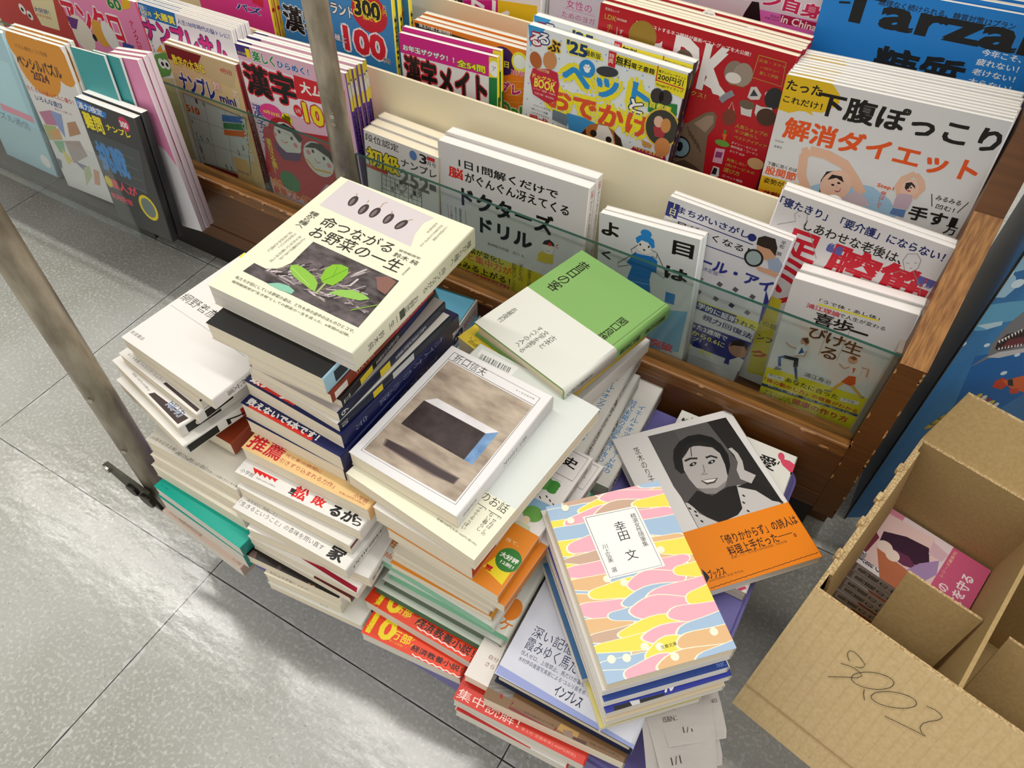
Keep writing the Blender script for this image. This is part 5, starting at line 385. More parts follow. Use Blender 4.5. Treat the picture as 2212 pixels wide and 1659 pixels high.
{'n':'paperback_book','l':'picture book with brown wooden drawers on its cover under the green hardcover','p':[-0.262,0.559,0.246,-13,0.142,0.188,0.022],'c':'#e9e6e0','s':'#e9e6e0','sd':'R','pg':'white','d':[('R',0.06,0.03,0.95,0.6,'#c8d8d4'),('R',0.1,0.05,0.5,0.25,'#8a4a34'),('R',0.12,0.07,0.3,0.13,'#6a3424'),('R',0.32,0.07,0.48,0.13,'#7a3e2a')]},
{'n':'paperback_book','l':'blue paperback with a yellow neighbour above it, behind the middle pile','p':[-0.268,0.55,0.268,-14,0.118,0.17,0.028],'c':'#234a96','s':'#234a96','sd':'R','pg':'cream','d':[('T','En',0.1,0.75,0.4,0.85,'#d8dce8',{})]},
{'n':'paperback_book','l':'yellow paperback peeking out below the green hardcover','p':[-0.256,0.541,0.296,-14,0.134,0.172,0.032],'c':'#e3c83a','s':'#d8b830','sd':'R','pg':'cream','d':[('T','岡崎',0.102,0.9554,0.195,0.988,'#15120f',{}),('T','トア',0.082,0.9361,0.147,0.9589,'#15120f',{})]},
{'n':'hardcover_book','l':'green cloth hardcover with a white paper band, leaning over the rack glass','p':[-0.2392,0.5522,0.328,-15.1251,0.1339,0.1734,0.02],'c':'#86b568','s':'#7fae62','sd':'R','hd':1,'ob':(0.47,'#e9eae2'),'pg':'cream','d':[('T','昔日の客',0.096,0.076,0.211,0.442,'#15120f',{'b':0.008,'v':1}),('T','関口良雄',0.784,0.298,0.872,0.551,'#15120f',{'b':0.008,'v':1}),('T','夏葉社',0.815,0.626,0.846,0.694,'#15120f',{'v':1})],'od':[('T','名著復刊',0.097,0.728,0.153,0.886,'#3a3a34',{'v':1}),('T','古本と',0.536,0.729,0.597,0.858,'#3a3a34',{'v':1}),('T','文学を愛する',0.46,0.73,0.516,0.972,'#3a3a34',{'v':1}),('T','すべての人へ',0.394,0.732,0.446,0.952,'#3a3a34',{'v':1})],'s2':[('T','昔日の客 関口良雄',0.25,0.05,0.75,0.5,'#15120f',{'v':1}),('T','古本屋の語り',0.3,0.75,0.7,0.98,'#55554c',{'v':1})]},
{'n':'paperback_book','l':'dark teal comic with a white spine, the upper one behind the tall pile','p':[-0.479,0.556,0.18,6,0.13,0.15,0.03],'c':'#1f4a50','s':'#e2dcd6','sd':'R','pg':'cream','d':[('P',[(0.5,0.02),(0.98,0.02),(0.98,0.4),(0.7,0.2)],'#5a9cb8')],'s2':[('T','8',0.15,0.3,0.85,0.5,'#16323c',{'b':0.04}),('T','さくらの家',0.25,0.05,0.75,0.28,'#b04a58',{'v':1})]},
{'n':'paperback_book','l':'dark teal comic with a white spine, the lower one behind the tall pile','p':[-0.475,0.548,0.145,5,0.13,0.17,0.035],'c':'#1f4a50','s':'#e2dcd6','sd':'R','pg':'cream','d':[('P',[(0.5,0.02),(0.98,0.02),(0.98,0.4),(0.7,0.2)],'#5a9cb8')],'s2':[('T','8',0.15,0.3,0.85,0.5,'#16323c',{'b':0.04}),('T','さくらの家',0.25,0.05,0.75,0.28,'#b04a58',{'v':1})]}]
MAGS=[
{'n':'puzzle_book','l':'grey and yellow number puzzle book of 252 puzzles beside the right upright','p':[-0.5825,0.6865,0.1749,-1.232,4,0.1226,0.1938,0.0155],'c':'#d9d6d2','s':'#3a3a44','sd':'L','pg':'cream','d':[('T','段位認定',0.026,0.02,0.482,0.077,'#15120f',{'b':0.008}),('T','初級',0.028,0.12,0.483,0.269,'#e8d21c',{'b':0.038,'o':('#2a2a22',0.05)}),('T','ナンプレ',0.506,0.107,0.981,0.173,'#4a4240',{'b':0.023}),('T','252',0.478,0.1946,0.882,0.3184,'#5a5450',{'b':0.038}),('T','3',0.755,0.0189,0.855,0.0911,'#15120f',{'b':0.02}),('T','月号',0.856,0.054,0.974,0.087,'#15120f',{}),('R',0.857,0.018,0.958,0.046,'#c82a2c'),('R',0.011,0.292,0.311,0.266,'#c84a3c'),('R',0.259,0.398,0.765,0.542,'#ecece6'),('L',[(0.224,0.302),(0.203,0.546)],0.0009,'#5a5a56'),('L',[(0.286,0.302),(0.267,0.543)],0.0005,'#5a5a56'),('L',[(0.348,0.302),(0.331,0.54)],0.0005,'#5a5a56'),('L',[(0.41,0.302),(0.394,0.537)],0.0009,'#5a5a56'),('L',[(0.472,0.301),(0.456,0.534)],0.0005,'#5a5a56'),('L',[(0.533,0.301),(0.519,0.531)],0.0005,'#5a5a56'),('L',[(0.594,0.301),(0.581,0.528)],0.0009,'#5a5a56'),('L',[(0.655,0.301),(0.643,0.525)],0.0005,'#5a5a56'),('L',[(0.716,0.301),(0.704,0.522)],0.0005,'#5a5a56'),('L',[(0.776,0.301),(0.766,0.519)],0.0009,'#5a5a56'),('L',[(0.224,0.302),(0.776,0.301)],0.0009,'#5a5a56'),('L',[(0.22,0.342),(0.774,0.336)],0.0005,'#5a5a56'),('L',[(0.217,0.382),(0.773,0.372)],0.0005,'#5a5a56'),('L',[(0.214,0.422),(0.771,0.408)],0.0009,'#5a5a56'),('L',[(0.21,0.463),(0.769,0.445)],0.0005,'#5a5a56'),('L',[(0.207,0.504),(0.767,0.481)],0.0005,'#5a5a56'),('L',[(0.203,0.546),(0.766,0.519)],0.0009,'#5a5a56'),('E',0.676,0.054,0.006,0.007,'#5a7ab0',0),('T','1',0.471,0.2914,0.513,0.3276,'#2a2622',{}),('T','9',0.531,0.2934,0.572,0.3296,'#2a2622',{}),('T','4',0.413,0.3324,0.455,0.3686,'#2a2622',{}),('T','7',0.533,0.3339,0.575,0.3701,'#2a2622',{}),('T','6',0.35,0.3744,0.392,0.4106,'#2a2622',{}),('T','8',0.475,0.3719,0.517,0.4081,'#2a2622',{}),('T','8',0.66,0.2969,0.702,0.3331,'#2a2622',{}),('T','6',0.728,0.2969,0.769,0.3331,'#2a2622',{}),('T','1',0.657,0.3384,0.699,0.3746,'#2a2622',{}),('T','9',0.726,0.3359,0.768,0.3721,'#2a2622',{}),('T','4',0.602,0.3764,0.644,0.4126,'#2a2622',{}),('R',0.884,0.227,0.97,0.275,'#4a4642')],'k':3,'cl':'grey number puzzle book behind the 252 puzzle front copy','dz':0.004,'gap':0.0015,'jx':0.002},
{'n':'drill_book','l':'white brain drill book with bold black title and a yellow band behind the glass','p':[-0.404,0.6899,0.1766,1.5586,4,0.2189,0.2169,0.016],'c':'#dcd9d7','s':'#d4d0cc','sd':'R','pg':'white','d':[('T','1日1問解くだけで',0.143,0.075,0.81,0.133,'#15120f',{'b':0.027}),('T','脳',0.068,0.145,0.175,0.219,'#d82a1c',{'b':0.038}),('T','がぐんぐん冴えてくる',0.186,0.15,0.886,0.221,'#15120f',{'b':0.023}),('T','ドクターズ',0.155,0.256,0.794,0.392,'#15120f',{'b':0.038}),('T','ドリル',0.286,0.43,0.662,0.545,'#15120f',{'b':0.048}),('T','脳神経外科医\u3000石川 久',0.345,0.5976,0.611,0.6204,'#4a4642',{}),('P',[(0.017,0.688),(0.778,0.695),(0.767,0.982),(-0.018,0.97)],'#d6c61c'),('T','3週間で脳が変化し',0.015,0.6892,0.464,0.7368,'#15120f',{'b':0.02}),('T','憶力と集中力が',0.043,0.7364,0.522,0.7986,'#d8541c',{'b':0.023}),('T','みるみる上がる！',0.012,0.8198,0.514,0.8772,'#15120f',{'b':0.023}),('P',[(0.048,0.889),(0.51,0.885),(0.506,0.918),(0.041,0.924)],'#c8402c'),('P',[(0.035,0.943),(0.414,0.931),(0.409,0.96),(0.028,0.978)],'#c8402c'),('T','あの機能が鍛えることだけ考えて',0.058,0.8896,0.501,0.9164,'#f0d8b0',{}),('T','記憶力アップにも',0.523,0.686,0.556,0.937,'#2a2622',{'v':1}),('T','子どもの',0.572,0.676,0.607,0.81,'#2a2622',{'v':1}),('T','中高年の認知機能',0.638,0.692,0.665,0.888,'#2a2622',{'v':1}),('T','ペースに書かれた',0.07,0.426,0.086,0.548,'#4a4642',{'v':1}),('T','医学的エビデンスを',0.105,0.424,0.119,0.545,'#4a4642',{'v':1}),('T','脳神経外科医が',0.136,0.422,0.155,0.543,'#4a4642',{'v':1}),('L',[(0.05,0.419),(0.058,0.549)],0.0006,'#c87a78'),('L',[(0.183,0.419),(0.189,0.623)],0.0006,'#c87a78'),('P',[(0.728,0.52),(0.806,0.518),(0.807,0.585),(0.763,0.597),(0.696,0.6),(0.707,0.547)],'#d8c03a'),('E',0.769,0.485,0.0085,0.009,'#e8e2dc',0),('P',[(0.729,0.472),(0.741,0.44),(0.774,0.418),(0.805,0.434),(0.811,0.455),(0.729,0.467)],'#2a2624'),('E',0.78,0.451,0.0028,0.0028,'#d8301c',0),('L',[(0.819,0.447),(0.835,0.432)],0.001,'#c83a2c'),('L',[(0.82,0.458),(0.837,0.457)],0.001,'#c83a2c'),('L',[(0.757,0.503),(0.771,0.505),(0.779,0.498)],0.0006,'#3a3632')],'s2':[('T','脳',0.2,0.03,0.8,0.08,'#c83a2c',{'v':1}),('T','がぐんぐん冴えてくる',0.25,0.09,0.75,0.45,'#15120f',{'v':1}),('T','ドクターズドリル',0.2,0.48,0.8,0.95,'#15120f',{'v':1,'b':0.01})],'k':2,'cl':'white brain drill book behind the front one with the yellow band','dz':0.008,'gap':0.0015,'jx':0.006},
{'n':'drill_book','l':'white eyesight book with a drawn girl in a blue dress behind the glass','p':[-0.1991,0.6844,0.1802,5.2284,3,0.1277,0.2024,0.009],'c':'#d6d8d8','s':'#d8dcda','sd':'R','pg':'white','d':[('T','よ',0.025,0.046,0.21,0.144,'#15120f',{'b':0.038}),('T','く',0.037,0.2516,0.144,0.3124,'#15120f',{'b':0.038}),('T','目',0.739,0.046,0.946,0.144,'#15120f',{'b':0.038}),('T','は',0.693,0.229,0.925,0.322,'#15120f',{'b':0.038}),('T','1',0.725,0.421,0.833,0.503,'#1c7ac0',{'b':0.038}),('T','分',0.738,0.582,0.889,0.662,'#1c7ac0',{'b':0.02}),('T','で',0.653,0.7266,0.874,0.8354,'#15120f',{'b':0.028}),('P',[(-0.027,0.711),(0.504,0.607),(0.97,0.521),(0.94,0.864),(0.66,0.899),(0.006,1.037)],'#7ab0d2'),('T','部突破',0.505,0.8153,0.877,0.8857,'#d8404c',{'b':0.038}),('P',[(0.379,0.209),(0.453,0.208),(0.558,0.201),(0.614,0.222),(0.614,0.308),(0.567,0.309),(0.555,0.37),(0.576,0.465),(0.377,0.49),(0.326,0.41),(0.364,0.313),(0.307,0.295)],'#1c74c0'),('E',0.475,0.129,0.0125,0.0135,'#e4e2de',0),('P',[(0.39,0.132),(0.379,0.102),(0.422,0.076),(0.499,0.065),(0.56,0.085),(0.574,0.133),(0.55,0.147),(0.506,0.114),(0.44,0.109),(0.404,0.139)],'#2a88d0'),('E',0.478,0.056,0.007,0.0055,'#2a88d0',0),('L',[(0.386,0.212),(0.219,0.314),(0.222,0.343),(0.329,0.31)],0.0008,'#15120f'),('L',[(0.607,0.177),(0.71,0.288),(0.697,0.329),(0.599,0.302)],0.0008,'#15120f'),('L',[(0.411,0.146),(0.343,0.193),(0.361,0.227),(0.398,0.2)],0.0008,'#15120f'),('L',[(0.538,0.154),(0.605,0.168),(0.598,0.207),(0.557,0.196)],0.0008,'#15120f'),('L',[(0.369,0.421),(0.561,0.408)],0.001,'#7ab8e8'),('E',0.43,0.14,0.0012,0.0016,'#15120f',0),('E',0.516,0.14,0.0012,0.0016,'#15120f',0),('P',[(0.454,0.166),(0.487,0.166),(0.476,0.18)],'#15120f')],'k':2,'cl':'white eyesight book behind the front one with the girl in blue','dz':0.004,'gap':0.0015,'jx':0.002},
{'n':'drill_book','l':'white and navy spot the difference book with a boy holding a magnifying glass','p':[-0.1418,0.7057,0.176,-1.8598,3,0.146,0.2351,0.007],'c':'#d8d6da','s':'#d6d4d8','sd':'R','pg':'white','d':[('R',-0.015,0.029,0.099,0.112,'#232a78'),('T','1日3分',0.023,0.028,0.087,0.173,'#e8e2a0',{'b':0.02,'v':1}),('T','まちがいさがし',0.09,0.033,0.677,0.073,'#232a70',{'b':0.027}),('E',0.703,0.058,0.005,0.005,'#232a70',0),('L',[(0.102,0.091),(0.73,0.094)],0.0012,'#232a70'),('T','目がよくなる！',0.117,0.115,0.718,0.156,'#15120f',{'b':0.016}),('L',[(0.374,0.193),(0.707,0.188)],0.0012,'#232a70'),('T','ミルール・アイ',0.117,0.2519,0.988,0.3221,'#2a3284',{'b':0.048}),('T','─決定版─',0.366,0.3159,0.601,0.3421,'#2a3284',{}),('L',[(0.409,0.395),(0.447,0.403)],0.006,'#8a888c'),('L',[(0.57,0.381),(0.608,0.389)],0.006,'#5a585c'),('L',[(0.704,0.375),(0.741,0.383)],0.006,'#5a585c'),('L',[(0.425,0.475),(0.464,0.483)],0.006,'#6a686c'),('L',[(0.578,0.477),(0.617,0.485)],0.006,'#5a585c'),('L',[(0.85,0.378),(0.888,0.385)],0.006,'#5a585c'),('L',[(0.718,0.478),(0.756,0.486)],0.006,'#3a383c'),('L',[(0.858,0.483),(0.896,0.491)],0.006,'#6a686c'),('P',[(0.391,0.536),(1.024,0.52),(1.039,0.572),(0.406,0.587)],'#d8d03c'),('P',[(0.394,0.544),(0.807,0.532),(0.815,0.586),(0.402,0.593)],'#232a78'),('T','科学的に証明',0.398,0.5433,0.822,0.5827,'#f0f0f0',{'b':0.023}),('T','された',0.793,0.546,0.988,0.58,'#2a2a50',{'b':0.02}),('T','視力回復法',0.54,0.605,0.988,0.644,'#232a70',{'b':0.023}),('P',[(0.404,0.689),(1.028,0.663),(1.073,0.871),(0.442,0.879)],'#2a3080'),('T','たった2週間で',0.397,0.6887,0.804,0.7233,'#f0f0e8',{'b':0.023}),('T','0.3から0.6に',0.403,0.7379,0.803,0.7731,'#f0e878',{'b':0.023}),('T','アップ！」',0.408,0.779,0.658,0.807,'#f0f0e8',{'b':0.02}),('P',[(0.42,0.855),(0.85,0.838),(0.844,0.903),(0.44,0.922)],'#dadadc'),('T','乱視\u3000遠視',0.42,0.8415,0.725,0.8755,'#e8e06a',{'b':0.023}),('E',0.924,0.739,0.013,0.014,'#b0846c',0),('P',[(0.844,0.747),(0.847,0.701),(0.916,0.672),(0.982,0.688),(0.999,0.733),(0.957,0.708),(0.871,0.728)],'#201a1a'),('P',[(0.886,0.835),(0.95,0.791),(1.038,0.8),(1.053,0.879),(0.905,0.902)],'#d8d6d8'),('P',[(0.995,0.53),(0.949,0.312),(0.999,0.366),(1.028,0.528)],'#2a3080'),('P',[(0.778,0.147),(0.756,0.083),(0.785,0.059),(0.872,0.066),(0.921,0.099),(0.912,0.141),(0.853,0.15)],'#c89878'),('P',[(0.751,0.084),(0.747,0.046),(0.788,0.024),(0.868,0.02),(0.907,0.063),(0.915,0.108),(0.861,0.084),(0.799,0.086)],'#2e221c'),('P',[(0.872,0.144),(0.937,0.11),(0.991,0.142),(0.991,0.19),(0.911,0.198)],'#9aa8c0'),('P',[(0.794,0.2),(0.938,0.19),(0.995,0.197),(0.977,0.223),(0.836,0.22)],'#d0a084'),('E',0.769,0.162,0.011,0.012,'#1e1e1e',0),('E',0.769,0.162,0.0085,0.0095,'#9aa8a8',0),('T','平松 類',0.916,0.016,0.953,0.1,'#2a2622',{'v':1})],'k':2,'cl':'white and navy spot the difference book behind the boy cover','dz':0.004,'gap':0.0015,'jx':0.002},
{'n':'health_book','l':'white leg muscle health book with big red characters and two outlined men','p':[-0.0103,0.7206,0.1764,-1.7481,3,0.1819,0.2758,0.009],'c':'#d9d5d5','s':'#d6d2d0','sd':'L','pg':'white','d':[('T','「寝たきり」「要介護」にならない！',0.012,0.027,0.957,0.069,'#1e2a66',{'b':0.03}),('T','しあわせな老後は、',0.195,0.09,0.77,0.138,'#15120f',{'b':0.016}),('T','腔筋',0.383,0.1332,0.988,0.3128,'#c8142c',{'b':0.048}),('T','足ミン',0.119,0.14,0.334,0.534,'#c8142c',{'b':0.038,'v':1}),('T','“',0.36,0.1459,0.461,0.1931,'#5a5ca0',{'b':0.048}),('T','”',0.889,0.1494,0.988,0.1966,'#5a5ca0',{'b':0.048}),('L',[(0.047,0.154),(0.139,0.113),(0.119,0.084),(0.144,0.059),(0.187,0.066),(0.2,0.1),(0.19,0.118),(0.25,0.147),(0.336,0.24)],0.0007,'#8a8886'),('L',[(0.761,0.18),(0.806,0.151),(0.773,0.115),(0.778,0.083),(0.822,0.069),(0.857,0.089),(0.864,0.125),(0.851,0.144),(0.928,0.199),(0.98,0.288)],0.0007,'#8a8886'),('L',[(0.794,0.12),(0.811,0.118)],0.0006,'#8a8886'),('L',[(0.831,0.108),(0.848,0.107)],0.0006,'#8a8886'),('L',[(0.14,0.086),(0.154,0.086)],0.0006,'#8a8886'),('L',[(0.823,0.136),(0.839,0.134)],0.0006,'#8a8886'),('P',[(0.225,0.955),(0.132,0.494),(0.249,0.492),(0.338,0.943)],'#d8c830'),('T','の筋',0.195,0.6316,0.289,0.6594,'#2a2622',{}),('T','ンフ',0.193,0.713,0.299,0.745,'#26306a',{'b':0.02}),('T','ク',0.201,0.802,0.304,0.847,'#c83020',{'b':0.048})],'k':2,'cl':'white leg muscle health book behind the front one with red characters','dz':0.007,'gap':0.0015,'jx':0.002},
{'n':'health_book','l':'white and yellow walking posture book with two running men by the wooden post','p':[0.0321,0.6893,0.1781,3.6818,3,0.1311,0.2036,0.014],'c':'#dad7d6','s':'#dcd8d6','sd':'R','pg':'white','d':[('T','「うで体・あし体」',0.25,0.079,0.737,0.105,'#15120f',{'b':0.016}),('P',[(0.251,0.112),(0.735,0.1),(0.734,0.111),(0.253,0.124)],'#e8dc3c'),('T','鴻江理論',0.164,0.129,0.443,0.162,'#c8243c',{'b':0.023}),('T','で人生が変わる',0.436,0.13,0.807,0.158,'#2a2622',{'b':0.012}),('T','喜',0.254,0.1663,0.414,0.2497,'#15120f',{'b':0.023}),('T','歩',0.412,0.1653,0.58,0.2487,'#15120f',{'b':0.023}),('T','一',0.57,0.2116,0.706,0.2264,'#15120f',{'b':0.02}),('T','び',0.249,0.2708,0.404,0.3542,'#2a1c18',{'b':0.02}),('T','け',0.403,0.2773,0.56,0.3607,'#2a1c18',{'b':0.02}),('T','生',0.555,0.2873,0.713,0.3757,'#2a1c18',{'b':0.02}),('T','る',0.396,0.3789,0.538,0.4611,'#2a1c18',{'b':0.02}),('L',[(0.398,0.163),(0.389,0.456)],0.0004,'#8a8680'),('L',[(0.56,0.175),(0.549,0.451)],0.0004,'#8a8680'),('P',[(-0.06,0.669),(0.904,0.646),(0.893,0.928),(-0.099,0.954)],'#dccf10'),('T','鴻江寿治',0.335,0.6073,0.573,0.6417,'#3a3632',{}),('T','あなたに合った',0.193,0.6941,0.674,0.7339,'#2a2a20',{'b':0.02}),('T','「体の動かし方」の極意がわかる',0.012,0.7513,0.872,0.7857,'#b8341c',{'b':0.027}),('P',[(-0.021,0.807),(0.887,0.788),(0.889,0.808),(-0.02,0.831)],'#2e4060'),('T','【肩こり】【腰痛】【筋肉】不調に悩われる前に…',0.061,0.7951,0.887,0.8159,'#e0e0c0',{}),('T','アスリートの',0.047,0.848,0.296,0.879,'#2a2a20',{}),('T','指導で見えた',0.042,0.878,0.319,0.9,'#2a2a20',{}),('T','健康の作り方',0.307,0.835,0.825,0.885,'#b8341c',{'b':0.03}),('E',0.248,0.392,0.005,0.006,'#c89880',0),('P',[(0.214,0.378),(0.262,0.358),(0.283,0.394),(0.263,0.406),(0.239,0.389)],'#3a2c28'),('P',[(0.195,0.438),(0.248,0.411),(0.302,0.476),(0.26,0.514),(0.193,0.508)],'#dfe0e2'),('P',[(0.238,0.438),(0.272,0.472),(0.225,0.498)],'#3a5a90'),('L',[(0.197,0.463),(0.139,0.461),(0.097,0.442)],0.002,'#c89880'),('L',[(0.287,0.455),(0.281,0.495),(0.204,0.518)],0.002,'#c89880'),('P',[(0.117,0.537),(0.243,0.525),(0.261,0.59),(0.222,0.603),(0.211,0.554),(0.119,0.562)],'#22242c'),('L',[(0.121,0.549),(0.084,0.566),(0.107,0.631)],0.0035,'#2a5a94'),('L',[(0.239,0.591),(0.282,0.683)],0.0032,'#2a4a70'),('P',[(0.062,0.672),(0.08,0.639),(0.132,0.646),(0.131,0.657)],'#8a8a86'),('P',[(0.26,0.704),(0.292,0.673),(0.308,0.695)],'#8a8a86'),('E',0.666,0.41,0.005,0.006,'#c89880',0),('P',[(0.635,0.401),(0.667,0.382),(0.699,0.394),(0.68,0.412)],'#5a3428'),('P',[(0.663,0.448),(0.72,0.424),(0.77,0.446),(0.76,0.512),(0.701,0.518),(0.66,0.486)],'#dcdad8'),('P',[(0.691,0.464),(0.717,0.462),(0.711,0.508)],'#c8501c'),('L',[(0.665,0.466),(0.628,0.49),(0.577,0.468)],0.002,'#c89880'),('L',[(0.756,0.444),(0.813,0.439),(0.821,0.499)],0.002,'#c89880'),('P',[(0.686,0.529),(0.743,0.52),(0.762,0.575),(0.731,0.598),(0.645,0.593)],'#c84a1c'),('L',[(0.66,0.595),(0.596,0.675)],0.0035,'#d8a838'),('L',[(0.742,0.592),(0.851,0.651)],0.0035,'#d8a838'),('P',[(0.537,0.688),(0.605,0.679),(0.604,0.693),(0.542,0.7)],'#8a8a86'),('P',[(0.833,0.657),(0.872,0.637),(0.874,0.656)],'#8a8a86'),('P',[(0.025,0.717),(0.178,0.703),(0.182,0.735),(0.029,0.75)],'#dedad6'),('T','あし体',0.045,0.711,0.158,0.729,'#2a2622',{}),('P',[(0.694,0.704),(0.855,0.69),(0.854,0.717),(0.7,0.735)],'#dedad6'),('T','うで体',0.715,0.6996,0.818,0.7194,'#2a2622',{})],'k':2,'cl':'white walking posture book behind the copy by the wooden post','dz':0.007,'gap':0.0015,'jx':0.002},
{'n':'magazine','l':'pink lettered monthly crossword magazine with a pile of copies left of the upright','p':[-0.9564,0.7022,0.1753,1.067,3,0.1895,0.2645,0.0032],'c':'#efe9ea','s':'#e8e2e2','sd':'R','pg':'white','d':[('P',[(0.015,-0.001),(0.415,0.001),(0.397,0.081),(-0.014,0.077)],'#1c6cb4'),('T','お正月',0.017,0.0382,0.131,0.0628,'#f4e84a',{'b':0.02}),('T','大懸賞',0.168,0.0214,0.392,0.0696,'#f4e84a',{'b':0.038,'o':('#1c4a8a',0.04)}),('T','全誌に',0.012,0.012,0.102,0.0313,'#e8f0f4',{}),('T','人生100年時代の脳トレに！',0.423,0.025,0.962,0.054,'#2a4a98',{'b':0.012}),('T','ナンプレサム',-0.01,0.0714,0.906,0.2076,'#d81e7c',{'b':0.048,'o':('#3a2a6a',0.045)}),('R',-0.05,0.004,-0.064,0.092,'#c82030'),('T','月刊',0.012,0.012,0.07,0.091,'#f4f0ea',{'v':1}),('T','カレンダーもプレゼント',0.012,0.338,0.059,0.826,'#c82868',{'b':0.012,'v':1}),('T','いつでもクイズ',0.012,0.103,0.044,0.28,'#3a3638',{'v':1}),('P',[(0.02,0.292),(0.191,0.247),(0.207,0.325),(0.132,0.397),(-0.026,0.442),(-0.052,0.354)],'#6aa050'),('E',0.072,0.336,0.007,0.008,'#f4f4ec',0),('E',0.131,0.332,0.007,0.008,'#f4f4ec',0),('E',0.08,0.338,0.003,0.0035,'#15120f',0),('E',0.135,0.333,0.003,0.0035,'#15120f',0),('P',[(0.049,0.271),(0.131,0.217),(0.138,0.256),(0.207,0.22),(0.186,0.256)],'#e8a030'),('P',[(-0.008,0.439),(0.157,0.409),(0.114,0.951),(-0.114,0.952)],'#d8c890')],'k':9,'cl':'pink lettered crossword magazine in the white edged pile','dz':0.0008,'gap':0.0006,'jx':0.002},
{'n':'puzzle_magazine','l':'beige and dark red mini number puzzle magazine with a large grid behind the glass','p':[-0.9265,0.6883,0.1751,1.1997,3,0.1458,0.2241,0.006],'c':'#d9be8c','s':'#8a1a28','sd':'R','pg':'white','d':[('P',[(0.012,0.013),(0.529,0.012),(0.404,0.124),(0.005,0.111)],'#7c1c22'),('P',[(0.529,0.012),(0.999,0.007),(0.894,0.175),(0.37,0.148)],'#cbb488'),('T','数字の大きな',0.071,0.0668,0.526,0.1382,'#f2e23a',{'b':0.038,'o':('#5a1a1a',0.04)}),('T','ナンプレ',0.084,0.1731,0.588,0.3159,'#2a3284',{'b':0.048,'o':('#f0ece0',0.045)}),('T','館',0.584,0.165,0.694,0.228,'#e8e0d0',{'b':0.02,'o':('#b83040',0.04)}),('T','mini',0.635,0.247,0.865,0.304,'#2a3284',{'b':0.038}),('T','4月5日',0.754,0.05,0.913,0.084,'#c83c3c',{'b':0.02}),('P',[(0.074,0.333),(0.949,0.368),(0.804,0.832),(-0.012,0.887)],'#c9cbc6'),('L',[(0.071,0.338),(0.013,0.882)],0.0009,'#3a3a38'),('L',[(0.37,0.349),(0.282,0.867)],0.0005,'#3a3a38'),('L',[(0.662,0.359),(0.544,0.852)],0.0005,'#3a3a38'),('L',[(0.949,0.368),(0.801,0.838)],0.0009,'#3a3a38'),('L',[(0.071,0.338),(0.949,0.368)],0.0009,'#3a3a38'),('L',[(0.052,0.511),(0.902,0.518)],0.0005,'#3a3a38'),('L',[(0.033,0.692),(0.852,0.674)],0.0005,'#3a3a38'),('L',[(0.013,0.882),(0.801,0.838)],0.0009,'#3a3a38'),('T','1',0.24,0.349,0.267,0.385,'#2a2826',{}),('T','6',0.344,0.351,0.372,0.387,'#2a2826',{}),('T','4',0.068,0.529,0.095,0.566,'#2a2826',{}),('T','9',0.235,0.642,0.264,0.68,'#2a2826',{}),('T','5',0.139,0.644,0.167,0.682,'#2a2826',{}),('T','3',0.777,0.596,0.807,0.633,'#2a2826',{}),('T','2',0.689,0.651,0.719,0.688,'#2a2826',{}),('T','7',0.497,0.822,0.527,0.862,'#2a2826',{}),('T','9',0.423,0.815,0.453,0.854,'#2a2826',{}),('T','510',0.051,0.418,0.255,0.474,'#c8481c',{'b':0.048,'o':('#e8d8a0',0.05)}),('P',[(0.6,0.402),(0.912,0.365),(0.898,0.413),(0.581,0.454)],'#2a6ab0'),('P',[(0.586,0.463),(0.906,0.416),(0.892,0.465),(0.571,0.509)],'#2a7a44'),('P',[(0.565,0.521),(0.9,0.468),(0.885,0.517),(0.554,0.56)],'#d86a24'),('T','オトクな懸賞つき',0.065,0.627,0.112,0.849,'#4a3a84',{'v':1}),('P',[(0,0.885),(0.792,0.857),(0.818,0.932),(-0.027,0.949)],'#8a1a28'),('T','2',0.012,0.8775,0.068,0.9355,'#f0ece4',{'b':0.038}),('P',[(0.593,0.719),(0.801,0.71),(0.818,0.932),(0.586,0.936)],'#dcb478'),('T','懸賞応募',0.613,0.8167,0.781,0.8413,'#3a5aa0',{}),('T','大きなナンプレ館',0.858,0.166,0.933,0.701,'#e8e0d4',{'b':0.012,'v':1})],'s2':[('T','数字の大きなナンプレ館',0.2,0.3,0.8,0.9,'#e8e0d4',{'v':1})],'k':2,'cl':'beige mini number puzzle magazine behind the one with the large grid','dz':0.002,'gap':0.0015,'jx':0.002},
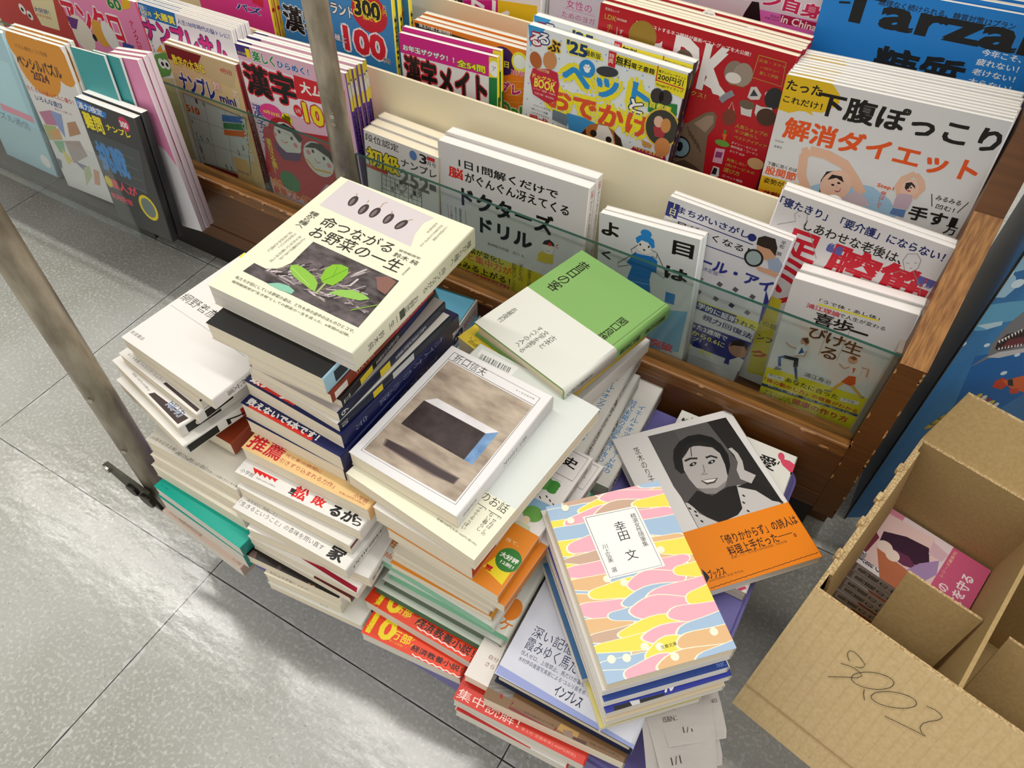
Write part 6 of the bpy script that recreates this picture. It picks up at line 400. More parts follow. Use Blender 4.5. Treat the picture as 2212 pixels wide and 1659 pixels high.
{'n':'puzzle_magazine','l':'pink kanji puzzle magazine with two round red dolls left of the upright','p':[-0.7383,0.6863,0.1786,2.8244,3,0.1948,0.2616,0.006],'c':'#e2b4c6','s':'#4a2a78','sd':'R','pg':'white','d':[('P',[(-0.015,-0.024),(0.141,-0.01),(0.134,0.06),(-0.056,0.058)],'#3a2a78'),('T','1',0.089,0.012,0.135,0.06,'#f2d81e',{'b':0.048}),('T','実行部数NO.',0.012,0.0381,0.129,0.0519,'#f2d81e',{}),('T','楽しく',0.151,0.012,0.358,0.072,'#1c8a3c',{'b':0.038,'o':('#f8f4f4',0.04)}),('T','ひらめく！',0.379,0.0295,0.67,0.0685,'#1c5aa8',{'b':0.038,'o':('#f8f4f4',0.04)}),('P',[(-0.015,0.079),(0.939,0.103),(0.909,0.328),(-0.052,0.318)],'#e6dce2'),('T','漢字',0.012,0.091,0.506,0.271,'#15120f',{'b':0.048,'o':('#d82030',0.045)}),('P',[(0.515,0.085),(0.965,0.091),(0.958,0.196),(0.503,0.213)],'#d01c28'),('T','大ム',0.555,0.106,0.755,0.176,'#f4f0ea',{'b':0.038}),('T','10',0.536,0.222,0.726,0.341,'#f2da1c',{'b':0.048,'o':('#c8202a',0.05)}),('E',0.485,0.286,0.008,0.009,'#d82030',0),('T','3月',0.461,0.275,0.508,0.3,'#f8f0ec',{}),('T','漢字ナンクロ',0.012,0.322,0.115,0.747,'#4a3a90',{'b':0.023,'o':('#f0ecf0',0.04),'v':1}),('E',0.199,0.346,0.022,0.013,'#e8408c',10),('T','6月25日',0.123,0.34,0.283,0.361,'#f4e84a',{'b':0.028}),('E',0.373,0.359,0.006,0.006,'#e8dc1c',0),('E',0.355,0.377,0.006,0.006,'#e8dc1c',0),('E',0.328,0.383,0.006,0.006,'#e8dc1c',0),('E',0.317,0.372,0.006,0.006,'#e8dc1c',0),('E',0.333,0.354,0.006,0.006,'#e8dc1c',0),('E',0.36,0.345,0.006,0.006,'#e8dc1c',0),('P',[(0.082,0.449),(0.731,0.385),(0.747,0.594),(0.39,0.891),(-0.027,0.78)],'#b8222c'),('E',0.293,0.499,0.034,0.036,'#b01c24',15),('E',0.312,0.483,0.026,0.026,'#d8d2cc',20),('P',[(0.192,0.424),(0.31,0.39),(0.406,0.406),(0.472,0.452),(0.428,0.484),(0.37,0.433),(0.256,0.427)],'#241e20'),('E',0.239,0.453,0.0025,0.003,'#15120f',0),('E',0.356,0.471,0.0025,0.003,'#15120f',0),('E',0.189,0.478,0.003,0.003,'#e0808c',0),('E',0.381,0.508,0.004,0.004,'#e0808c',0),('L',[(0.239,0.502),(0.267,0.515),(0.304,0.505)],0.0012,'#b83040'),('P',[(0.151,0.523),(0.264,0.574),(0.431,0.547),(0.383,0.606),(0.213,0.634),(0.158,0.571)],'#5a3060'),('E',0.607,0.559,0.036,0.038,'#b01c24',15),('E',0.59,0.551,0.028,0.028,'#d8d2cc',20),('P',[(0.467,0.5),(0.553,0.455),(0.656,0.446),(0.73,0.486),(0.744,0.562),(0.696,0.517),(0.581,0.485)],'#241e20'),('E',0.55,0.509,0.0025,0.003,'#15120f',0),('E',0.648,0.533,0.0025,0.003,'#15120f',0),('E',0.501,0.525,0.004,0.004,'#e0808c',0),('E',0.686,0.568,0.004,0.004,'#e0808c',0),('L',[(0.551,0.555),(0.569,0.575),(0.604,0.568)],0.0012,'#b83040'),('L',[(0.46,0.574),(0.534,0.624),(0.69,0.615)],0.003,'#d8a020'),('T','100',0.012,0.782,0.129,0.84,'#e88a1c',{'b':0.048}),('E',0.227,0.772,0.02,0.018,'#2a7a44',0),('T','豪華プレゼント',0.012,0.836,0.524,0.894,'#d02838',{'b':0.038,'o':('#e8d83c',0.04)}),('T','面白さ全開！',0.071,0.523,0.126,0.747,'#f0dc28',{'v':1,'b':0.02})],'s2':[('R',0,0,1,0.2,'#e8d43c'),('E',0.5,0.1,0.0022,0.011,'#e8ece4',0),('T','ア',0.25,0.05,0.75,0.15,'#2a4aa0',{}),('T','漢字ナンクロ',0.12,0.22,0.88,0.72,'#15120f',{'v':1,'b':0.02}),('R',0,0.74,1,1,'#c82838')],'k':6,'cl':'purple spined kanji puzzle magazine behind the red doll copy','dz':0.003,'gap':0.0015,'jx':0.006},
{'n':'puzzle_magazine','l':'pink and white kanji magazine behind the cream panel right of the upright','p':[-0.5408,0.769,0.2662,2.3093,3,0.15,0.2098,0.006],'c':'#e4e0de','s':'#e8d428','sd':'R','pg':'white','d':[('P',[(0.002,-0.001),(1,0),(0.917,0.13),(-0.008,0.123)],'#d01c84'),('T','お年玉ザクザク！！',0.03,0.0652,0.569,0.1038,'#f4f0f0',{'b':0.038,'o':('#1c7a44',0.04)}),('T','全54問',0.597,0.07,0.882,0.117,'#f2e22a',{'b':0.038,'o':('#1c6a3a',0.05)}),('T','漢字メイト',0.023,0.1259,0.893,0.3261,'#15120f',{'b':0.048,'o':('#d02838',0.045)}),('P',[(0.921,0.006),(1.006,0.003),(0.998,0.124),(0.916,0.133)],'#e8d428'),('P',[(0.916,0.133),(0.998,0.124),(0.993,0.312),(0.91,0.312)],'#1c7a3c'),('E',0.972,0.074,0.008,0.01,'#f0f0ea',0),('T','ア',0.947,0.0608,0.988,0.0872,'#2a4aa0',{})],'s2':[('R',0,0.25,1,1,'#1c7a3c')],'k':2,'cl':'kanji magazine behind the pink and white front copy','dz':0.007,'gap':0.0015,'jx':0.002},
{'n':'puzzle_magazine','l':'orange number puzzle magazine behind the pink kanji one','p':[-0.5262,0.7905,0.2643,0.8256,3,0.1714,0.2202,0.008],'c':'#e8801e','s':'#1a1614','sd':'R','pg':'grey','d':[('P',[(0.009,0.015),(0.659,0.034),(0.618,0.061),(0.017,0.044)],'#1a1614'),('T','珠玉の超上級問題！',0.05,0.012,0.346,0.035,'#f0ece8',{'b':0.016}),('T','ナンプレ',0.555,0.2119,0.956,0.2821,'#c81a74',{'b':0.048,'o':('#f4ece8',0.05)}),('T','On!',0.759,0.3344,0.975,0.4246,'#4a9a2c',{'b':0.048,'o':('#f0ece4',0.05)}),('E',0.796,0.096,0.018,0.018,'#3a1a5a',0),('T','20日',0.741,0.093,0.847,0.13,'#f2e22a',{'b':0.038}),('E',0.938,0.077,0.012,0.013,'#e8e03c',0),('E',0.935,0.076,0.009,0.009,'#e8f0ec',0),('T','3月号',0.868,0.1274,0.978,0.1576,'#d01c6c',{'b':0.028,'o':('#f4f0ec',0.04)}),('L',[(0.824,0.208),(0.975,0.184)],0.001,'#e8a840'),('L',[(0.825,0.25),(0.977,0.226)],0.001,'#e8a840'),('L',[(0.826,0.293),(0.979,0.268)],0.001,'#e8a840'),('L',[(0.827,0.337),(0.981,0.311)],0.001,'#e8a840')],'k':3,'cl':'orange number puzzle magazine behind its front copy','dz':0.004,'gap':0.0015,'jx':0.002},
{'n':'magazine','l':'pet outing guide magazine with big blue and orange lettering behind the cream panel','p':[-0.3387,0.7714,0.2652,-1.2366,3,0.2029,0.2601,0.011],'c':'#dfe4e6','s':'#3a2030','sd':'R','pg':'white','d':[('P',[(0,-0.003),(0.116,-0.003),(0.023,0.098)],'#3a9ad4'),('E',0.03,0.03,0.0011,0.0011,'#8ab4d4',0),('E',0.075,0.07,0.0011,0.0011,'#8ab4d4',0),('E',0.03,0.11,0.0011,0.0011,'#8ab4d4',0),('E',0.075,0.15,0.0011,0.0011,'#8ab4d4',0),('E',0.03,0.19,0.0011,0.0011,'#8ab4d4',0),('E',0.075,0.23,0.0011,0.0011,'#8ab4d4',0),('E',0.03,0.27,0.0011,0.0011,'#8ab4d4',0),('E',0.075,0.31,0.0011,0.0011,'#8ab4d4',0),('E',0.03,0.35,0.0011,0.0011,'#8ab4d4',0),('E',0.075,0.39,0.0011,0.0011,'#8ab4d4',0),('E',0.03,0.43,0.0011,0.0011,'#8ab4d4',0),('E',0.075,0.47,0.0011,0.0011,'#8ab4d4',0),('E',0.03,0.51,0.0011,0.0011,'#8ab4d4',0),('E',0.075,0.55,0.0011,0.0011,'#8ab4d4',0),('E',0.03,0.59,0.0011,0.0011,'#8ab4d4',0),('E',0.075,0.63,0.0011,0.0011,'#8ab4d4',0),('E',0.125,0.03,0.0011,0.0011,'#8ab4d4',0),('E',0.17,0.07,0.0011,0.0011,'#8ab4d4',0),('E',0.125,0.11,0.0011,0.0011,'#8ab4d4',0),('E',0.17,0.15,0.0011,0.0011,'#8ab4d4',0),('E',0.125,0.19,0.0011,0.0011,'#8ab4d4',0),('E',0.17,0.23,0.0011,0.0011,'#8ab4d4',0),('E',0.125,0.27,0.0011,0.0011,'#8ab4d4',0),('E',0.17,0.31,0.0011,0.0011,'#8ab4d4',0),('E',0.125,0.35,0.0011,0.0011,'#8ab4d4',0),('E',0.17,0.39,0.0011,0.0011,'#8ab4d4',0),('E',0.125,0.43,0.0011,0.0011,'#8ab4d4',0),('E',0.17,0.47,0.0011,0.0011,'#8ab4d4',0),('E',0.125,0.51,0.0011,0.0011,'#8ab4d4',0),('E',0.17,0.55,0.0011,0.0011,'#8ab4d4',0),('E',0.125,0.59,0.0011,0.0011,'#8ab4d4',0),('E',0.17,0.63,0.0011,0.0011,'#8ab4d4',0),('E',0.22,0.03,0.0011,0.0011,'#8ab4d4',0),('E',0.265,0.07,0.0011,0.0011,'#8ab4d4',0),('E',0.22,0.11,0.0011,0.0011,'#8ab4d4',0),('E',0.265,0.15,0.0011,0.0011,'#8ab4d4',0),('E',0.22,0.19,0.0011,0.0011,'#8ab4d4',0),('E',0.265,0.23,0.0011,0.0011,'#8ab4d4',0),('E',0.22,0.27,0.0011,0.0011,'#8ab4d4',0),('E',0.265,0.31,0.0011,0.0011,'#8ab4d4',0),('E',0.22,0.35,0.0011,0.0011,'#8ab4d4',0),('E',0.265,0.39,0.0011,0.0011,'#8ab4d4',0),('E',0.22,0.43,0.0011,0.0011,'#8ab4d4',0),('E',0.265,0.47,0.0011,0.0011,'#8ab4d4',0),('E',0.22,0.51,0.0011,0.0011,'#8ab4d4',0),('E',0.265,0.55,0.0011,0.0011,'#8ab4d4',0),('E',0.22,0.59,0.0011,0.0011,'#8ab4d4',0),('E',0.265,0.63,0.0011,0.0011,'#8ab4d4',0),('E',0.315,0.03,0.0011,0.0011,'#8ab4d4',0),('E',0.36,0.07,0.0011,0.0011,'#8ab4d4',0),('E',0.315,0.11,0.0011,0.0011,'#8ab4d4',0),('E',0.36,0.15,0.0011,0.0011,'#8ab4d4',0),('E',0.315,0.19,0.0011,0.0011,'#8ab4d4',0),('E',0.36,0.23,0.0011,0.0011,'#8ab4d4',0),('E',0.315,0.27,0.0011,0.0011,'#8ab4d4',0),('E',0.36,0.31,0.0011,0.0011,'#8ab4d4',0),('E',0.315,0.35,0.0011,0.0011,'#8ab4d4',0),('E',0.36,0.39,0.0011,0.0011,'#8ab4d4',0),('E',0.315,0.43,0.0011,0.0011,'#8ab4d4',0),('E',0.36,0.47,0.0011,0.0011,'#8ab4d4',0),('E',0.315,0.51,0.0011,0.0011,'#8ab4d4',0),('E',0.36,0.55,0.0011,0.0011,'#8ab4d4',0),('E',0.315,0.59,0.0011,0.0011,'#8ab4d4',0),('E',0.36,0.63,0.0011,0.0011,'#8ab4d4',0),('E',0.41,0.03,0.0011,0.0011,'#8ab4d4',0),('E',0.455,0.07,0.0011,0.0011,'#8ab4d4',0),('E',0.41,0.11,0.0011,0.0011,'#8ab4d4',0),('E',0.455,0.15,0.0011,0.0011,'#8ab4d4',0),('E',0.41,0.19,0.0011,0.0011,'#8ab4d4',0),('E',0.455,0.23,0.0011,0.0011,'#8ab4d4',0),('E',0.41,0.27,0.0011,0.0011,'#8ab4d4',0),('E',0.455,0.31,0.0011,0.0011,'#8ab4d4',0),('E',0.41,0.35,0.0011,0.0011,'#8ab4d4',0),('E',0.455,0.39,0.0011,0.0011,'#8ab4d4',0),('E',0.41,0.43,0.0011,0.0011,'#8ab4d4',0),('E',0.455,0.47,0.0011,0.0011,'#8ab4d4',0),('E',0.41,0.51,0.0011,0.0011,'#8ab4d4',0),('E',0.455,0.55,0.0011,0.0011,'#8ab4d4',0),('E',0.41,0.59,0.0011,0.0011,'#8ab4d4',0),('E',0.455,0.63,0.0011,0.0011,'#8ab4d4',0),('E',0.505,0.03,0.0011,0.0011,'#8ab4d4',0),('E',0.55,0.07,0.0011,0.0011,'#8ab4d4',0),('E',0.505,0.11,0.0011,0.0011,'#8ab4d4',0),('E',0.55,0.15,0.0011,0.0011,'#8ab4d4',0),('E',0.505,0.19,0.0011,0.0011,'#8ab4d4',0),('E',0.55,0.23,0.0011,0.0011,'#8ab4d4',0),('E',0.505,0.27,0.0011,0.0011,'#8ab4d4',0),('E',0.55,0.31,0.0011,0.0011,'#8ab4d4',0),('E',0.505,0.35,0.0011,0.0011,'#8ab4d4',0),('E',0.55,0.39,0.0011,0.0011,'#8ab4d4',0),('E',0.505,0.43,0.0011,0.0011,'#8ab4d4',0),('E',0.55,0.47,0.0011,0.0011,'#8ab4d4',0),('E',0.505,0.51,0.0011,0.0011,'#8ab4d4',0),('E',0.55,0.55,0.0011,0.0011,'#8ab4d4',0),('E',0.505,0.59,0.0011,0.0011,'#8ab4d4',0),('E',0.55,0.63,0.0011,0.0011,'#8ab4d4',0),('E',0.6,0.03,0.0011,0.0011,'#8ab4d4',0),('E',0.645,0.07,0.0011,0.0011,'#8ab4d4',0),('E',0.6,0.11,0.0011,0.0011,'#8ab4d4',0),('E',0.645,0.15,0.0011,0.0011,'#8ab4d4',0),('E',0.6,0.19,0.0011,0.0011,'#8ab4d4',0),('E',0.645,0.23,0.0011,0.0011,'#8ab4d4',0),('E',0.6,0.27,0.0011,0.0011,'#8ab4d4',0),('E',0.645,0.31,0.0011,0.0011,'#8ab4d4',0),('E',0.6,0.35,0.0011,0.0011,'#8ab4d4',0),('E',0.645,0.39,0.0011,0.0011,'#8ab4d4',0),('E',0.6,0.43,0.0011,0.0011,'#8ab4d4',0),('E',0.645,0.47,0.0011,0.0011,'#8ab4d4',0),('E',0.6,0.51,0.0011,0.0011,'#8ab4d4',0),('E',0.645,0.55,0.0011,0.0011,'#8ab4d4',0),('E',0.6,0.59,0.0011,0.0011,'#8ab4d4',0),('E',0.645,0.63,0.0011,0.0011,'#8ab4d4',0),('E',0.695,0.03,0.0011,0.0011,'#8ab4d4',0),('E',0.74,0.07,0.0011,0.0011,'#8ab4d4',0),('E',0.695,0.11,0.0011,0.0011,'#8ab4d4',0),('E',0.74,0.15,0.0011,0.0011,'#8ab4d4',0),('E',0.695,0.19,0.0011,0.0011,'#8ab4d4',0),('E',0.74,0.23,0.0011,0.0011,'#8ab4d4',0),('E',0.695,0.27,0.0011,0.0011,'#8ab4d4',0),('E',0.74,0.31,0.0011,0.0011,'#8ab4d4',0),('E',0.695,0.35,0.0011,0.0011,'#8ab4d4',0),('E',0.74,0.39,0.0011,0.0011,'#8ab4d4',0),('E',0.695,0.43,0.0011,0.0011,'#8ab4d4',0),('E',0.74,0.47,0.0011,0.0011,'#8ab4d4',0),('E',0.695,0.51,0.0011,0.0011,'#8ab4d4',0),('E',0.74,0.55,0.0011,0.0011,'#8ab4d4',0),('E',0.695,0.59,0.0011,0.0011,'#8ab4d4',0),('E',0.74,0.63,0.0011,0.0011,'#8ab4d4',0),('E',0.79,0.03,0.0011,0.0011,'#8ab4d4',0),('E',0.835,0.07,0.0011,0.0011,'#8ab4d4',0),('E',0.79,0.11,0.0011,0.0011,'#8ab4d4',0),('E',0.835,0.15,0.0011,0.0011,'#8ab4d4',0),('E',0.79,0.19,0.0011,0.0011,'#8ab4d4',0),('E',0.835,0.23,0.0011,0.0011,'#8ab4d4',0),('E',0.79,0.27,0.0011,0.0011,'#8ab4d4',0),('E',0.835,0.31,0.0011,0.0011,'#8ab4d4',0),('E',0.79,0.35,0.0011,0.0011,'#8ab4d4',0),('E',0.835,0.39,0.0011,0.0011,'#8ab4d4',0),('E',0.79,0.43,0.0011,0.0011,'#8ab4d4',0),('E',0.835,0.47,0.0011,0.0011,'#8ab4d4',0),('E',0.79,0.51,0.0011,0.0011,'#8ab4d4',0),('E',0.835,0.55,0.0011,0.0011,'#8ab4d4',0),('E',0.79,0.59,0.0011,0.0011,'#8ab4d4',0),('E',0.835,0.63,0.0011,0.0011,'#8ab4d4',0),('E',0.885,0.03,0.0011,0.0011,'#8ab4d4',0),('E',0.93,0.07,0.0011,0.0011,'#8ab4d4',0),('E',0.885,0.11,0.0011,0.0011,'#8ab4d4',0),('E',0.93,0.15,0.0011,0.0011,'#8ab4d4',0),('E',0.885,0.19,0.0011,0.0011,'#8ab4d4',0),('E',0.93,0.23,0.0011,0.0011,'#8ab4d4',0),('E',0.885,0.27,0.0011,0.0011,'#8ab4d4',0),('E',0.93,0.31,0.0011,0.0011,'#8ab4d4',0),('E',0.885,0.35,0.0011,0.0011,'#8ab4d4',0),('E',0.93,0.39,0.0011,0.0011,'#8ab4d4',0),('E',0.885,0.43,0.0011,0.0011,'#8ab4d4',0),('E',0.93,0.47,0.0011,0.0011,'#8ab4d4',0),('E',0.885,0.51,0.0011,0.0011,'#8ab4d4',0),('E',0.93,0.55,0.0011,0.0011,'#8ab4d4',0),('E',0.885,0.59,0.0011,0.0011,'#8ab4d4',0),('E',0.93,0.63,0.0011,0.0011,'#8ab4d4',0),('E',0.98,0.03,0.0011,0.0011,'#8ab4d4',0),('E',1.025,0.07,0.0011,0.0011,'#8ab4d4',0),('E',0.98,0.11,0.0011,0.0011,'#8ab4d4',0),('E',1.025,0.15,0.0011,0.0011,'#8ab4d4',0),('E',0.98,0.19,0.0011,0.0011,'#8ab4d4',0),('E',1.025,0.23,0.0011,0.0011,'#8ab4d4',0),('E',0.98,0.27,0.0011,0.0011,'#8ab4d4',0),('E',1.025,0.31,0.0011,0.0011,'#8ab4d4',0),('E',0.98,0.35,0.0011,0.0011,'#8ab4d4',0),('E',1.025,0.39,0.0011,0.0011,'#8ab4d4',0),('E',0.98,0.43,0.0011,0.0011,'#8ab4d4',0),('E',1.025,0.47,0.0011,0.0011,'#8ab4d4',0),('E',0.98,0.51,0.0011,0.0011,'#8ab4d4',0),('E',1.025,0.55,0.0011,0.0011,'#8ab4d4',0),('E',0.98,0.59,0.0011,0.0011,'#8ab4d4',0),('E',1.025,0.63,0.0011,0.0011,'#8ab4d4',0),('T','る',0.019,0.027,0.096,0.083,'#f6f2ee',{'b':0.038,'o':('#a01a48',0.1)}),('T','る',0.073,0.019,0.144,0.067,'#f6f2ee',{'b':0.038,'o':('#243a74',0.1)}),('T','ぶ',0.14,0.036,0.221,0.088,'#1c1a18',{'b':0.038,'o':('#e8b41c',0.1)}),('P',[(0.27,0.014),(0.474,0.028),(0.495,0.06),(0.385,0.068),(0.281,0.08),(0.257,0.048)],'#ecdf2c'),('T',"'25",0.255,0.012,0.393,0.072,'#1c3a6a',{'b':0.048,'o':('#f2ea6a',0.04)}),('T','最新版',0.378,0.033,0.476,0.059,'#2a2a2a',{'b':0.016}),('P',[(0.561,0.014),(0.991,0.01),(1.01,0.115),(0.822,0.096),(0.814,0.053),(0.563,0.055)],'#ecdc2a'),('P',[(0.52,0.007),(0.567,0.007),(0.571,0.074),(0.527,0.074)],'#c82434'),('T','特典',0.526,0.016,0.556,0.06,'#f4ecdc',{'v':1}),('T','無料',0.569,0.017,0.665,0.058,'#15120f',{'b':0.028}),('T','電子書籍',0.665,0.027,0.806,0.052,'#15120f',{'b':0.023}),('T','電子レジャーチケット',0.828,0.0229,0.988,0.0341,'#15120f',{'b':0.016}),('T','200円引',0.828,0.0361,0.979,0.0649,'#15120f',{'b':0.02}),('T','Googleマイマップ',0.828,0.079,0.986,0.094,'#15120f',{'b':0.016}),('L',[(0.822,0.07),(0.99,0.073)],0.0012,'#c82434'),('L',[(0.819,0.008),(0.823,0.075)],0.0012,'#c82434'),('T','ペット',0.246,0.104,0.812,0.224,'#2a8cd0',{'b':0.048,'o':('#ecdf24',0.16)}),('T','ペット',0.246,0.104,0.812,0.224,'#2a8cd0',{'b':0.048}),('T','と',0.694,0.1815,0.781,0.2425,'#f4f2ee',{'b':0.038,'o':('#1c1a18',0.06)}),('T','おでかけ',0.167,0.244,0.846,0.354,'#d8502c',{'b':0.048,'o':('#ecdf24',0.16)}),('T','おでかけ',0.167,0.244,0.846,0.354,'#d8502c',{'b':0.048}),('E',0.403,0.115,0.0105,0.0105,'#2a8cd0',0),('E',0.404,0.121,0.0035,0.003,'#f4f2ee',0),('E',0.387,0.113,0.0016,0.002,'#f4f2ee',0),('E',0.394,0.104,0.0016,0.002,'#f4f2ee',0),('E',0.409,0.102,0.0016,0.002,'#f4f2ee',0),('E',0.418,0.109,0.0016,0.002,'#f4f2ee',0),('P',[(0.052,0.191),(0.162,0.172),(0.218,0.176),(0.237,0.228),(0.236,0.303),(0.176,0.339),(0.066,0.315),(0.037,0.24)],'#c0243c'),('T','ドッグラン',0.055,0.2116,0.217,0.2344,'#f2e24a',{'b':0.028}),('T','BOOK',0.07,0.2304,0.214,0.2756,'#f2e24a',{'b':0.038}),('T','レジャー施設・SA&PA',0.07,0.2781,0.221,0.2889,'#f0d8d0',{}),('T','大型公園・複合施設',0.077,0.3,0.212,0.309,'#f0d8d0',{}),('T','特別付録',0.08,0.179,0.165,0.194,'#f0e0a0',{}),('T','リゾートホテル',0.079,0.3611,0.197,0.3729,'#3a3632',{}),('T','プライベート空間',0.06,0.3833,0.179,0.3937,'#3a3632',{}),('T','ハイクラスホテル',0.067,0.4019,0.194,0.4131,'#3a3632',{}),('T','愛犬、',0.052,0.4164,0.215,0.4546,'#c82c34',{'b':0.028}),('P',[(0.211,0.357),(0.325,0.361),(0.318,0.418),(0.214,0.408)],'#6a7a84'),('P',[(0.25,0.429),(0.36,0.428),(0.356,0.448),(0.252,0.444)],'#9a8a7a'),('E',0.068,0.149,0.008,0.01,'#b0602c',20),('E',0.161,0.131,0.009,0.011,'#c88a54',-10),('E',0.529,0.1,0.014,0.006,'#3a3a40',10),('P',[(0.339,0.446),(0.308,0.351),(0.419,0.346),(0.564,0.363),(0.728,0.435)],'#3a8cc4'),('P',[(0.404,0.448),(0.443,0.394),(0.471,0.369),(0.545,0.344),(0.625,0.359),(0.68,0.393),(0.702,0.439),(0.5,0.441)],'#b06a30'),('P',[(0.523,0.356),(0.584,0.349),(0.623,0.384),(0.649,0.432),(0.508,0.439)],'#ded8d0'),('P',[(0.627,0.365),(0.678,0.387),(0.705,0.435),(0.659,0.441)],'#3a2418'),('P',[(0.404,0.448),(0.444,0.397),(0.46,0.439)],'#3a2418'),('E',0.5,0.407,0.0045,0.0045,'#221814',0),('E',0.604,0.413,0.0042,0.0042,'#221814',0),('P',[(0.512,0.441),(0.542,0.43),(0.567,0.436)],'#4a3c34'),('P',[(0.805,0.168),(0.973,0.146),(0.982,0.198),(0.811,0.219)],'#2a7a3a'),('T','首都圏',0.81,0.1649,0.943,0.1961,'#f0e24a',{'b':0.023}),('E',0.913,0.273,0.022,0.024,'#d8b83a',0),('E',0.913,0.273,0.02,0.022,'#3a3a34',0),('P',[(0.863,0.28),(0.893,0.255),(0.939,0.289),(0.933,0.319),(0.882,0.321)],'#a83440'),('E',0.888,0.248,0.006,0.007,'#d8b098',0),('E',0.934,0.256,0.006,0.009,'#c88a4c',0),('E',0.848,0.136,0.008,0.009,'#3a3434',0),('E',0.897,0.133,0.008,0.009,'#3a3434',0),('P',[(0.767,0.403),(0.97,0.399),(0.989,0.436),(0.744,0.437)],'#a01c54'),('T','ペットと泊まれる',0.77,0.3982,0.959,0.4148,'#f2e24a',{'b':0.023}),('E',0.941,0.361,0.01,0.012,'#c8844c',0),('P',[(0.809,0.358),(0.855,0.361),(0.88,0.369),(0.87,0.387),(0.82,0.385)],'#c8904c')],'s2':[('R',0,0,1,0.25,'#1a1614'),('T','ペットとおでかけ首都圏発',0.2,0.27,0.8,0.9,'#e8d8d0',{'v':1})],'k':2,'cl':'pet outing guide magazine behind its front copy','dz':0.009,'gap':0.0015,'jx':0.002},
